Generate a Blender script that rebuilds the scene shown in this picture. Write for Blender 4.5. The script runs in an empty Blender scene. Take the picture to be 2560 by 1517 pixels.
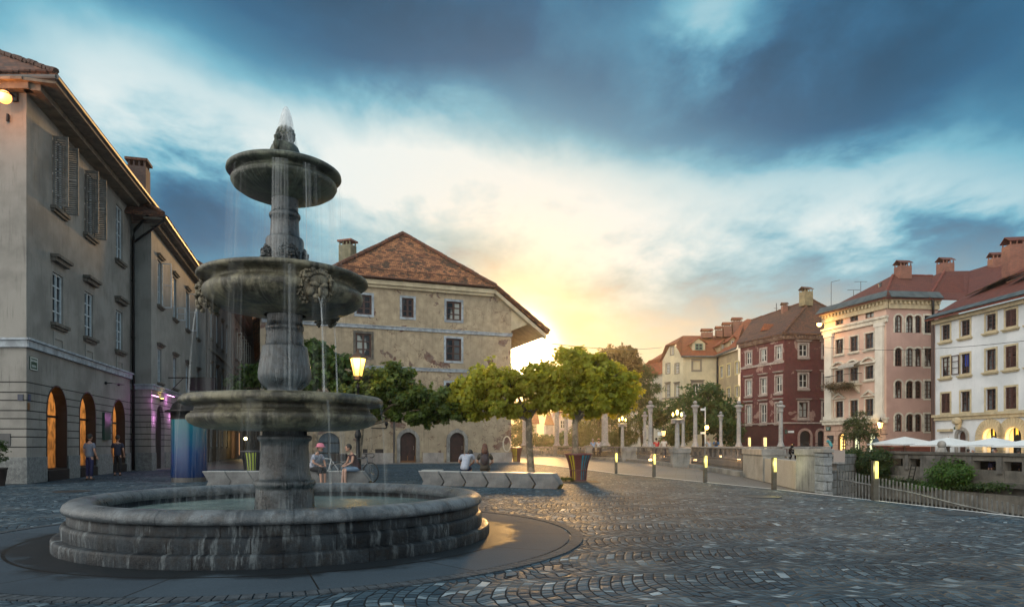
import bpy, bmesh, math, random
import numpy as np
from mathutils import Vector, Matrix
random.seed(7); RNG = np.random.RandomState(11)
PI = math.pi
SC = bpy.context.scene; COL = SC.collection

# ------------------------------------------------------------------ camera, sky, sun, exposure
F, CX, YH, HC = 1700.0, 1280.0, 1110.0, 1.4          # focal length and horizon of the 2560 px photograph, eye height in metres
cam = bpy.data.cameras.new('camera'); camo = bpy.data.objects.new('camera', cam); COL.objects.link(camo)
camo.location = (0, 0, HC); camo.rotation_euler = (PI/2, 0, 0)
cam.sensor_width = 36; cam.lens = 36*F/2560; cam.shift_y = (YH-758.5)/2560; cam.clip_end = 3000
SC.camera = camo
SC.view_settings.view_transform = 'Standard'; SC.view_settings.look = 'None'
SC.view_settings.exposure = 0.22; SC.view_settings.gamma = 1
SC.cycles.max_bounces = 6; SC.cycles.transparent_max_bounces = 24; SC.cycles.diffuse_bounces = 3
SC.cycles.glossy_bounces = 3; SC.cycles.sample_clamp_indirect = 4
SC.cycles.use_denoising = True

SUN_EL, SUN_AZ = math.radians(7.6), math.radians(0.25)   # azimuth from +Y towards +X

class NT:
    """tiny node-tree helper"""
    def __init__(s, tree): s.t = tree; s.n = tree.nodes; s.l = tree.links
    def new(s, typ, **kw):
        n = s.n.new(typ)
        for k, v in kw.items():
            if k == 'ins':
                for kk, vv in v.items(): s.set(n, kk, vv)
            else: setattr(n, k, v)
        return n
    def set(s, n, key, v):
        inp = n.inputs[key]
        if isinstance(v, bpy.types.NodeSocket): s.l.new(v, inp)
        elif isinstance(v, bpy.types.Node): s.l.new(v.outputs[0], inp)
        else: inp.default_value = v
    def math(s, op, a, b=None, c=None, clamp=False):
        n = s.n.new('ShaderNodeMath'); n.operation = op; n.use_clamp = clamp
        for i, v in enumerate((a, b, c)):
            if v is not None: s.set(n, i, v)
        return n.outputs[0]
    def mix(s, f, a, b, typ='MIX'):
        n = s.n.new('ShaderNodeMix'); n.data_type = 'RGBA'; n.blend_type = typ
        s.set(n, 0, f)
        for k, v in ((6, a), (7, b)):
            if isinstance(v, (tuple, list)): v = (*v[:3], 1)
            s.set(n, k, v)
        return n.outputs[2]
    def noise(s, vec, scale=5, detail=3, rough=.55, dist=0, out=0):
        n = s.n.new('ShaderNodeTexNoise')
        if vec is not None: s.set(n, 'Vector', vec)
        s.set(n, 'Scale', scale); s.set(n, 'Detail', detail); s.set(n, 'Roughness', rough); s.set(n, 'Distortion', dist)
        return n.outputs[out]
    def ramp(s, f, stops, interp='LINEAR'):
        n = s.n.new('ShaderNodeValToRGB'); s.set(n, 0, f); e = n.color_ramp.elements; n.color_ramp.interpolation = interp
        while len(e) > 1: e.remove(e[-1])
        for i, (p, c) in enumerate(stops):
            if not isinstance(c, (tuple, list)): c = (c, c, c)
            if i == 0: e[0].position = p; e[0].color = (*c[:3], 1)
            else: x = e.new(p); x.color = (*c[:3], 1)
        return n.outputs[0]
    def sstep(s, v, a, b):
        n = s.n.new('ShaderNodeMapRange'); n.interpolation_type = 'SMOOTHSTEP'; s.set(n, 0, v)
        s.set(n, 1, a); s.set(n, 2, b); return n.outputs[0]
    def mapping(s, vec, scale=(1, 1, 1), loc=(0, 0, 0), rot=(0, 0, 0)):
        n = s.n.new('ShaderNodeMapping'); s.set(n, 0, vec); n.inputs['Scale'].default_value = scale
        n.inputs['Location'].default_value = loc; n.inputs['Rotation'].default_value = rot; return n.outputs[0]

# sky: NISHITA dusk sky behind a broken, wind-drawn cloud layer, all in world directions
world = bpy.data.worlds.new("World"); SC.world = world; world.use_nodes = True
w = NT(world.node_tree); w.n.clear()
wout = w.new('ShaderNodeOutputWorld'); bg = w.new('ShaderNodeBackground'); w.l.new(bg.outputs[0], wout.inputs[0])
gen = w.new('ShaderNodeTexCoord').outputs['Generated']
sep = w.new('ShaderNodeSeparateXYZ', ins={0: gen}); dx, dy, dz = sep.outputs
az = w.math('ARCTAN2', dx, dy); el = w.math('ARCSINE', dz)
az = w.math('MULTIPLY', az, 57.2958); el = w.math('MULTIPLY', el, 57.2958)
elc = w.math('MAXIMUM', el, 0.0)
dzc = w.math('ADD', w.math('MAXIMUM', dz, 0.0), 0.16)
cp = w.new('ShaderNodeCombineXYZ', ins={0: w.math('DIVIDE', dx, dzc), 1: w.math('DIVIDE', dy, dzc), 2: 0.0}).outputs[0]
st = w.mapping(cp, scale=(1.0, .75, 1), rot=(0, 0, math.radians(-10)))
n1 = w.noise(st, 1.1, 5, .5, .25); n2 = w.noise(w.mapping(st, loc=(5, 2, 0)), 3.2, 7, .58, .2)
warp = w.math('MULTIPLY', w.math('SUBTRACT', n1, .5), 22.0)
warp2 = w.math('MULTIPLY', w.math('SUBTRACT', n2, .5), 12.0)
def px2ae(x, y):
    x = x*1.0223; y = y*1.0223
    vx, vz = (x-CX)/F, (YH-y)/F
    return math.degrees(math.atan2(vx, 1)), math.degrees(math.atan2(vz, math.hypot(1, vx)))
def blob(x, y, sa, se, rot, amp):
    """a cloud bank: centre by direction, half sizes in degrees, tilt, brightness"""
    a0, e0 = px2ae(x, y); c, s_ = math.cos(math.radians(rot)), math.sin(math.radians(rot))
    a = w.math('ADD', w.math('SUBTRACT', az, a0), warp); e = w.math('ADD', w.math('SUBTRACT', elc, e0), warp2)
    u = w.math('ADD', w.math('MULTIPLY', a, c/sa), w.math('MULTIPLY', e, s_/sa))
    v = w.math('ADD', w.math('MULTIPLY', a, -s_/se), w.math('MULTIPLY', e, c/se))
    d = w.math('ADD', w.math('MULTIPLY', u, u), w.math('MULTIPLY', v, v))
    return w.math('MULTIPLY', w.math('EXPONENT', w.math('MULTIPLY', d, -1.0)), amp)
cl = w.math('MULTIPLY', w.math('SUBTRACT', n1, .5), .55)
cl = w.math('ADD', cl, w.math('MULTIPLY', w.math('SUBTRACT', n2, .5), .74))
cl = w.math('ADD', cl, .42)
for b in [(430, 280, 11, 3.2, -10, .50), (330, 100, 7, 3.0, 10, .18), (1150, 370, 13, 4.5, -8, .46), (850, 400, 9, 5, 0, .26),
          (1750, 25, 4.0, 3.5, 60, .36), (1800, 500, 16, 5.5, 4, .44), (1350, 560, 15, 6, 0, .30), (2300, 480, 9, 3.0, 0, .22),
          (1000, 150, 20, 4.5, -10, -.26), (1650, 320, 18, 3.5, -4, -.20), (2150, 210, 17, 7, 18, -.26), (480, 520, 8, 5, 0, -.16),
          (120, 60, 10, 5, 0, -.06), (2350, 600, 10, 2.6, 0, -.12), (1150, -40, 26, 4.5, 0, -.20), (2300, 20, 12, 5, 0, -.14), (1500, 260, 9, 3, -10, .10), (2000, 470, 8, 2.2, 8, .14)]:
    cl = w.math('ADD', cl, blob(*b))
skyc = w.ramp(cl, [(0.0, (.018, .070, .135)), (.22, (.030, .120, .225)), (.42, (.070, .240, .370)), (.58, (.17, .42, .53)), (.78, (.42, .60, .65)), (1.0, (.72, .78, .77))])
# warm low sky round the sun
dA = w.math('SUBTRACT', az, math.degrees(SUN_AZ)); dE = w.math('SUBTRACT', el, math.degrees(SUN_EL))
r2 = w.math('ADD', w.math('MULTIPLY', dA, dA), w.math('MULTIPLY', dE, dE))
lowA = w.math('EXPONENT', w.math('MULTIPLY', w.math('POWER', w.math('DIVIDE', w.math('SUBTRACT', az, 12.0), 29.0), 2.0), -1.0))
lowE = w.math('SUBTRACT', 1.0, w.sstep(w.math('ADD', el, w.math('MULTIPLY', warp2, .7)), 5.0, 16.5))
lowf = w.math('MULTIPLY', lowA, lowE)
# unseen sky overhead, behind and beside the viewer: brightness added to light facades and ground
warmc = w.ramp(w.math('ADD', w.math('MULTIPLY', elc, .05), w.math('MULTIPLY', w.math('SUBTRACT', n2, .5), .5)), [(0.0, (.86, .62, .34)), (.35, (.80, .66, .45)), (.8, (.60, .62, .55))])
c = w.mix(w.math('MULTIPLY', lowf, .93), skyc, warmc)
topf = w.sstep(el, 42.0, 65.0)
c = w.mix(topf, c, w.mix(n2, (.40, .50, .56), (.62, .72, .78)))
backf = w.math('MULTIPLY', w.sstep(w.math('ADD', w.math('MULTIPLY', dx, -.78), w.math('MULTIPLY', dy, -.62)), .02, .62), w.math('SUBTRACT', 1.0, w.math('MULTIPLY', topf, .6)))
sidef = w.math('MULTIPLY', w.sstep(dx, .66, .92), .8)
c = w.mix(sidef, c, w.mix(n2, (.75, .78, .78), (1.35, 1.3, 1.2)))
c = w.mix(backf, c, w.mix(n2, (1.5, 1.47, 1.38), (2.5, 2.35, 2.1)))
rr = w.math('SQRT', r2)
g1 = w.math('EXPONENT', w.math('MULTIPLY', r2, -1/4.5))
g2 = w.math('EXPONENT', w.math('MULTIPLY', rr, -1/2.6))
g3 = w.math('EXPONENT', w.math('MULTIPLY', rr, -1/7.0))
def scal(col, f):
    n = w.n.new('ShaderNodeVectorMath'); n.operation = 'SCALE'
    if isinstance(col, tuple): n.inputs[0].default_value = col
    else: w.l.new(col, n.inputs[0])
    w.set(n, 3, f); return n.outputs[0]
def vadd(a, b):
    n = w.n.new('ShaderNodeVectorMath'); w.l.new(a, n.inputs[0]); w.l.new(b, n.inputs[1]); return n.outputs[0]
c = w.mix(w.math('MULTIPLY', w.math('EXPONENT', w.math('MULTIPLY', rr, -1/6.5)), .92), c, (.95, .50, .10))
c = vadd(c, scal((1.0, .86, .55), w.math('MULTIPLY', g1, 16.0)))
c = vadd(c, scal((1.0, .60, .10), w.math('MULTIPLY', g2, 2.0)))
c = vadd(c, scal((1.0, .55, .12), w.math('MULTIPLY', g3, .12)))
nish = w.new('ShaderNodeTexSky', sky_type='NISHITA', sun_disc=False, sun_elevation=SUN_EL, sun_rotation=SUN_AZ)
c = vadd(c, scal(nish.outputs[0], .002))
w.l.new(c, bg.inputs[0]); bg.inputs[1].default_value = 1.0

sun = bpy.data.lights.new('sun', 'SUN'); suno = bpy.data.objects.new('sun', sun); COL.objects.link(suno)
sun.energy = 2.4; sun.angle = math.radians(6.0); sun.color = (1.0, .55, .18)
sd = Vector((math.sin(SUN_AZ)*math.cos(SUN_EL), math.cos(SUN_AZ)*math.cos(SUN_EL), math.sin(SUN_EL)))
suno.rotation_euler = sd.to_track_quat('Z', 'Y').to_euler(); suno.location = (0, 60, 30)

# ------------------------------------------------------------------ materials
def mat(name, col, col2=None, rough=.7, nscale=3.0, bump=.0, bscale=40, metal=0, spec=.5, streak=0, streakcol=(.02, .02, .02),
        grain=0, emit=None, estr=0, rvar=0, dist=0, contrast=(.35, .65), detail=4, random_col=None, bdist=.02):
    m = bpy.data.materials.new(name); m.use_nodes = True; t = NT(m.node_tree)
    b = t.n['Principled BSDF']; b.inputs['Roughness'].default_value = rough; b.inputs['Metallic'].default_value = metal
    b.inputs['Specular IOR Level'].default_value = spec
    co = t.new('ShaderNodeTexCoord').outputs['Object']
    c1 = (*col, 1)
    out = None
    if col2 is not None:
        nz = t.noise(co, nscale, detail, .6, dist)
        f = t.sstep(nz, *contrast); out = t.mix(f, col, col2)
        if rvar: t.set(b, 'Roughness', t.math('ADD', rough, t.math('MULTIPLY', t.math('SUBTRACT', nz, .5), rvar)))
    if streak:
        ns = t.noise(t.mapping(co, scale=(5, 5, .35)), 2.2, 4, .65)
        nm = t.noise(co, .9, 2)
        f = t.math('MULTIPLY', t.sstep(ns, .5, .72), t.math('MULTIPLY', t.sstep(nm, .35, .65), streak))
        out = t.mix(f, out if out is not None else c1, streakcol)
    if grain:
        ng = t.noise(co, 55, 2, .7)
        out = t.mix(grain, out if out is not None else c1, t.ramp(ng, [(.3, .35), (.7, 1.6)]), 'MULTIPLY')
    if random_col is not None:
        ri = t.new('ShaderNodeNewGeometry').outputs['Random Per Island']
        out = t.mix(ri, out if out is not None else c1, random_col)
    if out is None: b.inputs['Base Color'].default_value = c1
    else: t.l.new(out, b.inputs['Base Color'])
    if bump:
        nb = t.noise(co, bscale, 3, .6)
        bn = t.new('ShaderNodeBump', ins={'Strength': bump, 'Distance': bdist, 'Height': nb}); t.l.new(bn.outputs[0], b.inputs['Normal'])
    if emit is not None:
        b.inputs['Emission Color'].default_value = (*emit, 1); b.inputs['Emission Strength'].default_value = estr
    m['nt'] = 0
    return m

def groove_plaster(name, col, col2, z_hi=3.75, plinth=.95):
    """rendered wall: rusticated joints cut below z_hi, stains above"""
    m = mat(name, col, col2, rough=.85, nscale=.7, grain=.22, streak=.85, streakcol=tuple(x*.42 for x in col), bump=.3, bscale=60)
    t = NT(m.node_tree); b = t.n['Principled BSDF']
    z = t.new('ShaderNodeSeparateXYZ', ins={0: t.new('ShaderNodeTexCoord').outputs['Object']}).outputs[2]
    def line(off):
        fr = t.math('FRACT', t.math('DIVIDE', t.math('SUBTRACT', z, off), .645))
        d = t.math('ABSOLUTE', t.math('SUBTRACT', fr, .5)); return t.math('GREATER_THAN', d, .468)
    l = t.math('MAXIMUM', line(1.66-.645*4), line(1.30-.645*4))
    l = t.math('MULTIPLY', l, t.math('MULTIPLY', t.math('LESS_THAN', z, z_hi), t.math('GREATER_THAN', z, plinth+.1)))
    old = b.inputs['Base Color'].links[0].from_socket
    t.l.new(t.mix(l, old, (.012, .012, .012)), b.inputs['Base Color'])
    return m

def roof_tiles(name, c1, c2, c3, w_=.19, h_=.16, moss=.5):
    m = bpy.data.materials.new(name); m.use_nodes = True; t = NT(m.node_tree); b = t.n['Principled BSDF']
    uv = t.new('ShaderNodeTexCoord').outputs['UV']; co = t.new('ShaderNodeTexCoord').outputs['Object']
    br = t.new('ShaderNodeTexBrick', offset=.5, ins={'Vector': uv, 'Color1': (0, 0, 0, 1), 'Color2': (1, 1, 1, 1), 'Mortar': (.5, .5, .5, 1), 'Scale': 1.0,
               'Mortar Size': .012, 'Mortar Smooth': .3, 'Bias': 0, 'Brick Width': w_, 'Row Height': h_})
    g = t.new('ShaderNodeSeparateColor', ins={0: br.outputs[0]}).outputs[0]
    base = t.mix(g, c1, c2)
    n = t.noise(co, .9, 5, .7, .6); n2 = t.noise(co, 3.2, 4, .7)
    f = t.sstep(t.math('ADD', n, t.math('MULTIPLY', t.math('SUBTRACT', n2, .5), .6)), .5, .62)
    base = t.mix(t.math('MULTIPLY', f, moss), base, c3)
    n3 = t.noise(t.mapping(co, scale=(1, 1, 1)), 9, 2, .7)
    base = t.mix(.5, base, t.ramp(n3, [(.3, .45), (.7, 1.5)]), 'MULTIPLY')
    base = t.mix(br.outputs[1], base, (.012, .009, .008))
    t.l.new(base, b.inputs['Base Color']); b.inputs['Roughness'].default_value = .85
    # each course overlaps the next one: saw-tooth height
    v = t.new('ShaderNodeSeparateXYZ', ins={0: uv}).outputs[1]
    saw = t.math('SUBTRACT', 1.0, t.math('FRACT', t.math('DIVIDE', v, h_)))
    hh = t.math('ADD', saw, t.math('MULTIPLY', g, .6))
    bn = t.new('ShaderNodeBump', ins={'Strength': .8, 'Distance': .03, 'Height': hh}); t.l.new(bn.outputs[0], b.inputs['Normal'])
    return m

def brick_mat(name, c1, c2, mortar, w_=.26, h_=.075, ms=.012, rough=.85, bump=.4, stain=.4):
    m = bpy.data.materials.new(name); m.use_nodes = True; t = NT(m.node_tree); b = t.n['Principled BSDF']
    uv = t.new('ShaderNodeTexCoord').outputs['UV']; co = t.new('ShaderNodeTexCoord').outputs['Object']
    br = t.new('ShaderNodeTexBrick', ins={'Vector': uv, 'Color1': (*c1, 1), 'Color2': (*c2, 1), 'Mortar': (*mortar, 1), 'Scale': 1.0,
               'Mortar Size': ms, 'Mortar Smooth': .2, 'Bias': 0, 'Brick Width': w_, 'Row Height': h_})
    n = t.noise(co, 1.5, 5, .65)
    o = t.mix(stain, br.outputs[0], t.ramp(n, [(.3, .3), (.7, 1.3)]), 'MULTIPLY')
    t.l.new(o, b.inputs['Base Color']); b.inputs['Roughness'].default_value = rough
    bn = t.new('ShaderNodeBump', ins={'Strength': bump, 'Distance': .015, 'Height': t.math('SUBTRACT', t.math('MULTIPLY', n, .4), br.outputs[1])}); t.l.new(bn.outputs[0], b.inputs['Normal'])
    return m

def peeled(name, paint, under, under2, thr=.56, scale=.45, crack=0, streak=.3):
    """painted render that has come off in patches"""
    m = bpy.data.materials.new(name); m.use_nodes = True; t = NT(m.node_tree); b = t.n['Principled BSDF']
    co = t.new('ShaderNodeTexCoord').outputs['Object']
    n = t.noise(co, scale, 7, .62, .35); f = t.sstep(n, thr, thr+.012)
    nn = t.noise(co, 2.2, 4, .6)
    p = t.mix(.75, (*paint, 1), t.ramp(nn, [(.3, .62), (.7, 1.25)]), 'MULTIPLY')
    p = t.mix(t.math('MULTIPLY', t.sstep(t.noise(co, .22, 4, .6), .42, .62), .45), p, tuple(x*.62+.02 for x in paint))
    u = t.mix(t.sstep(t.noise(co, 3, 4), .4, .6), under, under2)
    c = t.mix(f, p, u)
    ns = t.noise(t.mapping(co, scale=(4, 4, .3)), 2, 4, .65)
    c = t.mix(t.math('MULTIPLY', t.sstep(ns, .52, .75), streak), c, tuple(x*.35 for x in under))
    if crack:
        vo = t.new('ShaderNodeTexVoronoi', feature='DISTANCE_TO_EDGE', ins={'Vector': t.new('ShaderNodeVectorMath', operation='ADD', ins={0: co, 1: t.new('ShaderNodeVectorMath', operation='SCALE', ins={0: t.noise(co, 1.6, 4, .6, 0, 1), 3: 1.6})}), 'Scale': 1.15})
        d = vo.outputs[0]
        k = t.math('MULTIPLY', t.math('LESS_THAN', d, .022), t.sstep(t.noise(co, .3, 2), .46, .56))
        k = t.math('MULTIPLY', k, t.sstep(t.noise(co, 1.9, 2), .44, .56))
        c = t.mix(t.math('MULTIPLY', k, crack), c, (.10, .045, .03))
    t.l.new(c, b.inputs['Base Color']); b.inputs['Roughness'].default_value = .9
    h = t.math('ADD', t.math('MULTIPLY', f, -1.0), t.math('MULTIPLY', t.noise(co, 30, 3), .3))
    bn = t.new('ShaderNodeBump', ins={'Strength': .45, 'Distance': .03, 'Height': h}); t.l.new(bn.outputs[0], b.inputs['Normal'])
    return m

def glass_mat(name, dark, light=None, rough=.08, thr=.5):
    """a window pane seen from outside: dark room or curtain behind reflecting glass"""
    m = bpy.data.materials.new(name); m.use_nodes = True; t = NT(m.node_tree); b = t.n['Principled BSDF']
    b.inputs['Roughness'].default_value = rough; b.inputs['IOR'].default_value = 1.5; b.inputs['Specular IOR Level'].default_value = .3
    co = t.new('ShaderNodeTexCoord').outputs['Object']
    c = (*dark, 1)
    if light:
        nz = t.noise(t.mapping(co, scale=(1.2, 1.2, .35)), 1.1, 2, .5)
        c = t.mix(t.sstep(nz, thr, thr+.06), dark, light); t.l.new(c, b.inputs['Base Color'])
    else: b.inputs['Base Color'].default_value = c
    bn = t.new('ShaderNodeBump', ins={'Strength': .06, 'Distance': .05, 'Height': t.noise(co, 1.6, 1)}); t.l.new(bn.outputs[0], b.inputs['Normal'])
    return m

def emit_mat(name, col, s, base=(.8, .7, .5)):
    return mat(name, base, emit=col, estr=s, rough=.4)

def leaf_mat(name, c1, c2, trans=.4, tcol=None, scale=.8):
    m = bpy.data.materials.new(name); m.use_nodes = True; t = NT(m.node_tree); b = t.n['Principled BSDF']; o = t.n['Material Output']
    ri = t.new('ShaderNodeNewGeometry').outputs['Random Per Island']
    co = t.new('ShaderNodeTexCoord').outputs['Object']
    f = t.math('ADD', t.math('MULTIPLY', ri, .65), t.math('MULTIPLY', t.sstep(t.noise(co, scale, 2), .35, .65), .35))
    c = t.mix(f, c1, c2)
    t.l.new(c, b.inputs['Base Color']); b.inputs['Roughness'].default_value = .45; b.inputs['Specular IOR Level'].default_value = .35
    tr = t.new('ShaderNodeBsdfTranslucent'); t.l.new(t.mix(.6, c, tcol or tuple(x*1.6 for x in c2)), tr.inputs[0])
    mx = t.new('ShaderNodeMixShader', ins={0: trans}); t.l.new(b.outputs[0], mx.inputs[1]); t.l.new(tr.outputs[0], mx.inputs[2]); t.l.new(mx.outputs[0], o.inputs[0])
    return m

def veil_mat(name, alpha=.35, sx=18, sz=.5):
    """thin falling water: bright, mostly see-through, broken into vertical threads"""
    m = bpy.data.materials.new(name); m.use_nodes = True; t = NT(m.node_tree); o = t.n['Material Output']
    b = t.n['Principled BSDF']; b.inputs['Base Color'].default_value = (.85, .9, .93, 1); b.inputs['Roughness'].default_value = .25
    b.inputs['Emission Strength'].default_value = 0
    co = t.new('ShaderNodeTexCoord').outputs['Object']
    n = t.noise(t.mapping(co, scale=(sx, sx, sz)), 1.0, 3, .6)
    uv = t.new('ShaderNodeSeparateXYZ', ins={0: t.new('ShaderNodeTexCoord').outputs['UV']})
    a = t.math('MULTIPLY', t.sstep(n, .25, .85), alpha)
    lw = t.new('ShaderNodeLayerWeight', ins={'Blend': .5}).outputs['Facing']; a = t.math('MULTIPLY', a, t.math('SUBTRACT', 1.0, t.math('MULTIPLY', t.math('POWER', lw, 3.0), .85)))
    tr = t.new('ShaderNodeBsdfTransparent'); tl = t.new('ShaderNodeBsdfTranslucent', ins={0: (.85, .9, .93, 1)})
    m1 = t.new('ShaderNodeMixShader', ins={0: .5}); t.l.new(b.outputs[0], m1.inputs[1]); t.l.new(tl.outputs[0], m1.inputs[2])
    mx = t.new('ShaderNodeMixShader'); t.l.new(a, mx.inputs[0]); t.l.new(tr.outputs[0], mx.inputs[1]); t.l.new(m1.outputs[0], mx.inputs[2])
    t.l.new(mx.outputs[0], o.inputs[0]); return m

# ------------------------------------------------------------------ mesh helpers
OFF = {}
class MB:
    def __init__(s, M=None): s.v = []; s.f = []; s.M = M
    def pt(s, p):
        p = Vector(p)
        if s.M is not None: p = s.M @ p
        s.v.append(p); return len(s.v)-1
    def poly(s, pts): s.f.append([s.pt(p) for p in pts])
    def box(s, x0, x1, y0, y1, z0, z1):
        i = [s.pt(p) for p in ((x0, y0, z0), (x1, y0, z0), (x1, y1, z0), (x0, y1, z0), (x0, y0, z1), (x1, y0, z1), (x1, y1, z1), (x0, y1, z1))]
        for q in ((3, 2, 1, 0), (4, 5, 6, 7), (0, 1, 5, 4), (1, 2, 6, 5), (2, 3, 7, 6), (3, 0, 4, 7)): s.f.append([i[k] for k in q])
    def slab(s, pts, d):
        """polygon extruded by vector d"""
        d = Vector(d); a = [s.pt(p) for p in pts]; b = [s.pt(Vector(p)+d) for p in pts]; n = len(a)
        s.f.append(a); s.f.append(b[::-1])
        for k in range(n): s.f.append([a[k], b[k], b[(k+1) % n], a[(k+1) % n]])
    def tube(s, pts, r, n=8, cap=True):
        pts = [Vector(p) for p in pts]; rings = []
        if not isinstance(r, (list, tuple)): r = [r]*len(pts)
        for k, p in enumerate(pts):
            d = (pts[min(k+1, len(pts)-1)]-pts[max(k-1, 0)]).normalized()
            u = d.cross(Vector((0, 0, 1)));
            if u.length < .05: u = d.cross(Vector((1, 0, 0)))
            u.normalize(); v = d.cross(u)
            rings.append([s.pt(p+(u*math.cos(2*PI*j/n)+v*math.sin(2*PI*j/n))*r[k]) for j in range(n)])
        for k in range(len(rings)-1):
            for j in range(n): s.f.append([rings[k][j], rings[k][(j+1) % n], rings[k+1][(j+1) % n], rings[k+1][j]])
        if cap: s.f.append(rings[0][::-1]); s.f.append(rings[-1])
    def lathe(s, prof, n=32, c=(0, 0, 0), a0=0, a1=2*PI, capb=False, capt=False):
        full = abs(a1-a0-2*PI) < 1e-6; m = n if full else n+1; rings = []
        for (r, z) in prof: rings.append([s.pt((c[0]+r*math.cos(a0+(a1-a0)*j/n), c[1]+r*math.sin(a0+(a1-a0)*j/n), c[2]+z)) for j in range(m)])
        for k in range(len(rings)-1):
            for j in range(n): s.f.append([rings[k][j], rings[k][(j+1) % m], rings[k+1][(j+1) % m], rings[k+1][j]])
        if capb: s.f.append(rings[0][::-1])
        if capt: s.f.append(rings[-1])
    def ball(s, c, r, n=10, m=6, sc=(1, 1, 1), jit=0):
        prof = [(max(r*math.sin(PI*k/m), 1e-4), -r*math.cos(PI*k/m)) for k in range(m+1)]
        i0 = len(s.v)
        M0 = s.M; s.M = None; s.lathe(prof, n); s.M = M0
        for k in range(i0, len(s.v)):
            p = s.v[k]; j = 1+random.uniform(-jit, jit)
            p = Vector((p.x*sc[0]*j+c[0], p.y*sc[1]*j+c[1], p.z*sc[2]*j+c[2])); s.v[k] = M0 @ p if M0 is not None else p
    def bar(s, a, b, w_, h_=None):
        """square bar between two points"""
        s.tube([a, b], (w_ if h_ is None else max(w_, h_))*.7071, 4)
    def build(s, name, m, parent=None, smooth=False, bevel=0, at=None, uv=True, norm=True):
        vs = s.v
        if parent is not None: off = OFF[parent.name]
        elif at is not None: off = Vector(at)
        else:
            xs = [v.x for v in vs]; ys = [v.y for v in vs]; off = Vector(((min(xs)+max(xs))/2, (min(ys)+max(ys))/2, min(v.z for v in vs)))
        me = bpy.data.meshes.new(name); me.from_pydata([v-off for v in vs], [], s.f)
        if norm:
            bm = bmesh.new(); bm.from_mesh(me); bmesh.ops.remove_doubles(bm, verts=bm.verts, dist=.0004) if smooth else None
            bmesh.ops.recalc_face_normals(bm, faces=bm.faces); bm.to_mesh(me); bm.free()
        if uv: face_uv(me)
        me.materials.append(m)
        if smooth: me.shade_smooth() if smooth is True else me.shade_auto_smooth(angle=smooth) if hasattr(me, 'shade_auto_smooth') else me.shade_smooth()
        o = bpy.data.objects.new(name, me); COL.objects.link(o)
        if parent is not None: o.parent = parent
        else: o.location = off
        OFF[o.name] = off
        if bevel:
            b = o.modifiers.new('bevel', 'BEVEL'); b.width = bevel; b.segments = 2; b.limit_method = 'ANGLE'
        return o
def face_uv(me):
    uvl = me.uv_layers.new(name='UVMap').data
    vs = me.vertices
    for p in me.polygons:
        n = p.normal
        if abs(n.z) > .985: u = Vector((1, 0, 0)); v = Vector((0, 1, 0))
        else: u = Vector((-n.y, n.x, 0)).normalized(); v = n.cross(u); v = v if v.z > 0 else -v
        for li in p.loop_indices:
            c = vs[me.loops[li].vertex_index].co; uvl[li].uv = (c.dot(u), c.dot(v))
def tag(o, label=None, cat=None, group=None, kind=None):
    if label: o['label'] = label
    if cat: o['category'] = cat
    if group: o['group'] = group
    if kind: o['kind'] = kind
    return o
def thing(name, loc, label, cat, group=None, rz=0):
    o = bpy.data.objects.new(name, None); o.location = loc; o.rotation_euler = (0, 0, rz); o.empty_display_size = .3
    COL.objects.link(o); OFF[o.name] = Vector(loc) if rz == 0 and not isinstance(loc, str) else Vector((0, 0, 0))
    return tag(o, label, cat, group)
def proto(name, label, cat, group=None):
    """a thing modelled round its own origin, moved into place afterwards"""
    o = bpy.data.objects.new(name, None); COL.objects.link(o); OFF[o.name] = Vector((0, 0, 0)); o.empty_display_size = .3
    return tag(o, label, cat, group)
def place(o, loc, rz=0, sc=1): o.location = loc; o.rotation_euler = (0, 0, rz); o.scale = (sc, sc, sc) if not isinstance(sc, tuple) else sc; return o
def dup(o, loc=None, rz=0, label=None, sc=1, parent=None):
    c = o.copy(); COL.objects.link(c)
    if parent is not None: c.parent = parent
    OFF[c.name] = OFF.get(o.name, Vector((0, 0, 0)))
    for ch in list(o.children): dup(ch, parent=c)
    if loc is not None: place(c, loc, rz, sc)
    if label: c['label'] = label
    return c
def structure(o): o['kind'] = 'structure'; return o

def G(x, y, z=0.0):
    """ground point under a pixel"""
    Y = (HC-z)*F/(y-YH); return Vector(((x-CX)/F*Y, Y, z))
def AT(x, Y, z=0.0): return Vector(((x-CX)/F*Y, Y, z))
def ZY(y, Y): return HC+(YH-y)/F*Y

class Wall:
    """vertical plane through plan points A (left) and B (right) as the camera sees them; s along, t outwards, z up"""
    def __init__(s, A, B):
        s.A = Vector((A[0], A[1], 0)); s.B = Vector((B[0], B[1], 0)); d = s.B-s.A; s.L = d.length; s.d = d.normalized(); s.n = Vector((s.d.y, -s.d.x, 0))
    def P(s, a, t, z): return s.A+s.d*a+s.n*t+Vector((0, 0, z))
    def hit(s, x, y, t=0.0):
        k = (x-CX)/F; A = s.A+s.n*t      # X = k*Y
        a = (k*A.y-A.x)/(s.d.x-k*s.d.y); Y = A.y+s.d.y*a
        return a, ZY(y, Y)
    def sx(s, x, t=0.0): return s.hit(x, YH, t)[0]
    def mb(s):
        M = Matrix(((s.d.x, s.n.x, 0, s.A.x), (s.d.y, s.n.y, 0, s.A.y), (0, 0, 1, 0), (0, 0, 0, 1))); return MB(M)

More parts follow.
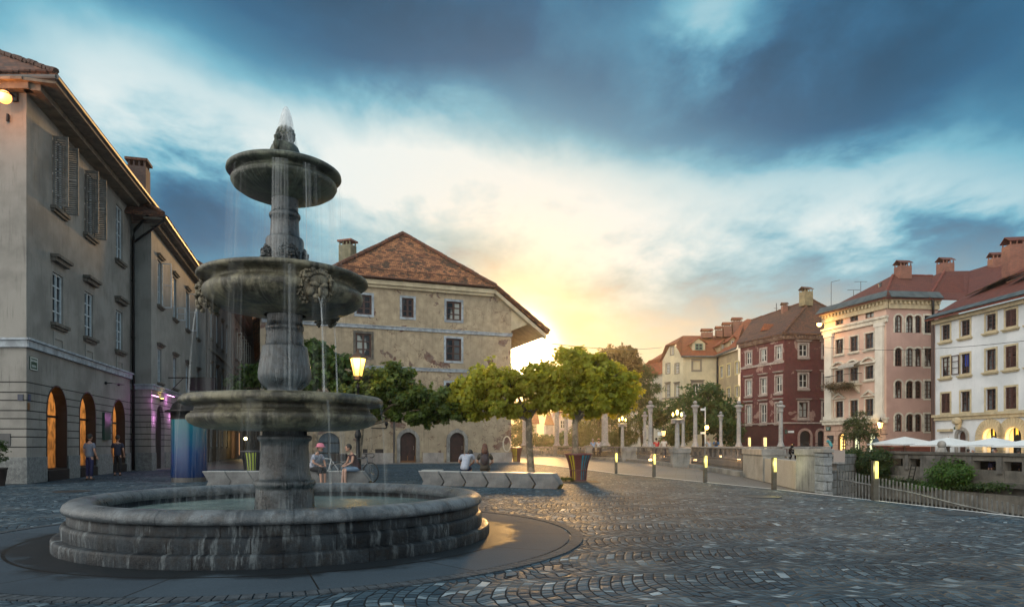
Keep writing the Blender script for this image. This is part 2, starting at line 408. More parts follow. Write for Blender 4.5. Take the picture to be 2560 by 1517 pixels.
def outline(s0, s1, z0, z1, arch=0, n=12):
    """opening outline from bottom left over the top to bottom right; arch = rise"""
    if not arch: return [(s0, z0), (s0, z1), (s1, z1), (s1, z0)]
    h = (s1-s0)/2; r = (h*h+arch*arch)/(2*arch); cz = z1-r; a = math.asin(min(1, h/r));
    if arch > h-1e-6 : a = PI/2
    pts = [(s0, z0)]
    for k in range(n+1):
        q = -a+2*a*k/n; pts.append(((s0+s1)/2+r*math.sin(q), cz+r*math.cos(q)))
    return pts+[(s1, z0)]
def border(mb, ins, outs, t0, t1, closed=True):
    n = len(ins); rng = range(n if closed else n-1)
    for k in rng:
        j = (k+1) % n; a, b, c, d = ins[k], ins[j], outs[j], outs[k]
        mb.slab([(a[0], t0, a[1]), (b[0], t0, b[1]), (c[0], t0, c[1]), (d[0], t0, d[1])], (0, t1-t0, 0))
def panel(mb, pts, t0, t1): mb.slab([(p[0], t0, p[1]) for p in pts], (0, t1-t0, 0))
def facade(mb, S0, S1, Z0, Z1, ops, depth=.22):
    """wall sheet with real openings and reveals. ops: (s0,s1,z0,z1,arch)"""
    ss = sorted({S0, S1, *[o[0] for o in ops], *[o[1] for o in ops]}); zs = sorted({Z0, Z1, *[o[2] for o in ops], *[o[3] for o in ops]})
    for i in range(len(ss)-1):
        if ss[i] < S0-1e-6 or ss[i+1] > S1+1e-6: continue
        for j in range(len(zs)-1):
            cs, cz = (ss[i]+ss[i+1])/2, (zs[j]+zs[j+1])/2
            if cz < Z0 or cz > Z1 or any(o[0] < cs < o[1] and o[2] < cz < o[3] for o in ops): continue
            mb.poly([(ss[i], 0, zs[j]), (ss[i+1], 0, zs[j]), (ss[i+1], 0, zs[j+1]), (ss[i], 0, zs[j+1])])
    for (s0, s1, z0, z1, ar) in ops:
        p = outline(s0, s1, z0, z1, ar)
        for k in range(len(p)):
            a, b = p[k], p[(k+1) % len(p)]
            mb.poly([(a[0], 0, a[1]), (b[0], 0, b[1]), (b[0], -depth, b[1]), (a[0], -depth, a[1])])
        if ar:
            q = p[1:-1]; h = len(q)//2
            mb.poly([(s0, 0, z1)]+[(x, 0, z) for x, z in q[:h+1]])
            mb.poly([(s1, 0, z1)]+[(x, 0, z) for x, z in q[h:]])

def window(parent, W, s0, s1, z0, z1, arch=0, frame=None, glass=None, surround=None, sw=.14, sill=None, hood=None, bars=(1, 2),
           fw=.06, depth=.2, name='window', sproud=.04, shutter=None, keys=None):
    """one window: sash frame with bars > pane, surround, sill, hood, shutter"""
    if frame in (WOODB, WHITEW) and glass in (GL_DARK, GL_CURT, GL_GRAPH): glass = random.choice((GL_DARK, GL_CURT, GL_GRAPH, glass))
    f = W.mb(); w_ = fw
    o = outline(s0, s1, z0, z1, arch); i = outline(s0+w_, s1-w_, z0+w_, z1-w_, max(arch-w_*.6, .02) if arch else 0)
    border(f, i, o, -depth+.01, -depth+.07)
    for k in range(bars[0]):
        x = s0+(s1-s0)*(k+1)/(bars[0]+1); f.box(x-w_*.6, x+w_*.6, -depth+.015, -depth+.075, z0+w_, z1-w_)
    for k in range(bars[1]):
        z = z0+(z1-z0-arch*.6)*(k+1)/(bars[1]+1); f.box(s0+w_, s1-w_, -depth+.012, -depth+.055, z-w_*.35, z+w_*.35)
    fo = f.build(name, frame, parent)
    g = W.mb(); panel(g, i, -depth-.02, -depth+.004); g.build('pane', glass, fo)
    if surround:
        g = W.mb(); e = sw
        border(g, outline(s0, s1, z0, z1, arch), outline(s0-e, s1+e, z0-e*(0 if arch else 1), z1+e, arch+e*.7 if arch else 0), .003, sproud, closed=not arch)
        g.build('surround', surround, fo)
    if sill:
        m_, ext, h_, pr = sill; g = W.mb(); g.box(s0-ext, s1+ext, .004, pr, z0-sw*(1 if surround and not arch else 0)-h_, z0-sw*(1 if surround and not arch else 0)-.003)
        g.box(s0-ext*.75, s1+ext*.75, .003, pr*.6, z0-sw*(1 if surround and not arch else 0)-h_*1.8, z0-sw*(1 if surround and not arch else 0)-h_-.003); g.build('sill', m_, fo)
    if hood:
        m_, ext, up, h_, pr = hood; g = W.mb(); zz = z1+up
        g.box(s0-ext, s1+ext, .004, pr, zz+h_*.55, zz+h_); g.box(s0-ext*.8, s1+ext*.8, .003, pr*.65, zz, zz+h_*.55-.003); g.build('hood', m_, fo)
    if shutter:
        m_, mode = shutter; leaf_w = (s1-s0)/2
        if mode == 'closed':
            for k in range(2):
                g = W.mb(); a = s0+leaf_w*k; louvre(g, a+.01, a+leaf_w-.01, z0+.02, z1-.02, -.06, 'flat'); g.build('shutter', m_, fo)
        else:
            for k, (a, dr) in enumerate(((s0, -1), (s1, 1))):
                if mode == 'out':
                    g = W.mb(); louvre(g, .0, leaf_w, z0+.02, z1-.02, a, 'out'); g.build('shutter', m_, fo)
    return fo
def louvre(g, a, b, z0, z1, t, kind):
    """a louvred leaf; flat: in the wall plane at depth t; out: perpendicular to the wall at s = t"""
    def bx(u0, u1, h0, h1, z_0, z_1):
        if kind == 'flat': g.box(u0, u1, t+h0, t+h1, z_0, z_1)
        else: g.box(t+h0, t+h1, .02+u0, .02+u1, z_0, z_1)
    e = .07
    bx(a, a+e, 0, .045, z0, z1); bx(b-e, b, 0, .045, z0, z1); bx(a+e, b-e, .001, .044, z0, z0+e); bx(a+e, b-e, .001, .044, z1-e, z1); zm = (z0+z1)/2
    bx(a+e, b-e, .001, .044, zm-e/2, zm+e/2)
    z = z0+e+.03
    while z < z1-e-.03:
        if abs(z-zm) > .07: bx(a+e, b-e, .008, .035, z, z+.05)
        z += .085
def tri_roof(mb, polys, th=.14):
    for p in polys: mb.slab(p, (0, 0, -th))
def ridge_caps(mb, a, b, r=.13, step=.36):
    a, b = Vector(a), Vector(b); L = (b-a).length; d = (b-a)/L; n = max(1, int(L/step))
    for k in range(n):
        j = Vector((random.uniform(-.015, .015), random.uniform(-.015, .015), random.uniform(-.02, .02)))
        mb.tube([a+d*(k*L/n)+j, a+d*((k+1.06)*L/n)+j+Vector((0, 0, .02))], [r*1.08, r*.88], 7)
def chimney(parent, x, y, z0, z1, w_, d_, mbrick, mcap, rz=0, gable=True, open_=True, base=None, name='chimney'):
    M = Matrix.Translation((x, y, 0)) @ Matrix.Rotation(rz, 4, 'Z'); m = MB(M)
    rise = .3*d_ if gable else 0; zt = z1-rise-.32; m.box(-w_/2, w_/2, -d_/2, d_/2, z0, zt)
    n = 3
    for i in range(n+1):
        a = -w_/2+.04+(w_-.16)*i/n
        for sgn in (-1, 1): m.box(a, a+.08, sgn*(d_/2-.06)-.05, sgn*(d_/2-.06)+.05, zt, zt+.28)
    o = m.build(name, mbrick, parent)
    c = MB(M); e = .1
    if gable:
        c.slab([(-w_/2-e, -d_/2-e, zt+.27), (w_/2+e, -d_/2-e, zt+.27), (w_/2+e, 0, z1), (-w_/2-e, 0, z1)], (0, 0, .06))
        c.slab([(-w_/2-e, d_/2+e, zt+.27), (w_/2+e, d_/2+e, zt+.27), (w_/2+e, 0, z1), (-w_/2-e, 0, z1)], (0, 0, .06))
    else: c.box(-w_/2-e, w_/2+e, -d_/2-e, d_/2+e, zt+.28, zt+.42)
    c.build('chimney_cap', mcap, o); return o
def lamp_light(name, loc, col, energy, r=.08, parent=None):
    l = bpy.data.lights.new(name, 'POINT'); l.color = col; l.energy = energy; l.shadow_soft_size = r
    o = bpy.data.objects.new(name, l); COL.objects.link(o); o.location = loc
    if parent is not None: o.parent = parent; o.location = Vector(loc)-OFF[parent.name]
    return o
def text_mesh(name, s, size, m, M, parent, align='CENTER', ext=.004):
    cu = bpy.data.curves.new(name, 'FONT'); cu.body = s; cu.size = size; cu.align_x = align; cu.align_y = 'CENTER'; cu.extrude = ext
    to = bpy.data.objects.new(name, cu); COL.objects.link(to); dg = bpy.context.evaluated_depsgraph_get()
    me = bpy.data.meshes.new_from_object(to.evaluated_get(dg)); bpy.data.objects.remove(to)
    off = OFF[parent.name]; me.transform(Matrix.Translation(-off) @ M); me.materials.clear(); me.materials.append(m)
    o = bpy.data.objects.new(name, me); COL.objects.link(o); o.parent = parent; OFF[o.name] = off; return o
def wall_text_M(W, s, t, z):
    """text lying on a wall, reading left to right"""
    p = W.P(s, t, z); return Matrix(((W.d.x, 0, W.n.x, p.x), (W.d.y, 0, W.n.y, p.y), (0, 1, 0, p.z), (0, 0, 0, 1)))
# ------------------------------------------------------------------ the materials used more than once
WOODW = mat('white_window_paint', (.56, .62, .66), (.42, .48, .52), rough=.5, nscale=6)
WOODB = mat('brown_window_wood', (.075, .028, .018), (.035, .014, .01), rough=.5, nscale=5)
DARKW = mat('dark_window_wood', (.03, .022, .02), rough=.5)
WHITEW = mat('bright_window_paint', (.62, .60, .54), rough=.5)
GL_DARK = glass_mat('dark_glass', (.012, .014, .018), (.05, .06, .07), thr=.56)
GL_CURT = glass_mat('curtained_glass', (.02, .022, .025), (.34, .36, .34), thr=.46)
GL_GRAPH = glass_mat('old_glass', (.02, .02, .024), (.09, .10, .11), thr=.5)
STONE = mat('grey_stone', (.30, .29, .27), (.17, .165, .155), rough=.75, nscale=1.6, grain=.35, streak=.45, bump=.3, bscale=35)
CONC = mat('concrete', (.34, .34, .33), (.20, .205, .205), rough=.8, nscale=1.3, grain=.3, streak=.55, streakcol=(.06, .06, .058), bump=.25, bscale=45)
CONCD = mat('dark_concrete', (.15, .145, .135), (.075, .075, .07), rough=.85, nscale=1.1, grain=.4, streak=.6, bump=.35, bscale=25)
IRON = mat('black_iron', (.018, .018, .02), rough=.45, metal=.6)
IRONG = mat('grey_iron', (.10, .10, .10), rough=.5, metal=.5)
ZINC = mat('zinc_sheet', (.10, .125, .13), (.06, .075, .08), rough=.6, metal=.3, nscale=1.2)
TRIMD = mat('dark_stone_trim', (.15, .135, .115), (.08, .075, .065), rough=.85, nscale=3, grain=.3, streak=.3)
TRIMC = mat('cream_trim', (.50, .42, .27), (.38, .32, .21), rough=.8, nscale=2)
TRIMW = mat('white_trim', (.62, .57, .47), (.45, .41, .34), rough=.8, nscale=2, streak=.25, streakcol=(.2, .17, .13))
TRIMBLUE = mat('pale_blue_trim', (.38, .43, .48), (.22, .25, .28), rough=.8, nscale=2.5)
TILE_OLD = roof_tiles('old_roof_tiles', (.10, .034, .016), (.42, .18, .075), (.032, .026, .016), .30, .20, .85)
TILE_DK = roof_tiles('dark_roof_tiles', (.07, .028, .018), (.17, .065, .032), (.035, .026, .022), .25, .18, .7)
TILE_OR = roof_tiles('orange_roof_tiles', (.24, .060, .020), (.36, .095, .03), (.15, .045, .02), .24, .18, .4)
TILE_RED = roof_tiles('red_roof_tiles', (.125, .030, .020), (.17, .044, .028), (.08, .024, .018), .22, .17, .4)
RIDGE_O = mat('ridge_tile', (.17, .062, .032), (.07, .035, .022), rough=.85, nscale=4)
RIDGE_R = mat('red_ridge_tile', (.17, .042, .028), rough=.8)
BRICK = brick_mat('chimney_brick', (.30, .09, .05), (.20, .055, .035), (.22, .17, .14))
BRICK_OLD = brick_mat('old_chimney_brick', (.13, .07, .06), (.08, .045, .04), (.10, .09, .085), stain=.6)
FAC_SEEN = []

# ------------------------------------------------------------------ setting: paving, water, far bank
def cobbles():
    m = bpy.data.materials.new('granite_setts'); m.use_nodes = True; t = NT(m.node_tree); b = t.n['Principled BSDF']
    co = t.new('ShaderNodeTexCoord').outputs['Object']
    wob = t.noise(co, 1.1, 2); wob2 = t.noise(co, 7, 1)
    x, y, _ = t.new('ShaderNodeSeparateXYZ', ins={0: co}).outputs
    # laying direction turned a little, rows run away from the viewer in scallops
    a = math.radians(12)
    xr = t.math('ADD', t.math('MULTIPLY', x, math.cos(a)), t.math('MULTIPLY', y, math.sin(a)))
    yr = t.math('SUBTRACT', t.math('MULTIPLY', y, math.cos(a)), t.math('MULTIPLY', x, math.sin(a)))
    yr = t.math('ADD', yr, t.math('MULTIPLY', wob, .9))
    ph = t.math('FRACT', t.math('DIVIDE', yr, 1.45))
    sc_ = t.math('ABSOLUTE', t.math('SINE', t.math('MULTIPLY', ph, PI)))
    xx = t.math('ADD', t.math('ADD', xr, t.math('MULTIPLY', sc_, .22)), t.math('ADD', t.math('MULTIPLY', wob, .35), t.math('MULTIPLY', wob2, .018)))
    W_, H_ = .118, .105
    u = t.math('DIVIDE', xx, W_); row = t.math('FLOOR', u); fu = t.math('FRACT', u)
    rr = t.new('ShaderNodeTexWhiteNoise', noise_dimensions='1D', ins={'W': row}).outputs[0]
    hh = t.math('ADD', H_, 0.0)
    v = t.math('ADD', t.math('DIVIDE', t.math('ADD', yr, t.math('MULTIPLY', wob2, .03)), hh), t.math('MULTIPLY', rr, 7.3))
    v = t.math('ADD', v, t.math('MULTIPLY', t.math('SINE', t.math('ADD', t.math('MULTIPLY', v, 1.7), rr)), .22))
    cell = t.math('FLOOR', v); fv = t.math('FRACT', v)
    idv = t.new('ShaderNodeCombineXYZ', ins={0: row, 1: cell, 2: 0.0}).outputs[0]
    rc = t.new('ShaderNodeTexWhiteNoise', noise_dimensions='2D', ins={'Vector': idv})
    r1 = rc.outputs[0]; r2 = t.new('ShaderNodeSeparateColor', ins={0: rc.outputs[1]}).outputs[1]
    eu = t.math('MINIMUM', fu, t.math('SUBTRACT', 1.0, fu)); ev = t.math('MINIMUM', fv, t.math('SUBTRACT', 1.0, fv))
    e = t.math('MINIMUM', t.math('MULTIPLY', eu, W_/.10), t.math('MULTIPLY', ev, H_/.10))
    joint = t.math('SUBTRACT', 1.0, t.sstep(e, .045, .12))
    dome = t.sstep(e, .0, .34)
    big = t.noise(co, .22, 3)
    c = t.ramp(r1, [(0, (.015, .030, .046)), (.45, (.029, .054, .076)), (.82, (.054, .088, .116)), (.95, (.09, .135, .165)), (1, (.22, .28, .32))])
    c = t.mix(.5, c, t.ramp(t.noise(co, 45, 3, .7), [(.3, .5), (.7, 1.5)]), 'MULTIPLY')
    c = t.mix(.7, c, t.ramp(big, [(.35, .65), (.65, 1.4)]), 'MULTIPLY')
    c = t.mix(t.math('MULTIPLY', t.sstep(t.noise(co, .9, 5, .7), .54, .66), .3), c, (.012, .016, .02))
    sandj = t.mix(t.sstep(t.noise(co, .7, 3), .5, .62), (.006, .006, .007), (.10, .092, .078))
    c = t.mix(joint, c, sandj)
    t.l.new(c, b.inputs['Base Color'])
    ro = t.math('ADD', t.math('MULTIPLY', r2, .25), .58); ro = t.math('ADD', ro, t.math('MULTIPLY', joint, .4))
    t.l.new(ro, b.inputs['Roughness']); b.inputs['Specular IOR Level'].default_value = .25; b.inputs['Specular Tint'].default_value = (.5, .78, 1.0, 1)
    h = t.math('ADD', t.math('MULTIPLY', dome, 1.0), t.math('MULTIPLY', t.noise(co, 40, 3), .25))
    h = t.math('ADD', h, t.math('MULTIPLY', r2, .35))
    bn = t.new('ShaderNodeBump', ins={'Strength': .55, 'Distance': .012, 'Height': h})
    # every sett sits at its own slight tilt
    t.l.new(bn.outputs[0], b.inputs['Normal'])
    return m
COB = cobbles()
def slabs_mat(name, c1, c2, w_, h_, wet=False, angle=0):
    m = bpy.data.materials.new(name); m.use_nodes = True; t = NT(m.node_tree); b = t.n['Principled BSDF']
    co = t.new('ShaderNodeTexCoord').outputs['Object']; mp = t.mapping(co, rot=(0, 0, angle))
    br = t.new('ShaderNodeTexBrick', ins={'Vector': mp, 'Color1': (*c1, 1), 'Color2': (*c2, 1), 'Mortar': (.01, .01, .01, 1), 'Scale': 1.0,
               'Mortar Size': .010, 'Mortar Smooth': .1, 'Bias': 0, 'Brick Width': w_, 'Row Height': h_})
    n = t.noise(co, .5, 5, .6); g = t.noise(co, 60, 3, .7)
    c = t.mix(.45, br.outputs[0], t.ramp(n, [(.3, .6), (.7, 1.3)]), 'MULTIPLY'); c = t.mix(.4, c, t.ramp(g, [(.3, .5), (.7, 1.5)]), 'MULTIPLY')
    if wet:
        x, y, _ = t.new('ShaderNodeSeparateXYZ', ins={0: co}).outputs
        r = t.math('SQRT', t.math('ADD', t.math('MULTIPLY', x, x), t.math('MULTIPLY', y, y)))
        rn = t.math('ADD', r, t.math('MULTIPLY', t.math('SUBTRACT', t.noise(co, 1.1, 4, .6), .5), 1.4))
        f = t.math('SUBTRACT', 1.0, t.sstep(rn, 3.45, 3.75))
        c = t.mix(t.math('MULTIPLY', f, .82), c, (.004, .005, .006))
        t.l.new(t.math('ADD', t.math('MULTIPLY', t.math('SUBTRACT', 1.0, f), .25), .55), b.inputs['Roughness']); b.inputs['Specular IOR Level'].default_value = .12
        # radial joints of the ring
        an = t.math('FRACT', t.math('DIVIDE', t.math('ARCTAN2', y, x), 2*PI/16)); j = t.math('LESS_THAN', t.math('MULTIPLY', t.math('MINIMUM', an, t.math('SUBTRACT', 1.0, an)), r), .022)
        c = t.mix(j, c, (.008, .008, .008))
        gr = t.math('LESS_THAN', t.math('ABSOLUTE', t.math('SUBTRACT', r, 3.52)), .022); c = t.mix(gr, c, (.003, .003, .003))
    else: b.inputs['Roughness'].default_value = .6
    t.l.new(c, b.inputs['Base Color'])
    bn = t.new('ShaderNodeBump', ins={'Strength': .25, 'Distance': .01, 'Height': g}); t.l.new(bn.outputs[0], b.inputs['Normal'])
    return m
FX, FY = -3.54, 10.6      # fountain centre
EDGE = [(12.9, -2), (9.79, 13), (8.76, 18.2), (8.67, 20.8)]
PAR = [(8.67, 20.8), (9.35, 25.4), (9.94, 29.4), (10.05, 35), (9.9, 41.8), (9.2, 56.7), (7.3, 63), (4.9, 80.7), (2.6, 88), (-4, 97)]
m = MB(); m.poly([(x, y, 0) for x, y in EDGE[:-1]+PAR]+[(-30, 118, 0), (-90, 118, 0), (-90, -6, 0)])
structure(m.build('plaza_paving', COB, at=(0, 0, 0)))
# promenade of sawn slabs between the white kerb line and the parapet
KERB = [(9.79, 13.0), (8.72, 18.2), (8.16, 21.06), (7.1, 25), (6.06, 29), (5.0, 32.8), (4.1, 37.8), (2.6, 45), (1.2, 51)]
m = MB(); m.poly([(x+.08, y, .004) for x, y in KERB[1:]]+[(-1, 56, .004), (-1.5, 80, .004)]+[(x, y, .004) for x, y in PAR[::-1][1:]])
structure(m.build('promenade', slabs_mat('sawn_granite', (.11, .115, .118), (.085, .09, .093), .9, .6, angle=.25), at=(0, 0, 0)))
m = MB()
KE = [(12.75, -2)]+KERB
for a, b in zip(KE, KE[1:]):
    m.box(0, 1, 0, 1, 0, 1) if False else m.poly([(a[0]-.07, a[1], .009), (a[0]+.07, a[1], .009), (b[0]+.07, b[1], .009), (b[0]-.07, b[1], .009)])
structure(m.build('kerb_line', mat('white_kerb_stone', (.62, .63, .62), (.42, .43, .43), rough=.55, nscale=3), at=(0, 0, 0)))
# light granite strip in front of the big house and the asphalt lane by the door
m = MB(); m.poly([(-19, 43.5, .005), (1.0, 51.5, .005), (-1, 56, .005), (-18.5, 49.5, .005)])
structure(m.build('pavement', slabs_mat('pale_slabs', (.22, .20, .19), (.16, .15, .145), 1.1, .7, angle=.35), at=(0, 0, 0)))
m = MB(); m.poly([(-30, 118, .006), (-24.6, 55, .006), (-21.0, 37.5, .006), (-12.2, 38, .006), (-18.4, 49, .006), (-26, 82, .006), (-24, 118, .006)])
structure(m.build('lane', mat('lane_asphalt', (.16, .125, .115), (.11, .09, .085), rough=.55, nscale=1.5, grain=.3), at=(0, 0, 0)))
# ring of slabs round the fountain and its border of setts
m = MB(); m.lathe([(.01, .0), (4.42, .0)], 96, (FX, FY, .010)); structure(m.build('paving_ring', slabs_mat('ring_slabs', (.042, .062, .082), (.034, .050, .068), 40, 40, wet=True), at=(FX, FY, .0)))
m = MB()
for k in range(250):
    a = 2*PI*k/250; b = a+2*PI/250*.86; r0, r1 = 4.45, 4.62
    m.slab([(FX+r*math.cos(q), FY+r*math.sin(q), .0155) for r, q in ((r0, a), (r1, a), (r1, b), (r0, b))], (0, 0, -.02))
structure(m.build('kerb_setts', mat('border_setts', (.06, .075, .09), (.035, .045, .055), rough=.8, spec=.15, nscale=9, grain=.4), at=(FX, FY, 0)))
# river and both banks
m = MB(); m.poly([(-300, -40, -4.3), (600, -40, -4.3), (600, 900, -4.3), (-300, 900, -4.3)])
wm = mat('river_water', (.012, .018, .016), rough=.08, bump=.25, bscale=1.6, bdist=.2); structure(m.build('river', wm, at=(20, 50, -4.3)))
m = MB()
PTS = EDGE[:-1]+PAR
for a, b in zip(PTS, PTS[1:]):
    m.poly([(a[0], a[1], -.002), (b[0], b[1], -.002), (b[0], b[1], -4.5), (a[0], a[1], -4.5)])
tag(m.build('embankment_wall', CONCD), 'stone quay wall under the near edge of the plaza, dropping to the river', 'wall')
FBANK = [(33, 8), (31.9, 20), (27.9, 56), (23.4, 50.2), (23.4, 66), (25.0, 75), (21.5, 88), (14, 101), (0, 113), (-40, 128)]
m = MB(); m.poly([(x, y, .35) for x, y in FBANK]+[(-300, 300, .35), (-300, 900, .35), (700, 900, .35), (700, 8, .35)])
structure(m.build('far_bank', mat('far_paving', (.14, .13, .12), (.09, .085, .08), rough=.7, nscale=.8), at=(0, 0, .35)))

# ================================================================== BUILDINGS
# ---- near left corner house
C1 = Vector((-17.14, 24.0)); E1 = Vector((-20.19, 36.06))
WS = Wall(C1, E1); WF = Wall((-27.0, 24.0), C1)
PL1 = groove_plaster('grey_beige_render', (.265, .258, .24), (.18, .175, .162))
PL2 = groove_plaster('pale_beige_render', (.285, .28, .262), (.21, .206, .192), z_hi=3.95)
H1 = thing('corner_house', (C1.x-3, C1.y+5, 0), 'tall beige corner house with arched shop windows, nearest house at the left of the square', 'house')
ZE1 = 14.0
sA = [WS.sx(141), WS.sx(218), WS.sx(296)]
arz = [WS.hit(141, 963)[1], WS.hit(218, 979)[1], WS.hit(296, 997)[1]]
ops = []
for (a, b, top) in ((116, 167, 963), (198, 239, 979), (280, 312, 997)):
    s0, s1 = WS.sx(a), WS.sx(b); z1 = WS.hit((a+b)/2, top)[1]; ops.append((s0, s1, .42, z1, (s1-s0)/2-.001))
ARCH1 = list(ops)
sM = [(WS.sx(125), WS.sx(164)), (WS.sx(206), WS.sx(238)), (WS.sx(285), WS.sx(311))]
zMb = WS.hit(125, 803)[1]; zMt = WS.hit(125, 674)[1]
zUb = WS.hit(288, 645)[1]; zUt = WS.hit(288, 506)[1]
sM = [((a+b)/2-.52, (a+b)/2+.52) for a, b in sM]
MID1 = [(a, b, zMb, zMt, 0) for a, b in sM]; UP1 = [(a, b, zUb, zUt, 0) for a, b in sM]
g = WS.mb(); facade(g, 0, WS.L, 0, ZE1, ops+MID1+UP1, .3)
f = WF.mb(); f.poly([(0, 0, 0), (WF.L, 0, 0), (WF.L, 0, ZE1), (0, 0, ZE1)])
far = E1+Vector((-12, -3))
b_ = MB(); b_.poly([(E1.x, E1.y, 0), (-32, 33, 0), (-32, 33, ZE1), (E1.x, E1.y, ZE1)]); b_.poly([(-27, 24, 0), (-32, 33, 0), (-32, 33, ZE1), (-27, 24, ZE1)])
g.v += f.v+b_.v; n0 = len(g.v)-len(b_.v)-len(f.v)
g.f += [[i+n0 for i in q] for q in f.f]+[[i+n0+len(f.v) for i in q] for q in b_.f]
g.build('wall', PL1, H1, norm=False)
# plinth of rough granite between the arches
RG = mat('rough_granite', (.22, .235, .235), (.13, .14, .145), rough=.8, nscale=8, grain=.6, bump=.7, bscale=30)
xs = [0]+[v for o in ARCH1 for v in (o[0]-.06, o[1]+.06)]+[WS.L-.25]
for k in range(0, len(xs), 2): pl = WS.mb(); pl.box(xs[k], xs[k+1], .004, .07, 0, .94); pl.build('plinth', RG, H1, bevel=.015)
pl = WF.mb(); pl.box(0, WF.L+.07, .004, .07, 0, .94); pl.build('plinth', RG, H1, bevel=.015)
# string course
zc = WS.hit(74, 862)[1]
sc_ = WS.mb(); sc_.box(-.12, WS.L-.02, .003, .12, zc-.12, zc+.12); sc_.box(-.2, WS.L-.02, .003, .2, zc+.123, zc+.2)
s2 = WF.mb(); s2.box(0, WF.L+.12, .003, .12, zc-.12, zc+.12); s2.box(0, WF.L+.2, .003, .2, zc+.123, zc+.2); n0 = len(sc_.v); sc_.v += s2.v; sc_.f += [[i+n0 for i in q] for q in s2.f]
sc_.build('string_course', TRIMBLUE, H1)
SHOP = emit_mat('lit_shop_interior', (1.0, .36, .07), .42, base=(.10, .05, .02))
t = NT(SHOP.node_tree); co = t.new('ShaderNodeTexCoord').outputs['Object']; z_ = t.new('ShaderNodeSeparateXYZ', ins={0: co}).outputs[2]
t.l.new(t.math('MULTIPLY', t.math('ADD', .12, t.math('MULTIPLY', t.sstep(t.noise(t.mapping(co, scale=(2.2, 2.2, 1.3)), 2.0, 4, .6), .35, .62), .30)), t.math('ADD', .65, t.math('MULTIPLY', t.sstep(z_, .4, 3.0), .6))), t.n['Principled BSDF'].inputs['Emission Strength'])
DKFR = mat('near_black_paint', (.008, .007, .008), rough=.5)
for k, o in enumerate(ARCH1):
    s0, s1, z0, z1, ar = o
    fr = WS.mb(); border(fr, outline(s0+.05, s1-.05, z0+.05, z1-.05, ar-.05), outline(s0, s1, z0, z1, ar), -.38, .02)
    fr.box(s0+.06, s1-.06, -.385, -.34, z0+(z1-z0)*.62, z0+(z1-z0)*.62+.09)
    fo = fr.build('shop_window', DKFR, H1)
    p = WS.mb(); panel(p, outline(s0+.05, s1-.05, z0+.05, z1-.05, ar-.05), -.42, -.39)
    p.build('lit_interior', SHOP, fo)
    p = WS.mb(); p.box(s0-.02, s1+.02, -.3, .09, 0, .40); p.build('sill', DKFR, fo)
for (o, kind) in [(q, 'm') for q in MID1]+[(q, 'u') for q in UP1]:
    fo = window(H1, WS, *o[:4], frame=WOODW, glass=GL_GRAPH, surround=None, bars=(1, 3), fw=.06, depth=.14,
                sill=(TRIMD, .22, .12, .2), hood=(TRIMD, .24, .38, .26, .3) if kind == 'm' else None,
                shutter=(mat('grey_shutter_paint', (.21, .205, .19), (.13, .125, .115), rough=.6, nscale=5, streak=.4), 'out') if (kind == 'u' and o is not UP1[2]) else None)
    if kind == 'm':      # plaster apron with a scooped panel under each sill
        p = WS.mb(); a, b = o[0]+.02, o[1]-.02; zt = o[2]-.32; zb = zc+.22
        if zt-zb > .3:
            border(p, [(a+.12, zb), (a+.12, zt-.28), (b-.12, zt-.28), (b-.12, zb)], [(a, zb-.0), (a, zt), (b, zt), (b, zb)], .003, .04, closed=False)
            p.lathe([(.28, 0), (.24, .03)], 14) if False else None
            p.build('apron', TRIMBLUE if False else PL2, fo)
# roof: eaves soffit, gutter and tiles
HO = 1.15; FO = .6
Rm = MB(); Lr = WS.L+.7
A0 = WS.P(-FO, HO, ZE1+.35); A1 = WS.P(Lr, HO, ZE1+.35); RZ = ZE1+4.6
I0 = WS.P(6, -5.5, RZ); I1 = WS.P(Lr, -5.5, RZ); FL = Vector((-29, A0.y, ZE1+.35)); 
tri_roof(Rm, [[A0, A1, I1, I0], [FL, A0, I0, Vector((-29, I0.y, RZ))]], .16)
ro = Rm.build('roof', TILE_DK, H1)
rc = MB(); ridge_caps(rc, A0+Vector((0, 0, .03)), I0+Vector((0, 0, .03)), .10, .3); ridge_caps(rc, A0+Vector((-.1, 0, .02)), FL+Vector((0, 0, .02)), .06, .2); rc.build('ridge_tiles', mat('dark_ridge_tile', (.06, .03, .022), rough=.9), ro)
so = WS.mb(); so.box(-FO+.1, Lr-.05, -.3, HO-.06, ZE1+.0, ZE1+.1); so.box(-.3, Lr-.05, .0, .55, ZE1-.22, ZE1-.004)
so2 = WF.mb(); so2.box(-2, WF.L+.2, -.3, FO-.08, ZE1+.003, ZE1+.103); so2.box(-2, WF.L+.3, .001, .34, ZE1-.22, ZE1-.002); n0 = len(so.v); so.v += so2.v; so.f += [[i+n0 for i in q] for q in so2.f]
so.build('soffit', mat('soffit_boards', (.20, .165, .125), (.12, .10, .08), rough=.8, nscale=3), ro)
gu = MB(); gu.tube([A0+Vector((0, .0, -.16)), A1+Vector((0, 0, -.16))], .085, 8); gu.tube([A0+Vector((0, 0, -.17)), FL+Vector((0, 0, -.17))], .085, 8); gu.build('gutter', IRONG, ro)
chm = AT(347, 38.2); chimney(ro, chm.x, 38.2, ZE1-.2, ZY(408, 38.2), .95, .95, BRICK_OLD, TILE_DK, rz=.25, gable=False)
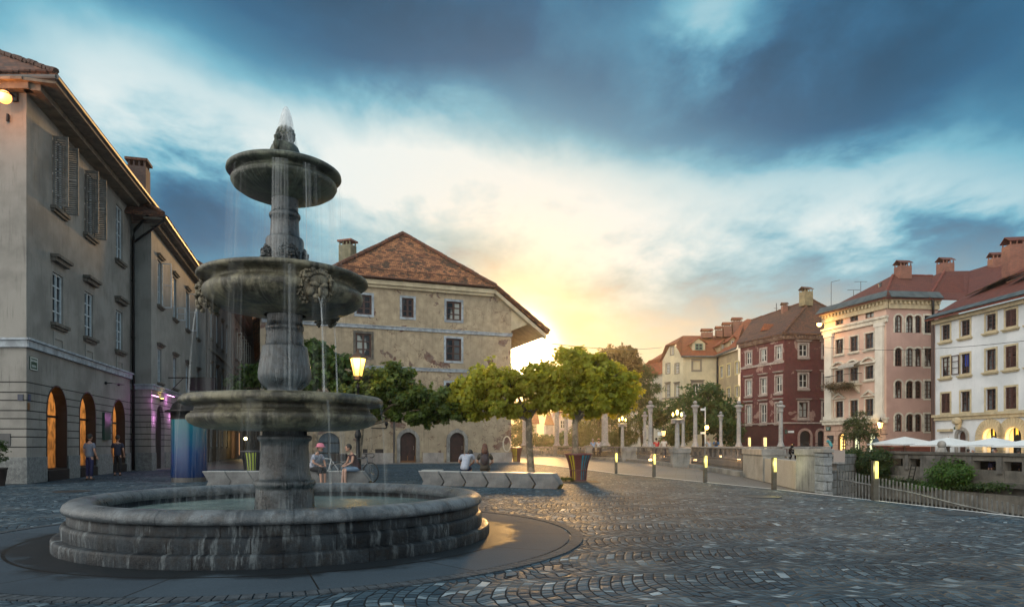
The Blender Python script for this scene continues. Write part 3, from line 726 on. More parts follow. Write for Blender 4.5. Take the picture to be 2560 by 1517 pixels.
# downpipe in the corner between the two houses
dp = MB(); q = WS.P(WS.L-.16, .14, 0)
e = WS.P(WS.L-.2, HO-.02, ZE1+.1)
dp.tube([e, WS.P(WS.L-.2, HO-.15, ZE1-.25), WS.P(WS.L-.2, .2, ZE1-1.3), Vector((q.x, q.y, ZE1-1.7)), Vector((q.x, q.y, .05))], .075, 8)
for z in (1.6, 4.2, 7, 10): dp.tube([(q.x, q.y, z), (q.x, q.y, z+.07)], .105, 8)
dp.build('downpipe', IRON, H1, smooth=True)
# signs and small fixtures
def wall_sign(W, px0, py0, px1, py1, m_, name, label, cat, lines=None, tm=None, t=.03, rim=None, group=None):
    s0, z1 = W.hit(px0, py0); s1, z0 = W.hit(px1, py1)
    _, z1 = W.hit((px0+px1)/2, py0); _, z0 = W.hit((px0+px1)/2, py1)
    c = W.P((s0+s1)/2, 0, z0); r = thing(name, c, label, cat, group)
    g = W.mb(); g.box(s0, s1, .005, t, z0, z1); g.build('plate', m_, r, bevel=.008)
    if rim: g = W.mb(); e = .05; border(g, [(s0+e, z0+e), (s0+e, z1-e), (s1-e, z1-e), (s1-e, z0+e)], [(s0+e*.5, z0+e*.5), (s0+e*.5, z1-e*.5), (s1-e*.5, z1-e*.5), (s1-e*.5, z0+e*.5)], t-.001, t+.004); g.build('rim', rim, r)
    if lines:
        n = len(lines); h = (z1-z0)*.78/n
        for k, (tx, rel) in enumerate(lines):
            sz = min(h*.95, (s1-s0)*.84/max(1, len(tx)*.62))*rel
            text_mesh('lettering', tx, sz, tm, wall_text_M(W, (s0+s1)/2, t+.002, z1-(z1-z0)*.11-h*(k+.5)), r)
    return r
GREEN = mat('green_enamel', (.01, .06, .04), rough=.3); SIGNW = mat('white_lettering', (.7, .72, .7), rough=.5)
wall_sign(WS, 73, 892, 92, 926, GREEN, 'street_sign', 'green street name sign high on the beige corner house, left of the arches', 'sign', [('ŽIDOVSKA', 1), ('ULICA', .75)], SIGNW, rim=SIGNW)
wall_sign(WF, 45, 985, 59, 1001, mat('navy_enamel', (.01, .02, .05), rough=.4), 'house_number_plate', 'small dark plaque round the corner left of the first arch', 'plaque')
wall_sign(WS, 69, 985, 75, 1002, mat('blue_enamel', (.015, .04, .10), rough=.4), 'small_plaque', 'narrow blue plaque right at the corner edge of the beige house', 'plaque')
wall_sign(WS, 68, 1006, 73, 1024, mat('brown_enamel', (.13, .06, .012), rough=.5), 'small_plaque', 'narrow brown plaque below the blue plaque on the corner', 'plaque')
wall_sign(WF, -12, 1083, 27, 1114, mat('slate', (.03, .036, .042), (.05, .055, .06), rough=.4), 'wall_panel', 'grey rectangular panel on the front wall at the left picture edge', 'panel')
wall_sign(WS, 255, 1031, 270, 1099, mat('dark_green_board', (.006, .045, .032), rough=.35), 'notice_board', 'tall narrow dark green board between the second and third arch', 'notice board', t=.12)
r = thing('twin_spotlight', WS.P(WS.sx(268), 0, 4.2), 'thin black double arm on the wall above the third arch', 'bracket'); g = WS.mb(); a, z = WS.hit(262, 957); b, z2 = WS.hit(294, 961)
g.tube([(a, .03, z), (a, .3, z), (b, .3, z2), (b, .03, z2)], .02, 6); g.ball((a, .05, z), .07); g.ball((b, .05, z2), .07); g.build('arm', IRON, r)
# the sodium lamp high on the front
p = WF.P(WF.sx(40), .55, 0); zl = ZY(243, p.y)
r = thing('wall_lamp', (p.x, 24.0, zl), 'glowing orange lamp high on the front wall under the eaves at the far left', 'lamp')
g = MB(); g.tube([(p.x, 23.97, zl+.25), (p.x, p.y+.1, zl+.3), (p.x, p.y, zl+.17)], .035, 8); g.box(p.x-.1, p.x+.1, 23.9, 23.995, zl+.1, zl+.4); g.lathe([(.03, .2), (.19, .12), (.21, .08)], 16, (p.x, p.y, zl)); g.build('bracket', IRON, r); g = MB(); g.tube([(p.x-.25, 23.95, zl-.35), (p.x-.25, 23.93, zl-.6)], .05, 6); g.build('hook', IRON, r)
g = MB(); g.ball((p.x, p.y, zl), .22, 16, 10); g.build('globe', emit_mat('sodium_glow', (1.0, .30, .05), 3.2), r, smooth=True)
lamp_light('lamp_light', (p.x, p.y-.35, zl-.05), (1, .30, .05), 85, .2, r)

# ---- second house on the left
C2 = Vector((-19.13, 36.06)); E2 = Vector((-23.87, 53.0)); ZE2 = 13.1
W2 = Wall(C2, E2); W2F = Wall(E1, C2)
H2 = thing('long_house', (C2.x-4, C2.y+8, 0), 'beige house behind the downpipe with open casement windows and a pink lit doorway', 'house')
cols = [W2.sx(x) for x in (399, 435.5, 467, 494, 513)]; cols = cols[:4]+[cols[3]+(cols[3]-cols[2])]
cols = [cols[0]+(cols[4]-cols[0])*k/4 for k in range(5)]
cols = [c for c in cols if c < W2.L-1]
zu1 = W2.hit(398, 651)[1]; zu0 = W2.hit(398, 764)[1]; zl1 = W2.hit(399, 872)[1]; zl0 = W2.hit(399, 957)[1]
up = [(c-.5, c+.5, zu0, zu1, 0) for c in cols]; lo = [(c-.48, c+.48, zl0, zl1, 0) for c in cols]
d0, d1 = W2.sx(389), W2.sx(411); dz1 = W2.hit(400, 1013)[1]
g = W2.mb(); facade(g, 0, W2.L, 0, ZE2, up+lo+[(d0, d1, 0.02, dz1, (d1-d0)/2-.001)], .25)
f = W2F.mb(); f.poly([(0, 0, 0), (W2F.L, 0, 0), (W2F.L, 0, ZE2), (0, 0, ZE2)]); n0 = len(g.v); g.v += f.v; g.f += [[i+n0 for i in q] for q in f.f]
g.build('wall', PL2, H2, norm=False)
zc2 = W2.hit(375, 967)[1]
g = W2.mb(); g.box(-.1, W2.L, .003, .1, zc2-.1, zc2+.1); g.box(-.16, W2.L, .003, .17, zc2+.103, zc2+.18)
f = W2F.mb(); f.box(-.0, W2F.L+.1, .003, .1, zc2-.1, zc2+.1); f.box(0, W2F.L+.17, .003, .17, zc2+.103, zc2+.18); n0 = len(g.v); g.v += f.v; g.f += [[i+n0 for i in q] for q in f.f]
g.build('string_course', TRIMBLUE, H2)
for a, b in ((0, d0-.05), (d1+.05, W2.L)): g = W2.mb(); g.box(a, b, .004, .06, 0, .95); g.build('plinth', RG, H2)
f = W2F.mb(); f.box(.3, W2F.L+.06, .004, .06, 0, .95); f.build('plinth', RG, H2)
p = W2.mb(); panel(p, outline(d0, d1, .02, dz1, (d1-d0)/2-.001), -.24, -.18); p.build('door', DKFR, H2)
for k, o in enumerate(up+lo):
    fo = window(H2, W2, *o[:4], frame=WOODW, glass=GL_DARK, bars=(1, 2), depth=.16, sill=(TRIMD, .18, .1, .16), hood=(TRIMD, .2, .12, .16, .2), fw=.06)
    if k in (0, 1, 2):  # casement standing open
        q = W2.mb(); s = o[1]; h0 = o[2] if k != 1 else o[2]; h1 = o[3] if k != 1 else o[2]+.8
        for (u0, u1, a, b) in ((.0, .05, h0, h1), (.45, .5, h0, h1), (.05, .45, h0, h0+.05), (.05, .45, h1-.05, h1), (.05, .45, (h0+h1)/2, (h0+h1)/2+.03)):
            q.box(s-.01, s+.03, .02+u0, .02+u1, a, b)
        q.build('open_casement', WOODW, fo)
Rm = MB(); A0 = W2.P(-.9, .75, ZE2+.3); A1 = W2.P(W2.L+.3, .75, ZE2+.3); I0 = W2.P(3.5, -5, ZE2+4.0); I1 = W2.P(W2.L+.3, -5, ZE2+4.0)
tri_roof(Rm, [[A0, A1, I1, I0], [W2.P(-.9, -5, ZE2+.3), A0, I0]], .15); ro = Rm.build('roof', TILE_DK, H2)
rc = MB(); ridge_caps(rc, A0, I0, .14); rc.build('ridge_tiles', RIDGE_O, ro); rc = MB(); ridge_caps(rc, W2.P(0, .7, ZE2+.42), W2.P(W2.L, .7, ZE2+.42), .09, .3); rc.build('ridge_tiles', RIDGE_O, ro)
g = W2.mb(); g.box(-.8, W2.L, -.2, .68, ZE2, ZE2+.1); g.box(-.2, W2.L, .0, .36, ZE2-.2, ZE2-.004); g.build('soffit', TRIMD, ro)
gu = MB(); gu.tube([W2.P(-.9, .82, ZE2+.16), W2.P(W2.L, .82, ZE2+.16)], .08, 8)
gu.tube([W2.P(-.6, .8, ZE2+.1), W2.P(-.7, .5, ZE2-.25), Vector((q0 := WS.P(WS.L-.16, .14, 0)).to_tuple()[:2]+(ZE2-1.05,))], .065, 8); gu.build('gutter', IRON, ro)
# pink-lit bars and the yellow sconce at the doorway
PINK = emit_mat('pink_led', (1.0, .45, .95), 3.2)
for k, (a, b) in enumerate(((372, 388), (411, 428))):
    s0, s1 = W2.sx(a), W2.sx(b); z = W2.hit(a, 980)[1]-.1; r = thing('light_bar', W2.P(s0, 0, z), ('left' if k == 0 else 'right')+' pink light bar above the wall beside the arched doorway in the lane', 'light bar', 'pink light bars')
    g = W2.mb(); g.box(s0, s1, .12, .2, z-.03, z+.05); g.build('housing', IRON, r); g = W2.mb(); g.box(s0+.02, s1-.02, .13, .19, z-.06, z-.033); g.build('tube', PINK, r)
    for j in range(2):
        lamp_light('bar_light', W2.P(s0+(s1-s0)*(.25+.5*j), .28, z-.35-.9*j), (1.0, .35, .95), 12, .12, r)
s = W2.sx(400); z = W2.hit(400, 1000)[1]
r = thing('wall_sconce', W2.P(s, 0, z), 'small black sconce shining yellow above the arched doorway', 'lamp'); g = W2.mb(); g.box(s-.1, s+.1, .01, .2, z-.08, z+.08); g.build('body', IRON, r)
g = W2.mb(); g.box(s-.08, s+.08, .05, .18, z+.083, z+.1); g.build('lens', emit_mat('yellow_glow', (1, .75, .2), 9), r); lamp_light('sconce_light', W2.P(s, .22, z+.3), (1, .7, .15), 5, .05, r)
# hanging sign box with its bar
s = W2.sx(420)
r = thing('hanging_sign', W2.P(s, 0, 3.6), 'black box sign hanging from a bar over the lane', 'sign')
pA = W2.P(s, .02, 0); Y0 = pA.y; zb = ZY(944, Y0); g = MB(); xr = AT(540, Y0).x
g.tube([(pA.x, Y0, zb), (xr, Y0, zb)], .035, 8); g.tube([(pA.x, Y0, zb-.9), (pA.x+.9, Y0, zb)], .02, 6); g.build('bar', IRON, r)
g = MB(); x0 = AT(470, Y0).x; g.box(x0, xr, Y0-.1, Y0+.1, ZY(976, Y0), zb-.05); g.build('box', mat('black_fabric', (.012, .012, .016), rough=.7), r, bevel=.01)

# ---- dark house and pink-grey house further down the lane
def lane_house(name, A, B, ze, pm, cols, rows, label, gl, fr, trim, roofm, ov=.7, bars=(1, 2), win=.95, openc=False, belts=()):
    W = Wall(A, B); mid = (W.A+W.B)/2+W.n*-3; h = thing(name, (mid.x, mid.y, 0), label, 'house')
    ops = [(c-win/2, c+win/2, z0, z1, 0) for c in cols for z0, z1 in rows]
    g = W.mb(); facade(g, 0, W.L, 0, ze, ops, .2); g.poly([(0, 0, 0), (0, -8, 0), (0, -8, ze), (0, 0, ze)]); g.poly([(W.L, 0, 0), (W.L, -8, 0), (W.L, -8, ze), (W.L, 0, ze)]); g.build('wall', pm, h, norm=False)
    for i, o in enumerate(ops):
        fo = window(h, W, *o[:4], frame=fr, glass=gl, bars=bars, depth=.14, sill=(trim, .15, .1, .14), hood=(trim, .18, .1, .16, .2), fw=.07)
        if openc:
            q = W.mb(); s = o[1]
            for (u0, u1, a, b) in ((.0, .06, o[2], o[3]), (.42, .48, o[2], o[3]), (.06, .42, o[2], o[2]+.06), (.06, .42, o[3]-.06, o[3]), (.06, .42, (o[2]+o[3])/2, (o[2]+o[3])/2+.05)): q.box(s-.01, s+.03, .02+u0, .02+u1, a, b)
            q.build('open_casement', fr, fo)
    for z in belts: g = W.mb(); g.box(0, W.L, .003, .12, z-.1, z+.1); g.build('belt', trim, h)
    Rm = MB(); tri_roof(Rm, [[W.P(-.3, ov, ze+.2), W.P(W.L+.4, ov, ze+.2), W.P(W.L+.4, -5, ze+3.6), W.P(-.3, -5, ze+3.6)]], .15); ro = Rm.build('roof', roofm, h)
    g = W.mb(); g.box(-.3, W.L+.4, -.1, ov-.05, ze, ze+.12); g.box(0, W.L+.1, .0, ov*.5, ze-.25, ze-.004); g.build('soffit', trim, ro)
    return h, W
PL3 = mat('dark_brown_render', (.10, .082, .07), (.06, .05, .045), rough=.85, nscale=.8, grain=.3, streak=.5)
PL4 = mat('pinkish_render', (.30, .20, .16), (.22, .15, .12), rough=.85, nscale=.8, grain=.2, streak=.3)
E3 = Vector((-27.87, 67.2)); E4 = Vector((-31.7, 80.6))
W3 = Wall(E2+Vector((.15, 0)), E3+Vector((.15, 0)))
c3 = [W3.sx(x) for x in (534, 547, 557, 567.5)]
lane_house('dark_house', E2+Vector((.15, 0)), E3+Vector((.15, 0)), 14.6, PL3, [1.9+k*3.2 for k in range(4)], [(1.2, 3.2), (5.6, 7.9), (9.9, 12.3)], 'dark brown house with tall grey windows down the lane behind the beige house', GL_CURT, WOODW, TRIMD, TILE_DK, belts=(4.6, 9.0))
lane_house('pink_lane_house', E3+Vector((.35, .2)), E4+Vector((.35, .2)), 14.3, PL4, [1.6+k*2.4 for k in range(5)], [(5.2, 8.2), (10.0, 12.8)], 'pinkish house with white casements standing open at the end of the lane', GL_CURT, WHITEW, mat('reddish_trim', (.20, .11, .085), rough=.8), TILE_DK, ov=1.6, openc=True, belts=(4.4, 9.0))
# shop at the lane's end, its lit window and the globe lamp
W4 = Wall((-31.35, 80.7), (-31.5, 96))
PLG = peeled('old_grey_render', (.22, .20, .18), (.13, .12, .11), (.32, .33, .34), thr=.55, scale=.3)
WG = Wall(AT(588, 84).to_tuple()[:2], AT(672, 74).to_tuple()[:2])
H6 = thing('grey_house', WG.P(WG.L/2, -3, 0), 'tall grey weathered wall of a house closing the lane behind the fountain column', 'house')
gw = [(WG.sx(625), WG.sx(633), 1.6, 4.4, .3), (WG.sx(640), WG.sx(646), 1.6, 4.4, .3), (WG.sx(606), WG.sx(611), 1.0, 3.2, 0)]
g = WG.mb(); facade(g, 0, WG.L, 0, 16, gw, .25); g.poly([(0, 0, 0), (0, -9, 0), (0, -9, 16), (0, 0, 16)]); g.poly([(WG.L, 0, 0), (WG.L, -9, 0), (WG.L, -9, 16), (WG.L, 0, 16)]); g.build('wall', PLG, H6, norm=False)
for o in gw: window(H6, WG, *o[:4], arch=o[4], frame=DARKW, glass=GL_DARK, bars=(1, 1), surround=STONE)
g = WG.mb(); g.slab([(-1, .9, 16.0), (WG.L+1, .9, 16.0), (WG.L+1, -5, 19), (-1, -5, 19)], (0, 0, .15)); g.build('roof', TILE_DK, H6)
pz = AT(590, 71.5, 0)
r = thing('shop_display', (pz.x, pz.y, 0), 'pair of orange lit display panels in a shop front down the lane', 'shop window')
for k, (a, b) in enumerate(((582, 587), (594, 598.5))):
    g = MB(); x0, x1 = AT(a, 71.5).x, AT(b, 71.5).x; g.box(x0, x1, 71.4, 71.5, ZY(1137, 71.5), ZY(1082, 71.5)); g.build('lit_panel', emit_mat('orange_panel', (1, .5, .22), .8, base=(.6, .35, .2)), r)
g = MB(); g.box(AT(581, 71.5).x, AT(600, 71.5).x, 71.52, 71.9, 0, ZY(1076, 71.5)); g.build('shop_front', mat('shop_paint', (.12, .10, .09), rough=.7), r)
pz = AT(614, 66, 0); zz = ZY(1096, 66)
r = thing('globe_lamp', (pz.x, pz.y, 0), 'small glowing yellow globe lamp on a thin post far down the lane', 'lamp'); g = MB(); g.tube([(pz.x, 66, 0), (pz.x, 66, zz-.15)], .05, 8); g.build('post', IRON, r)
g = MB(); g.ball((pz.x, 66, zz), .16, 12, 8); g.build('globe', emit_mat('globe_glow', (1, .8, .3), 10), r, smooth=True); lamp_light('globe_light', (pz.x, 65.6, zz), (1, .7, .3), 60, .15, r)

# ---- the big weathered house with the half-hipped gable
W5 = Wall(AT(650, 47.5).to_tuple()[:2], (-.06, 54.0))
PLY = peeled('peeling_ochre_render', (.40, .325, .225), (.20, .145, .12), (.15, .08, .06), thr=.60, scale=.55, crack=.75, streak=.4)
PLYL = peeled('stained_render', (.30, .25, .19), (.17, .13, .115), (.28, .26, .25), thr=.54, scale=.45, crack=.5, streak=.5)
H5 = thing('old_gabled_house', W5.P(W5.L/2, -8, 0), 'large old ochre house with peeling walls and half-hipped tiled roof, facing the square', 'house')
t5 = .55
sr, ze = W5.hit(1239, 716, t5); sl, _ = W5.hit(813, 703, t5); sR, zR = W5.hit(1373, 829, t5)
sc5 = (sl+sr)/2
best = None
for i in range(400):
    tp = -i*.05; p = W5.P(sc5, tp, 0)
    e = abs(CX+F*p.x/p.y-1007)
    if best is None or e < best[0]: best = (e, tp)
tp = best[1]; pk = W5.P(sc5, tp, 0); zp = ZY(585, pk.y)
k2 = (ze-zR)/(sR-sr); zp2 = ze+k2*(sr-sc5)
print('B5', sl, sr, sR, 'ze', ze, 'zR', zR, 'tp', tp, 'zp', zp, 'plane', zp2, 'L', W5.L)
zp = max(zp, zp2*.5+zp*.5)
slope = (zp-ze)/(sr-sc5)
sP = W5.sx(789); zP = ze-(sl-sP)*slope-.15
rows5u = (W5.hit(1017, 793)[1], W5.hit(1017, 745)[1]); rows5m = (W5.hit(1135, 902)[1], W5.hit(1135, 846)[1]); rows5l = (W5.hit(1135, 1000)[1], W5.hit(1135, 957)[1])
wn = []
for a, b in ((891, 929), (1005, 1034), (1116, 1153)): wn.append((W5.sx(a), W5.sx(b), *rows5u, 0))
for a, b in ((889, 928), (1115, 1153)): wn.append((W5.sx(a), W5.sx(b), *rows5m, 0))
wn.append((W5.sx(1115), W5.sx(1153), *rows5l, 0))
doors = []
for a, b, tpx in ((1000, 1040, 1080), (1124, 1161, 1081)):
    s0, s1 = W5.sx(a), W5.sx(b); doors.append((s0, s1, .03, W5.hit((a+b)/2, tpx)[1], (s1-s0)/2-.001))
ga = (W5.sx(795), W5.sx(850), .02, W5.hit(822, 1081)[1], .75)
vents = [(W5.sx(870), W5.sx(877), W5.hit(873, 1121)[1], W5.hit(873, 1111)[1], 0), (W5.sx(907), W5.sx(919), W5.hit(913, 1138)[1], W5.hit(913, 1122)[1], 0), (W5.sx(938), W5.sx(959), W5.hit(948, 1143)[1], W5.hit(948, 1122)[1], 0)]
g = W5.mb(); facade(g, sP, sr, 0, zP, wn+doors+[ga]+vents, .3)
sw5 = W5.L
g.poly([(sP, 0, zP), (sr, 0, zP), (sr, 0, ze-.05), (sl, 0, ze-.05)])
zL = ze-(sw5-sr)*slope if False else ze-(sw5-sr)*k2
g.poly([(sr, 0, 0), (sw5, 0, 0), (sw5, 0, zL-.1), (sr, 0, ze-.05)])
z0L = ze-(sl-0)*slope
g.poly([(0, 0, 0), (sP, 0, 0), (sP, 0, zP), (0, 0, z0L-.1)])
g.poly([(sw5, 0, 0), (sw5, -24, 0), (sw5, -24, zL-.1), (sw5, 0, zL-.1)]); g.poly([(0, 0, 0), (0, -24, 0), (0, -24, z0L-.1), (0, 0, z0L-.1)]); g.poly([(0, -24, 0), (sw5, -24, 0), (sw5, -24, zL), (sc5, -24, zp), (0, -24, z0L)])
g.build('wall', PLY, H5, norm=False)
Rm = W5.mb(); TB = -24.5
tri_roof(Rm, [[(sl, t5, ze), (sr, t5, ze), (sc5, tp, zp)], [(sr, t5, ze), (sR, t5, zR), (sR, TB, zR)], [(sr, t5, ze), (sR, TB, zR), (sc5, TB, zp), (sc5, tp, zp)],
              [(sl, t5, ze), (sc5, tp, zp), (sc5, TB, zp), (-.5, TB, z0L-.4), (-.5, t5, z0L-.4)]], .16)
ro = Rm.build('roof', TILE_OLD, H5)
M5 = W5.mb().M
rc = MB()
def w5(s, t, z): return W5.P(s, t, z)
ridge_caps(rc, w5(sl, t5, ze+.05), w5(sc5, tp, zp+.05), .17, .42); ridge_caps(rc, w5(sr, t5, ze+.05), w5(sc5, tp, zp+.05), .17, .42); ridge_caps(rc, w5(sc5, tp, zp+.05), w5(sc5, TB, zp+.05), .17, .42)
ridge_caps(rc, w5(sR, t5, zR+.05), w5(sr, t5, ze+.05), .14, .34)
rc.build('ridge_tiles', RIDGE_O, ro)
g = W5.mb(); 
SOF = mat('white_soffit', (.60, .52, .36), (.45, .38, .26), rough=.8, nscale=1.5)
g.box(sl, sr-.02, .002, t5-.12, ze-.52, ze-.2); g.box(sl, sr-.02, .002, t5-.3, ze-.72, ze-.523)
g.slab([(sr, .003, ze-.2), (sr, t5-.1, ze-.2), (sR-.2, t5-.1, zR-.2), (sR-.2, .003, zR-.2)], (0, 0, -.32))
g.slab([(sw5, .003, zL-.35), (sR-.15, .003, zR-.22), (sR-.15, TB, zR-.22), (sw5, TB, zL-.35)], (0, 0, -.1))
g.slab([(sw5+.002, .0, zL-.45), (sw5+1.5, .0, zL-1.55), (sw5+.002, .0, zL-2.2)], (0, -.12, 0))
g.build('soffit', SOF, ro)
g = MB(); g.tube([w5(sl, t5+.08, ze-.08), w5(sr, t5+.08, ze-.08)], .075, 8); g.tube([w5(sl+.6, t5-.35, ze+.62), w5(sr-.6, t5-.35, ze+.62)], .03, 6)
for k in range(14): q = w5(sl+.7+(sr-sl-1.4)*k/13, t5-.35, 0); g.tube([(q.x, q.y, ze+.3), (q.x, q.y, ze+.64)], .02, 5)
g.build('gutter', mat('rusty_gutter', (.09, .045, .03), rough=.6, metal=.4), ro)
g = W5.mb()
za, zb = W5.hit(1000, 822)[1], W5.hit(1000, 922)[1]
for z in (za, zb): g = W5.mb(); g.box(.1, sw5+.06, .003, .09, z-.1, z+.1); g.box(.1, sw5+.09, .003, .13, z+.103, z+.15); g.build('string_course', TRIMBLUE, H5)
g = W5.mb(); zpl = W5.hit(1100, 1131)[1]; xs = [(0, ga[0]-.1), (ga[1]+.1, doors[0][0]-.5), (doors[0][1]+.5, doors[1][0]-.5), (doors[1][1]+.5, sw5+.05)]
PPS = None
for a, b in xs:
    g = W5.mb(); g.box(a, b, .004, .09, 0, zpl); PPS = PPS or mat('pale_plinth_stone', (.36, .33, .30), (.22, .20, .19), rough=.8, nscale=.9, grain=.3, streak=.4); g.build('plinth', PPS, H5)
s = W5.sx(984); g = W5.mb(); g.tube([(s, .1, 0.0), (s, .1, zb-.2)], .05, 6); g.box(s+.08, s+.1, .003, .05, 0.8, zb-.2); g.build('downpipe', IRONG, H5)
for k, o in enumerate(wn):
    window(H5, W5, *o[:4], frame=WOODB, glass=GL_DARK if k % 2 else GL_GRAPH, surround=TRIMBLUE if k != 3 else TRIMD, sw=.17, bars=(1, 2), fw=.12, depth=.16)
DOORM = mat('brown_door_wood', (.055, .022, .015), (.03, .014, .01), rough=.45, nscale=4)
for k, o in enumerate(doors):
    s0, s1, z0, z1, ar = o; d = W5.mb(); panel(d, outline(s0, s1, z0, z1, ar), -.3, -.2)
    d.box(s0+.1, (s0+s1)/2-.04, -.2, -.17, z0+.15, z0+1.0); d.box((s0+s1)/2+.04, s1-.1, -.2, -.17, z0+.15, z0+1.0); d.box(s0+.1, s1-.1, -.2, -.16, z0+2.0, z0+2.08)
    do = d.build('door', DOORM, H5); q = W5.mb(); q.tube([(s1-.16, -.16, 1.0), (s1-.16, -.1, 1.0), (s1-.16, -.1, 1.25), (s1-.16, -.16, 1.25)], .015, 6); q.build('handle', TRIMW, do)
    q = W5.mb(); e = .26; border(q, outline(s0, s1, z0, z1, ar), outline(s0-e, s1+e, z0, z1+e, ar+e-.001), .003, .10, closed=False); q.box((s0+s1)/2-.13, (s0+s1)/2+.13, .1, .16, z1, z1+e+.06); q.build('surround', STONE, do)
    if k == 0: q = W5.mb(); q.box(s0+.02, s1-.02, -.2, -.185, z0, z0+.5); q.build('kick_board', mat('orange_varnish', (.16, .07, .025), rough=.4), do)
BLUEG = mat('blue_grey_gate_paint', (.075, .11, .14), (.05, .075, .10), rough=.55, nscale=2)
g = W5.mb(); panel(g, outline(*ga[:4], ga[4]), -.28, -.22); gt = g.build('gate', BLUEG, H5); g = W5.mb(); mid = (ga[0]+ga[1])/2
for z in (1.0, 2.05): g.box(ga[0]+.02, ga[1]-.02, -.22, -.19, z*(ga[3]/3.2), z*(ga[3]/3.2)+.12)
g.box(mid-.06, mid+.06, -.22, -.18, .1, ga[3]-.1); g.build('iron_straps', IRON, gt)
g = W5.mb()
for v in vents: g = W5.mb(); g.box(v[0], v[1], -.12, -.08, v[2], v[3]); g.build('vent_cover', DARKW, H5)
# chimneys, lightning rod, round window at the right end, bracket
p = w5(W5.hit(870, 640)[0]-.4, -9, 0); q = AT(869, 57); chimney(ro, q.x, 57.0, ZY(700, 57), ZY(605, 57)-.0, 1.15, .9, mat('mossy_render', (.24, .22, .15), (.14, .14, .09), rough=.9, nscale=2, grain=.3), BRICK, rz=-.35, gable=False)
q = AT(1073, 55); chimney(ro, q.x, 55.3, ZY(690, 55.3), ZY(636, 55.3), .42, .42, BRICK, BRICK, rz=-.35, gable=False)
q = AT(973, 58); g = MB(); g.tube([(q.x, 58, ZY(640, 58)), (q.x, 58, ZY(594, 58))], .035, 6); g.build('mast', IRON, ro)
s, z = W5.hit(1267, 1109); g = W5.mb(); border(g, [(s+.28*math.cos(a), z+.55*math.sin(a)) for a in np.linspace(0, 2*PI, 18, endpoint=False)], [(s+.36*math.cos(a), z+.64*math.sin(a)) for a in np.linspace(0, 2*PI, 18, endpoint=False)], .003, .07); g.build('oval_frame', TRIMW, H5)
s, z = W5.hit(965, 1047); r = thing('sign_bracket', W5.P(s, 0, z), 'black iron bracket on the ochre house, just right of the lowest fountain bowl', 'bracket')
g = W5.mb(); z2 = W5.hit(965, 1070)[1]; sL = W5.sx(927); g.tube([(s, .05, z), (sL, .3, z)], .035, 6); g.tube([(s, .05, z2), (sL, .3, z2)], .035, 6); g.tube([(s, .12, z+.05), (s, .12, z2)], .04, 6); g.ball((s, .16, (z+z2)/2), .12, 8, 6, (1, 1, 1.6)); g.build('arm', IRON, r)
# ================================================================== houses across the river
def add_back(g, W, depth, z, ends=True):
    L = W.L
    if ends:
        g.poly([(0, 0, .3), (0, -depth, .3), (0, -depth, z), (0, 0, z)]); g.poly([(L, 0, .3), (L, -depth, .3), (L, -depth, z), (L, 0, z)])
    g.poly([(0, -depth, .3), (L, -depth, .3), (L, -depth, z), (0, -depth, z)])
def merge(a, b): n = len(a.v); a.v += b.v; a.f += [[i+n for i in q] for q in b.f]
def span(W, x0, x1, y1, y0, arch=0, t=0):
    """opening from left/right pixel columns and top/bottom pixel rows measured at its left edge"""
    s0, s1 = W.sx(x0), W.sx(x1); return (s0, s1, W.hit(x0, y0)[1], W.hit(x0, y1)[1], arch)
BZ = .3
# --- red house
RA, RB = Vector((30.9, 92.0)), Vector((33.63, 84.0)); RC = AT(2078, 84.6).to_tuple()[:2]
WR = Wall(RA, RB); WR2 = Wall(RB, RC)
REDP = peeled('peeling_red_render', (.135, .032, .030), (.36, .23, .19), (.30, .17, .14), thr=.60, scale=.5, streak=.35)
REDP2 = peeled('flaking_red_render', (.125, .034, .032), (.34, .22, .18), (.26, .15, .125), thr=.575, scale=.33, streak=.2)
HR = thing('red_house', (RB.x+2, RB.y+6, BZ), 'dark red house with peeling plaster and old tiled roof, behind the bridge columns', 'house')
zR1 = [(WR.hit(1866, y)[1]) for y in (911, 881, 988, 951, 1058, 1014)]
o1 = []; o2 = []
for a, b in ((1865, 1878.5), (1901.5, 1915.5), (1939, 1954.5)):
    s0, s1 = WR.sx(a), WR.sx(b); m_ = (s0+s1)/2; hw = .55
    for k, (zb, zt) in enumerate(((zR1[0], zR1[1]), (zR1[2], zR1[3]), (zR1[4], zR1[5]))): o1.append((m_-hw, m_+hw, zb, zt, 0))
for a, b in ((1998, 2019), (2057, 2078)):
    for (yt, yb) in ((860, 890), (934, 968), (1005, 1043)):
        s0, s1 = WR2.sx(a), WR2.sx(b); o2.append((s0, min(s1, WR2.L), WR2.hit(a, yb)[1], WR2.hit(a, yt)[1], 0))
zeR = WR.hit(1961, 838)[1]
slits = [(WR.sx(1866), WR.sx(1877), BZ, WR.hit(1866, 1093)[1], 0), (WR.sx(1904), WR.sx(1917), BZ, WR.hit(1904, 1093)[1], 0)]
g = WR.mb(); facade(g, 0, WR.L, 3.9, zeR, o1, .2); add_back(g, WR, 9, zeR, False); g.build('wall', REDP, HR, norm=False)
g = WR.mb(); facade(g, 0, WR.L, BZ, 3.9, slits, .25); g.build('ground_floor', brick_mat('dark_red_brick', (.12, .035, .03), (.09, .028, .025), (.06, .03, .03), .5, .3, .02, stain=.3), HR, norm=False)
arcR = [(WR2.sx(2000), WR2.sx(2024), BZ, WR2.hit(2010, 1076)[1], 1.0), (WR2.sx(2044), WR2.sx(2058), BZ, WR2.hit(2050, 1076)[1], .6)]
g = WR2.mb(); facade(g, 0, WR2.L, BZ, zeR, o2+arcR, .2); g.build('wall', REDP2, HR, norm=False)
PALE = mat('pale_window_trim', (.46, .38, .33), (.32, .25, .22), rough=.8, nscale=3)
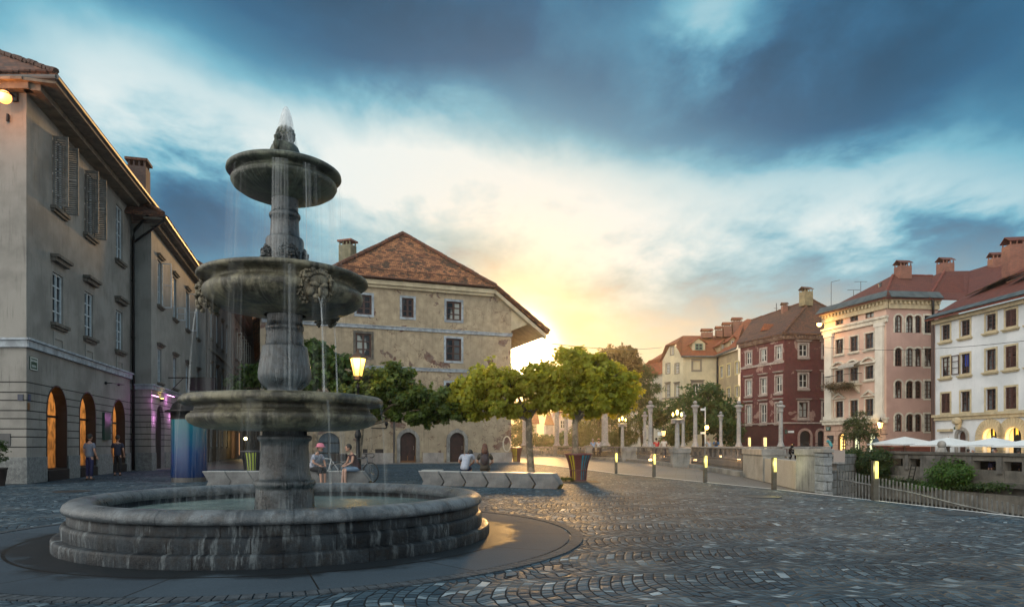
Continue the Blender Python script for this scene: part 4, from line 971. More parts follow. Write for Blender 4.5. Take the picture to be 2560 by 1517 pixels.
for k, o in enumerate(o1): window(HR, WR, *o[:4], frame=WHITEW, glass=GL_CURT, surround=PALE, sw=.2, bars=(1, 1), fw=.1, hood=(PALE, .3, .45 if k % 3 else .2, .18, .28) if k % 3 else None, sill=(PALE, .25, .12, .2))
for k, o in enumerate(o2): window(HR, WR2, *o[:4], frame=WHITEW if k < 2 else WOODB, glass=GL_DARK, surround=PALE, sw=.22, bars=(1, 1), fw=.1, hood=(PALE, .45, .3, .15, .3), sill=(PALE, .25, .12, .2))
for o in arcR:
    q = WR2.mb(); panel(q, outline(*o), -.24, -.18); do = q.build('gate', DARKW, HR); q = WR2.mb(); border(q, outline(*o), outline(o[0]-.3, o[1]+.3, o[2], o[3]+.3, o[4]+.25), .003, .12, closed=False); q.build('surround', mat('pink_stone', (.42, .27, .22), (.30, .2, .17), rough=.8), do)
LITS = emit_mat('lit_slit', (1.0, .72, .22), 1.2)
for o in slits: q = WR.mb(); q.box(o[0]+.35, o[1]-.02, -.22, -.1, o[2], o[3]-.02); q.build('lit_doorway', LITS, HR)
g = WR.mb(); g.box(-.1, WR.L+.35, .004, .45, zeR-.02, zeR+.2); g.box(-.1, WR.L+.2, .003, .25, zeR-.45, zeR-.025); z = WR.hit(1866, 919)[1]
for za_, zb_, e_ in ((z-.14, z+.14, -.02), (3.95, 4.12, .1)): q = WR.mb(); q.box(0, WR.L+e_, .003, .11, za_, zb_); q.build('string_course', PALE, HR)
n = 26
for k in range(n): g.box(.1+WR.L*k/n, .28+WR.L*k/n, .25, .42, zeR-.28, zeR-.03)
q = WR2.mb(); q.box(.1, WR2.L, .004, .45, zeR-.02, zeR+.2); q.box(.1, WR2.L, .003, .25, zeR-.45, zeR-.025); 
sq_ = WR2.mb(); sq_.box(0, WR2.L, .003, .12, 3.95, 4.12); sq_.build('string_course', PALE, HR)
for k in range(16): q.box(.1+WR2.L*k/16, .28+WR2.L*k/16, .25, .42, zeR-.28, zeR-.03)
RBC = mat('red_brown_cornice', (.17, .085, .06), (.30, .2, .15), rough=.8, nscale=1.5); g.build('cornice', RBC, HR); q.build('cornice', RBC, HR)
Ac, Bc, Cc = WR.P(-.2, .55, zeR+.2), WR.P(WR.L+.5, .55, zeR+.2), WR2.P(WR2.L+3, .5, zeR+.2)
pkR = AT(2030, 92); pkR.z = ZY(749, 92); pk2 = AT(1880, 101); pk2.z = ZY(800, 101)
Rm = MB(); tri_roof(Rm, [[Ac, Bc, pkR], [Ac, pkR, pk2]], .15); tri_roof(Rm, [[Bc, Cc, Cc+Vector((1, 8, 4.4)), pkR]], .15); ro = Rm.build('roof', TILE_DK, HR)
rc = MB(); ridge_caps(rc, Bc, pkR, .16, .45); ridge_caps(rc, pkR, pk2, .16, .45); ridge_caps(rc, pkR, Cc+Vector((1, 8, 4.4)), .16, .45); rc.build('ridge_tiles', RIDGE_O, ro)
q = AT(2015, 90.5); chimney(ro, q.x, 90.5, ZY(765, 90.5), ZY(718, 90.5), 1.3, 1.1, mat('yellowed_chimney', (.30, .24, .13), (.2, .16, .09), rough=.9, nscale=2), TILE_DK, rz=.3)
q = AT(1961, 94); chimney(ro, q.x, 94, ZY(792, 94), ZY(757, 94), .7, .7, BRICK, TILE_DK); q = AT(1974, 95); chimney(ro, q.x, 95, ZY(790, 95), ZY(765, 95), .7, .6, BRICK_OLD, TILE_DK)
q = AT(1941, 97); g = MB(); z0, z1 = ZY(800, 97), ZY(758, 97); g.tube([(q.x, 97, z0), (q.x, 97, z1)], .06, 5)
for dz_, w_ in ((-.7, .7), (-1.3, .9), (-1.6, .6)): g.tube([(q.x-w_*.5, 97, z1+dz_), (q.x+w_*.5, 97.3, z1+dz_)], .035, 5)
g.build('antenna', IRONG, ro)
wd = AT(1938, 88.5); 
g = WR.mb(); g.slab([(2.0, -1.6, zeR+1.6), (3.6, -1.6, zeR+1.6), (2.8, -1.6, zeR+2.5)], (0, -1.6, 0)); g.build('dormer', TILE_OR, ro)

# --- cream house with the half-hipped gable, and its tan wing
CB0, CB1 = AT(1708, 100).to_tuple()[:2], AT(1794, 100).to_tuple()[:2]; CA0 = AT(1656, 104.5).to_tuple()[:2]
WCa, WCb, WCc = Wall(CA0, CB0), Wall(CB0, CB1), Wall(CB1, (30.75, 92.5))
CREAM = mat('cream_render', (.60, .52, .34), (.46, .40, .27), rough=.85, nscale=.5, streak=.25, streakcol=(.3, .25, .17))
TAN = mat('tan_render', (.44, .34, .20), (.34, .26, .16), rough=.85, nscale=.6, streak=.3, streakcol=(.2, .15, .1))
HCr = thing('cream_house', WCb.P(3, -5, BZ), 'cream house with half-hipped gable and orange roof, left of the red house', 'house')
zeC = WCb.hit(1750, 892)[1]
oa = []
for a, b in ((1665.5, 1674.5), (1688, 1697)):
    for yt, yb in ((910, 933), (961, 993)): oa.append((WCa.sx(a), WCa.sx(b), WCa.hit(a, yb)[1], WCa.hit(a, yt)[1], 0))
oa.append((WCa.sx(1665.5), WCa.sx(1674.5), WCa.hit(1670, 1050)[1], WCa.hit(1670, 1022)[1], 0)); att = (WCa.sx(1677), WCa.sx(1684), WCa.hit(1680, 886)[1], WCa.hit(1680, 868)[1], 0)
zc0 = zeC
g = WCa.mb(); facade(g, 0, WCa.L, BZ, zc0, oa, .2)
sA1, zA1 = WCa.hit(1663, 868); sA2, zA2 = WCa.hit(1690, 862)
zzt = WCa.hit(1690, 863)[1]
facade(g, att[0]-.3, att[1]+.3, zc0, zzt, [att], .2)
g.poly([(0, 0, zc0), (att[0]-.3, 0, zc0), (att[0]-.3, 0, zzt)]); g.poly([(att[1]+.3, 0, zc0), (WCa.L, 0, zc0), (att[1]+.3, 0, zzt)])
ob = [span(WCb, 1733, 1750, 901.5, 924), span(WCb, 1732, 1754, 957, 985)]
q = WCb.mb(); facade(q, 0, WCb.L, BZ, zeC, ob, .2); merge(g, q); g.build('wall', CREAM, HCr, norm=False)
oc = []
for a, b in ((1800, 1807.5), (1818, 1826), (1838.5, 1846)):
    for k, (zb, zt) in enumerate(((WCc.hit(1800, 945)[1], WCc.hit(1800, 917)[1]), (WCc.hit(1838.5, 992)[1], WCc.hit(1838.5, 966)[1]))): oc.append((WCc.sx(a), WCc.sx(b), zb, zt, 0))
zeCc = WCc.hit(1845, 873)[1]
g = WCc.mb(); facade(g, 0, WCc.L, BZ, zeCc, oc, .2); g.build('side_wall', TAN, HCr, norm=False)
GREYT = mat('grey_trim', (.22, .19, .15), rough=.8)
for k, o in enumerate(oa+[att]): window(HCr, WCa, *o[:4], frame=WHITEW, glass=GL_CURT, surround=GREYT, sw=.16, bars=(1, 2), fw=.1, hood=(GREYT, .25, .2, .15, .25) if k in (1, 3, 4) else None)
for k, o in enumerate(ob): window(HCr, WCb, *o[:4], frame=WHITEW if k else CREAM, glass=GL_DARK if k else CREAM, surround=GREYT, sw=.28, bars=(2, 1) if k else (0, 0), fw=.12, hood=(GREYT, .4, .3, .15, .3) if k else None)
YT = mat('yellow_trim', (.66, .54, .25), rough=.8)
for o in oc: window(HCr, WCc, *o[:4], frame=WHITEW, glass=GL_DARK, surround=YT, sw=.16, bars=(1, 1), fw=.1)
for x_, y_ in ((1680, 994), (1665, 1068)): g = WCa.mb(); z = WCa.hit(x_, y_)[1]; g.box(0, WCa.L, .003, .12, z-.11, z+.11); g.build('string_course', GREYT, HCr)
rdg0 = AT(1707, 107); rdg0.z = ZY(839, 107); rdg1 = AT(1835, 106); rdg1.z = ZY(839, 106)
hp0, hp1 = WCa.P(att[0]-.9, .3, zzt+.3), WCa.P(att[1]+.9, .3, zzt+.3); cor = WCb.P(-.35, .4, zeC); cor2 = WCb.P(WCb.L+.2, .4, zeC); lf = WCa.P(-.5, .3, zc0-.2)
Rm = MB(); tri_roof(Rm, [[hp0, hp1, rdg0], [hp1, cor, rdg0], [cor, cor2, rdg1, rdg0], [lf, hp0, rdg0]], .14)
cA, cB = WCc.P(.0, .45, zeC+.05), WCc.P(WCc.L+.2, .45, zeCc+.1); cC = Vector((34.5, 101, zeC+5.5))
tri_roof(Rm, [[cA, cB, cC], [cA, cC, rdg1]], .14)
# higher ridge further back
b0 = AT(1815, 112); b0.z = ZY(830, 112); b1 = AT(1868, 112); b1.z = ZY(797, 112); b2 = AT(1950, 112); b2.z = ZY(799, 112); b3 = AT(1950, 104); b3.z = ZY(850, 104); b4 = AT(1815, 104); b4.z = ZY(850, 104)
tri_roof(Rm, [[b4, b3, b2, b1], [b4, b1, b0]], .14)
ro = Rm.build('roof', TILE_OR, HCr)
for a_, b_ in ((cor, cor2), (cA, cB)): g = MB(); g.tube([a_, b_], .16, 6); g.build('gutter', ZINC, ro)
g = MB(); q = WCb.P(WCb.L-.1, .25, 0); g.tube([(q.x, q.y, BZ), (q.x, q.y, zeC)], .13, 6); g.build('downpipe', IRON, HCr)
for (x, yt, yb, w_) in ((1767, 822, 845, 1.6), (1797, 816, 842, .9), (1817, 806, 842, 1.2), (1842, 794, 834, 1.4), (1852, 812, 844, .7)):
    q = AT(x, 105); chimney(ro, q.x, 105, ZY(yb, 105), ZY(yt, 105), w_, 1.0, BRICK, TILE_OR, gable=True)
def dormer(x, Y, yt, yb, wd_, parent, wallm, fm):
    q = AT(x, Y); z0, z1 = ZY(yb, Y), ZY(yt, Y); zm = z0+(z1-z0)*.62; g = MB(); h = wd_/2
    g.slab([(q.x-h, Y, z0), (q.x+h, Y, z0), (q.x+h, Y, zm), (q.x, Y, z1-.1), (q.x-h, Y, zm)], (0, 3.0, 0)); d = g.build('dormer', wallm, parent)
    g = MB(); g.slab([(q.x-h-.3, Y-.3, zm-.15), (q.x, Y-.3, z1), (q.x, Y+3, z1), (q.x-h-.3, Y+3, zm-.15)], (0, 0, .12)); g.slab([(q.x+h+.3, Y-.3, zm-.15), (q.x, Y-.3, z1), (q.x, Y+3, z1), (q.x+h+.3, Y+3, zm-.15)], (0, 0, .12)); g.build('dormer_roof', TILE_OR, d)
    g = MB(); a = h*.62; 
    for (u0, u1, v0, v1) in ((-a, -a+.12, z0+.3, zm), (a-.12, a, z0+.3, zm), (-.05, .05, z0+.3, zm), (-a, a, z0+.3, z0+.4), (-a, a, zm-.1, zm), (-a, a, (z0+zm)/2+.1, (z0+zm)/2+.18)): g.box(q.x+u0, q.x+u1, Y-.1, Y-.02, v0, v1)
    g.build('window', fm, d)
    g = MB(); g.box(q.x-a, q.x+a, Y-.05, Y-.004, z0+.3, zm); g.build('pane', GL_DARK, d)
dormer(1747, 101.5, 845, 880, 1.9, ro, CREAM, mat('green_frame', (.16, .28, .2), rough=.6)); dormer(1809, 99, 850, 877, .9, ro, TAN, WHITEW); dormer(1833, 96.5, 841, 869, 1.1, ro, TAN, WHITEW)

# --- house further left behind the trees, and far houses seen between the columns
W7 = Wall(AT(1560, 118).to_tuple()[:2], AT(1662, 108).to_tuple()[:2])
H7 = thing('small_cream_house', W7.P(W7.L/2, -4, BZ), 'pale house with a sagging orange roof, mostly behind the feathery tree', 'house')
z7 = W7.hit(1640, 935)[1]; o7 = [(k*2.1+.6, k*2.1+1.6, z, z+1.6, 0) for k in range(3) for z in (2.5, 6.0, 9.0)]
g = W7.mb(); facade(g, 0, W7.L, BZ, z7, o7, .2); add_back(g, W7, 9, z7); g.build('wall', mat('pale_render', (.50, .46, .36), (.40, .37, .30), rough=.85, nscale=.6), H7, norm=False)
for o in o7: window(H7, W7, *o[:4], frame=WHITEW, glass=GL_DARK, surround=TRIMW, sw=.14, fw=.1)
Rm = W7.mb(); Rm.slab([(-.5, .5, z7), (W7.L+.3, .5, z7), (W7.L+.3, -6, z7+6.2), (3, -6, z7+4.5)], (0, 0, -.14)); Rm.slab([(W7.L*.45, -1.5, z7+2.6), (W7.L+.3, -1.5, z7+2.6), (W7.L+.3, -1.9, z7+2.0), (W7.L*.3, -1.9, z7+2.0)], (0, .0, .12)); Rm.build('roof', TILE_OR, H7)
def far_house(name, x0, x1, Y, yt, label, pm, rm, win=True, pyr=False):
    W = Wall(AT(x0, Y).to_tuple()[:2], AT(x1, Y).to_tuple()[:2]); h = thing(name, W.P(W.L/2, -3, BZ), label, 'house'); z = ZY(yt, Y)
    nc = max(1, int(W.L/3.2)); op = [((k+.5)*W.L/nc-.55, (k+.5)*W.L/nc+.55, zz, zz+1.7, 0) for k in range(nc) for zz in (1.6, 4.8, 8.0) if zz+2 < z]
    g = W.mb(); facade(g, 0, W.L, BZ, z, op, .2); add_back(g, W, 8, z); g.build('wall', pm, h, norm=False)
    for o in op: window(h, W, *o[:4], frame=WHITEW, glass=GL_DARK, bars=(1, 1), fw=.12)
    g = W.mb()
    if pyr: g.slab([(-.3, .3, z), (W.L+.3, .3, z), (W.L/2, -3, z+4)], (0, -.3, 0)); g.slab([(W.L+.3, .3, z), (W.L+.3, -6, z), (W.L/2, -3, z+4)], (-.2, 0, 0))
    else: g.slab([(-.5, .5, z), (W.L+.5, .5, z), (W.L-1, -4, z+3.6), (1, -4, z+3.6)], (0, 0, -.14))
    g.build('roof', rm, h)
far_house('far_house', 1330, 1342, 128, 1058, 'narrow cream house far off, between the two plane tree trunks', mat('far_cream', (.55, .45, .3), rough=.85), TILE_OR)
far_house('far_turret_house', 1364, 1382, 140, 1062, 'far stone house with pointed orange roof beside the pale columns', mat('far_stone', (.42, .36, .32), (.3, .26, .24), rough=.85, nscale=1.5), TILE_OR, pyr=True)
far_house('far_white_house', 1383, 1431, 145, 1030, 'far white and pink house behind the pale columns left of the second trunk', mat('far_white', (.62, .52, .46), (.52, .32, .27), rough=.85, nscale=.25, contrast=(.48, .52)), TILE_OR)
far_house('far_pale_house', 1440, 1530, 150, 1040, 'far pale house hidden behind the willow', mat('far_pale', (.5, .45, .36), rough=.85), TILE_OR)
# --- pink house
PB = Vector((36.34, 66.0)); PA = Vector((34.0, 74.1)); PC = AT(2345, 66.6).to_tuple()[:2]
WP, WP2 = Wall(PA, PB), Wall(PB, PC)
PINKP = mat('pink_render', (.48, .31, .26), (.40, .255, .215), rough=.85, nscale=.5, grain=.12, streak=.2, streakcol=(.25, .15, .12))
PINKL = mat('light_pink_render', (.60, .42, .33), (.52, .35, .28), rough=.85, nscale=.5, grain=.1)
HP = thing('pink_house', (PB.x+3, PB.y+5, BZ), 'tall pink house with white pilasters, arched windows and a flowered balcony', 'house')
zeP = WP.hit(2216, 752)[1]
cx = [(2092, 2105), (2128, 2141), (2166, 2181)]
opp = []
zr = [(WP.hit(2092, 813)[1], WP.hit(2092, 791)[1]), (WP.hit(2092, 885)[1], WP.hit(2092, 849)[1]), (WP.hit(2095, 956)[1], WP.hit(2095, 925)[1]), (WP.hit(2095, 1043)[1], WP.hit(2095, 1003)[1])]
cc = [(WP.sx(a)+WP.sx(b))/2 for a, b in cx]; cc = [cc[0], (cc[0]+cc[2])/2, cc[2]]
for k, (zb, zt) in enumerate(zr):
    for c in cc: opp.append((c-.55, c+.55, zb, zt, 0, k))
agr = []
for a, b in ((2095, 2115), (2132, 2150), (2168, 2190)): s0, s1 = WP.sx(a), WP.sx(b); agr.append((s0, s1, BZ, WP.hit(2105, 1081)[1], (s1-s0)/2-.001))
zb1 = WP.hit(2060, 1052)[1]
g = WP.mb(); facade(g, 0, WP.L, zb1, zeP, [o[:5] for o in opp], .2); add_back(g, WP, 9, zeP, False); g.build('wall', PINKL, HP, norm=False)
g = WP.mb(); facade(g, 0, WP.L, BZ, zb1, agr, .25); g.build('ground_floor', brick_mat('pink_rusticated', (.50, .34, .26), (.44, .29, .22), (.25, .15, .12), 1.1, .5, .025, bump=.5, stain=.2), HP, norm=False)
op2 = []
rws = ((787, 831), (869, 915), (951, 995), (1034, 1078))
for yt, yb in rws:
    for (a, b, ar) in ((2237, 2255, .5), (2265, 2284, .5), (2285, 2303.5, .5), (2311, 2330, 0)):
        s0, s1 = WP2.sx(a), WP2.sx(b); op2.append((s0, s1, WP2.hit(2240, yb)[1], WP2.hit(2240, yt)[1], min(ar, (s1-s0)/2-.002) if ar else 0))
g = WP2.mb(); facade(g, 0, WP2.L, BZ, zeP, op2, .2); g.build('wall', PINKP, HP, norm=False)
for o in opp:
    k = o[5]; window(HP, WP, *o[:4], frame=WOODB, glass=GL_GRAPH if k != 1 else GL_CURT, surround=TRIMW if k else None, sw=.13, bars=(1, 1 if k == 0 else 2), fw=.08, sill=(TRIMW, .22, .1, .2) if k else None)
for o in op2: window(HP, WP2, *o[:5], frame=WOODB, glass=GL_CURT, surround=TRIMW, sw=.16, bars=(1, 3), fw=.08)
LITW = emit_mat('lit_arch_glass', (1.0, .55, .12), 1.7)
PALEG = emit_mat('lit_shop_glass', (.85, 1.0, .6), .8)
for k, o in enumerate(agr):
    q = WP.mb(); panel(q, outline(*o), -.27, -.22); p = q.build('lit_pane' if True else '', LITW if k == 0 else PALEG, HP)
    q = WP.mb(); border(q, outline(o[0]+.12, o[1]-.12, o[2], o[3]-.12, o[4]-.12), outline(*o), -.2, .02, closed=False); q.box(o[0]+.1, o[1]-.1, -.21, -.15, o[2]+1.9, o[2]+2.0); q.box((o[0]+o[1])/2-.05, (o[0]+o[1])/2+.05, -.21, -.15, o[2], o[3]-.3)
    if k == 0:
        for z in (.5, .85, 1.2, 1.55): q.box(o[0]+.4, o[1]-.2, -.21, -.16, o[2]+z, o[2]+z+.12)
    q.build('arch_frame', WOODB, p)
# cornices, pilasters, pediments
g = WP.mb(); g.box(-.2, WP.L+.35, .004, .5, zeP-.02, zeP+.15); g.box(-.1, WP.L+.2, .003, .22, zeP-.75, zeP-.025)
for k in range(18): g.box(.1+WP.L*k/18, .3+WP.L*k/18, .22, .42, zeP-.3, zeP-.03)
q = WP2.mb(); q.box(.12, WP2.L, .004, .5, zeP-.02, zeP+.15); q.box(.12, WP2.L, .003, .22, zeP-.75, zeP-.025)
for k in range(12): q.box(.2+WP2.L*k/12, .4+WP2.L*k/12, .22, .42, zeP-.3, zeP-.03)
g.build('cornice', TRIMC, HP); q.build('cornice', TRIMC, HP)
zk = WP.hit(2216, 797)[1]; g = WP.mb(); g.box(-.2, WP.L+.28, .003, .34, zk+.1, zk+.32); g.box(-.1, WP.L+.2, .003, .22, zk-.3, zk+.097); g.build('entablature', TRIMW, HP); g = WP.mb(); g.box(-.25, WP.L+.35, .003, .32, zb1-.1, zb1+.08); g.box(-.1, WP.L+.2, .003, .2, zb1-.45, zb1-.103)
g.build('string_course', TRIMW, HP)
for a, b in ((2066, 2083), (2192, 2211)):
    s0, s1 = WP.sx(a), WP.sx(b); g = WP.mb(); g.box(s0, s1, .005, .26, zb1+.45, zk-.65); g.box(s0-.12, s1+.12, .005, .34, zb1+.085, zb1+.45); g.box(s0-.12, s1+.12, .005, .32, zk-.65, zk-.303); g.build('pilaster', mat('pilaster_white', (.66, .62, .54), (.56, .52, .45), rough=.8, nscale=.8) if a < 2100 else bpy.data.materials['pilaster_white'], HP)
for c in cc:
    z = zr[2][1]+.35; g = WP.mb(); pts = [(c-1.05, z)]+[(c-1.05+2.1*k/10, z+.55*math.sin(PI*k/10)) for k in range(1, 10)]+[(c+1.05, z)]
    pin = [(c+(x-c)*.78, z+.04+(zz-z)*.62) for x, zz in pts]; border(g, pin, pts, .003, .28); g.box(c-1.1, c+1.1, .003, .3, z-.14, z-.003); g.build('pediment', TRIMW, HP)
for c in (cc[0], cc[2]):
    z = zr[3][1]+.3; g = WP.mb(); border(g, [(c-.7, z+.05), (c, z+.4), (c+.7, z+.05)], [(c-1.05, z-.06), (c, z+.62), (c+1.05, z-.06)], .003, .22); g.build('pediment', TRIMW, HP)
# balcony
c0, c1 = cc[0]-1.0, cc[1]+1.1; z = zr[2][0]-.35
g = WP.mb(); g.box(c0, c1, .02, 1.0, z-.16, z); g.slab([(c0+.3, .02, z-.17), (c0+.3, .8, z-.17), (c0+.3, .02, z-1.0)], (.25, 0, 0)); g.slab([(c1-.55, .02, z-.17), (c1-.55, .8, z-.17), (c1-.55, .02, z-1.0)], (.25, 0, 0)); bl = g.build('balcony', TRIMW, HP)
g = WP.mb(); zt = z+1.0; g.tube([(c0, .05, zt), (c0, .98, zt), (c1, .98, zt), (c1, .05, zt)], .035, 5)
for k in range(26): x = c0+(c1-c0)*k/25; g.tube([(x, .98, z), (x, .98, zt)], .014, 4)
for k in range(6): g.tube([(c0, .05+.18*k, z), (c0, .05+.18*k, zt)], .014, 4); g.tube([(c1, .05+.18*k, z), (c1, .05+.18*k, zt)], .014, 4)
g.build('railing', IRON, bl)
g = WP.mb(); za = zr[2][1]+.1; g.slab([(cc[0]+.9, .06, za+.5), (cc[1]+1.0, .06, za+.5), (cc[1]+1.0, .95, za+.1), (cc[0]+.9, .95, za+.1)], (0, 0, .05)); g.slab([(cc[0]+.9, .95, za+.1), (cc[1]+1.0, .95, za+.1), (cc[1]+1.0, .96, za-.12), (cc[0]+.9, .96, za-.12)], (0, .03, 0)); g.build('awning', mat('grey_awning', (.45, .43, .38), (.25, .24, .22), rough=.8, nscale=8), HP)
# roof with zinc gutter band
def PX(x, y, Y): return AT(x, Y, ZY(y, Y))
Rm = MB(); zg = zeP+.18; a0, a1, a2 = WP.P(-.3, .75, zg), WP.P(WP.L+.45, .7, zg), WP2.P(WP2.L+1.0, .7, zg)
pz1 = AT(2232, 71.5); pz1.z = ZY(688, 71.5); pz0 = AT(2120, 82); pz0.z = ZY(765, 82); pz2 = AT(2350, 73); pz2.z = ZY(690, 73); 
b1_ = AT(2303, 65.9); kk = AT(2361, 72); kk.z = ZY(678, 72)
pz0 = AT(2150, 84); pz0.z = ZY(742, 84)
tri_roof(Rm, [[a0, a1, pz1], [a0, pz1, pz0]], .12); mid = WP2.P(WP2.L*.72, .7, zg); rb = AT(2331, 72); rb.z = ZY(690, 72)
tri_roof(Rm, [[a1, mid, rb, pz1], [mid, WP2.P(WP2.L+3, .7, zg), PX(2424, 677, 74), kk], [mid, kk, rb]], .12); ro = Rm.build('roof', TILE_RED, HP)
rc = MB(); ridge_caps(rc, a1, pz1, .13, .5); ridge_caps(rc, pz1, rb, .13, .5); rc.build('ridge_tiles', RIDGE_R, ro); rc = MB(); ridge_caps(rc, mid, kk, .13, .5); rc.build('ridge_tiles', RIDGE_R, ro)
g = WP.mb(); 
g.slab([(-.4, .80, zg+.04), (WP.L+.8, .80, zg+.04), (WP.L+.3, .15, zg+.75), (-.4, .15, zg+.75)], (0, .03, .03)); q = WP2.mb(); q.slab([(-.05, .80, zg+.04), (WP2.L, .80, zg+.04), (WP2.L, .15, zg+.75), (.1, .15, zg+.75)], (0, .03, .03)); g.build('gutter', ZINC, ro); q.build('gutter', ZINC, ro)
q = AT(2257, 71); chimney(ro, q.x, 71, ZY(700, 71), ZY(652, 71), 1.25, 1.05, BRICK, TILE_RED, rz=.1)
q = AT(2363, 73.4); chimney(ro, q.x, 73.4, ZY(695, 73.4), ZY(645, 73.4), 1.3, 1.05, BRICK, TILE_RED, rz=.1)
q = AT(2200, 70); g = MB(); g.lathe([(.14, 0), (.14, .9), (.2, .95), (.2, 1.05)], 10, (q.x, 70, ZY(733, 70)), capt=True); g.build('vent_pipe', IRONG, ro)
for (x, yt, yb, kind) in ((2078, 705, 745, 0), (2152, 704, 727, 1), (2134, 725, 740, 1)):
    q = AT(x, 86); g = MB(); zt, zb = ZY(yt, 86), ZY(yb, 86); g.tube([(q.x, 86, zb-1), (q.x, 86, zt)], .035, 5); g.tube([(q.x, 86, zt), (q.x+(1.1 if not kind else .8), 86, zt+(.25 if not kind else 0))], .03, 5)
    if kind: g.tube([(q.x, 86, zt), (q.x-.8, 86, zt)], .03, 5)
    g.build('antenna', IRONG, ro)
g = MB(); q = WP2.P(WP2.L-.6, .12, 0); q2 = WP2.P(WP2.L-1.1, .7, zg-.1); g.tube([q2, (q.x, q.y, zg-1.3), (q.x, q.y, zg-4.2)], .12, 8); g.build('downpipe', IRON, HP, smooth=True)
wall_sign(WP, 2067, 1066, 2077, 1076, GREEN, 'street_sign', 'small green street name sign on the left pilaster base of the pink house', 'sign', [('MESTNI', 1), ('TRG', 1)], SIGNW, t=.12)
wall_sign(WR2, 1962, 1073, 1968, 1084, GREEN, 'street_sign', 'small green street name sign by the corner of the red house', 'sign', [('GALLUSOVO', 1), ('NABREŽJE', 1)], SIGNW)
wall_sign(WR2, 1969.5, 1076, 1985, 1081.5, SIGNW, 'direction_sign', 'white rectangular direction plate on the red house beside the green sign', 'sign')
wall_sign(WP, 2074, 1088, 2084, 1107, mat('menu_black', (.01, .01, .012), rough=.4), 'menu_board', 'tall black board with white lines left of the orange lit arch', 'board', [('- - -', 1), ('= = =', 1), ('- - -', 1)], SIGNW, t=.08)
def wall_lantern(W, px, py, label, name='wall_lantern', en=160, sc=1, col=(1, .62, .2)):
    s, z = W.hit(px, py, .9); p = W.P(s, .9, z); r = thing(name, p, label, 'lamp'); g = MB(Matrix.Translation(p) @ Matrix.Scale(sc, 4))
    g.lathe([(.06, .5), (.1, .45), (.32, .28), (.30, .26)], 6); g.tube([(0, 0, .45), (0, 0, .7)], .03, 6); g.lathe([(.16, -.3), (.18, -.26)], 6, capb=True)
    for k in range(6): a = 2*PI*k/6; g.tube([(.17*math.cos(a), .17*math.sin(a), -.28), (.29*math.cos(a), .29*math.sin(a), .27)], .014, 4)
    a = MB(); a.tube([W.P(s, .9, z-.35*sc), W.P(s, .9, z-.75*sc), W.P(s, .02, z-.75*sc)], .03, 6); merge(g, a); g.build('bracket', IRON, r)
    g = MB(Matrix.Translation(p) @ Matrix.Scale(sc, 4)); g.lathe([(.14, -.25), (.25, .24)], 6, capb=True, capt=True); g.build('glass', emit_mat('lantern_glow', (1, .55, .12), 2.2) if 'lantern_glow' not in bpy.data.materials else bpy.data.materials['lantern_glow'], r)
    lamp_light('lantern_light', W.P(s, 1.25, z+.1), col, en, .15, r)
wall_lantern(WP, 2201, 1063, 'glowing wall lantern on the pink house above the umbrellas', en=170, sc=1.1)
s, z = WP.hit(2056, 811, .6); p = WP.P(s, 1.0, z); r = thing('flood_lamp', p, 'glowing orange lamp at the cornice of the pink house', 'lamp')
g = MB(); g.tube([p+Vector((.6, .6, .1)), p+Vector((0, 0, .1))], .05, 6); g.lathe([(.28, .1), (.1, .26), (.0, .28)], 12, p); g.build('arm', IRON, r)
g = MB(); g.ball(p, .26, 12, 8); g.build('globe', emit_mat('flood_glow', (1, .6, .14), 9), r, smooth=True); lamp_light('flood_light', p+Vector((-.3, -.7, -.3)), (1, .5, .15), 260, .2, r)
# --- white house
WA = AT(2338, 60); WBp = Vector((38.9, 46.0)); WW = Wall((WA.x, 60.0), WBp)
WHT = mat('white_render', (.66, .68, .70), (.52, .55, .57), rough=.85, nscale=.35, grain=.18, streak=.25, streakcol=(.36, .37, .37))
HW = thing('white_house', WW.P(6, -5, BZ), 'white house with brown windows and two glowing rusticated arches, at the right edge', 'house')
zeW = WW.hit(2341, 800)[1]
rowsW = [(WW.hit(2355, 851)[1], WW.hit(2355, 814)[1]), (WW.hit(2355, 941)[1], WW.hit(2355, 894)[1]), (WW.hit(2355, 1032)[1], WW.hit(2355, 984)[1])]
cw = [(2355, 2374), (2403, 2424), (2466, 2489), (2515, 2541), (2570, 2600), (2640, 2672)]
ow = []
for i, (a, b) in enumerate(cw):
    s0, s1 = WW.sx(a), WW.sx(b); c = (s0+s1)/2
    for k, (zb, zt) in enumerate(rowsW): ow.append((c-.5, c+.5, zb, zt, 0, i, k))
dW = (WW.sx(2395), WW.sx(2416.5), BZ, WW.hit(2405, 1076)[1], .55); dW = (*dW[:4], (dW[1]-dW[0])/2-.001)
dW2 = (WW.sx(2360), WW.sx(2375), BZ, WW.hit(2360, 1098)[1], 0)
aW = []
for a, b, yt in ((2458.5, 2495, 1070), (2514, 2556, 1067), (2585, 2635, 1064)): s0, s1 = WW.sx(a), WW.sx(b); aW.append((s0, s1, BZ, WW.hit((a+b)/2, yt)[1], (s1-s0)/2-.001))
g = WW.mb(); facade(g, 0, WW.L, BZ, zeW, [o[:5] for o in ow]+[dW, dW2], .22) if False else facade(g, 0, WW.L, BZ, zeW, [o[:5] for o in ow]+[dW, dW2]+aW, .3); add_back(g, WW, 10, zeW, True); g.build('wall', WHT, HW, norm=False)
SHB = mat('brown_shutter', (.075, .025, .018), (.05, .018, .014), rough=.6)
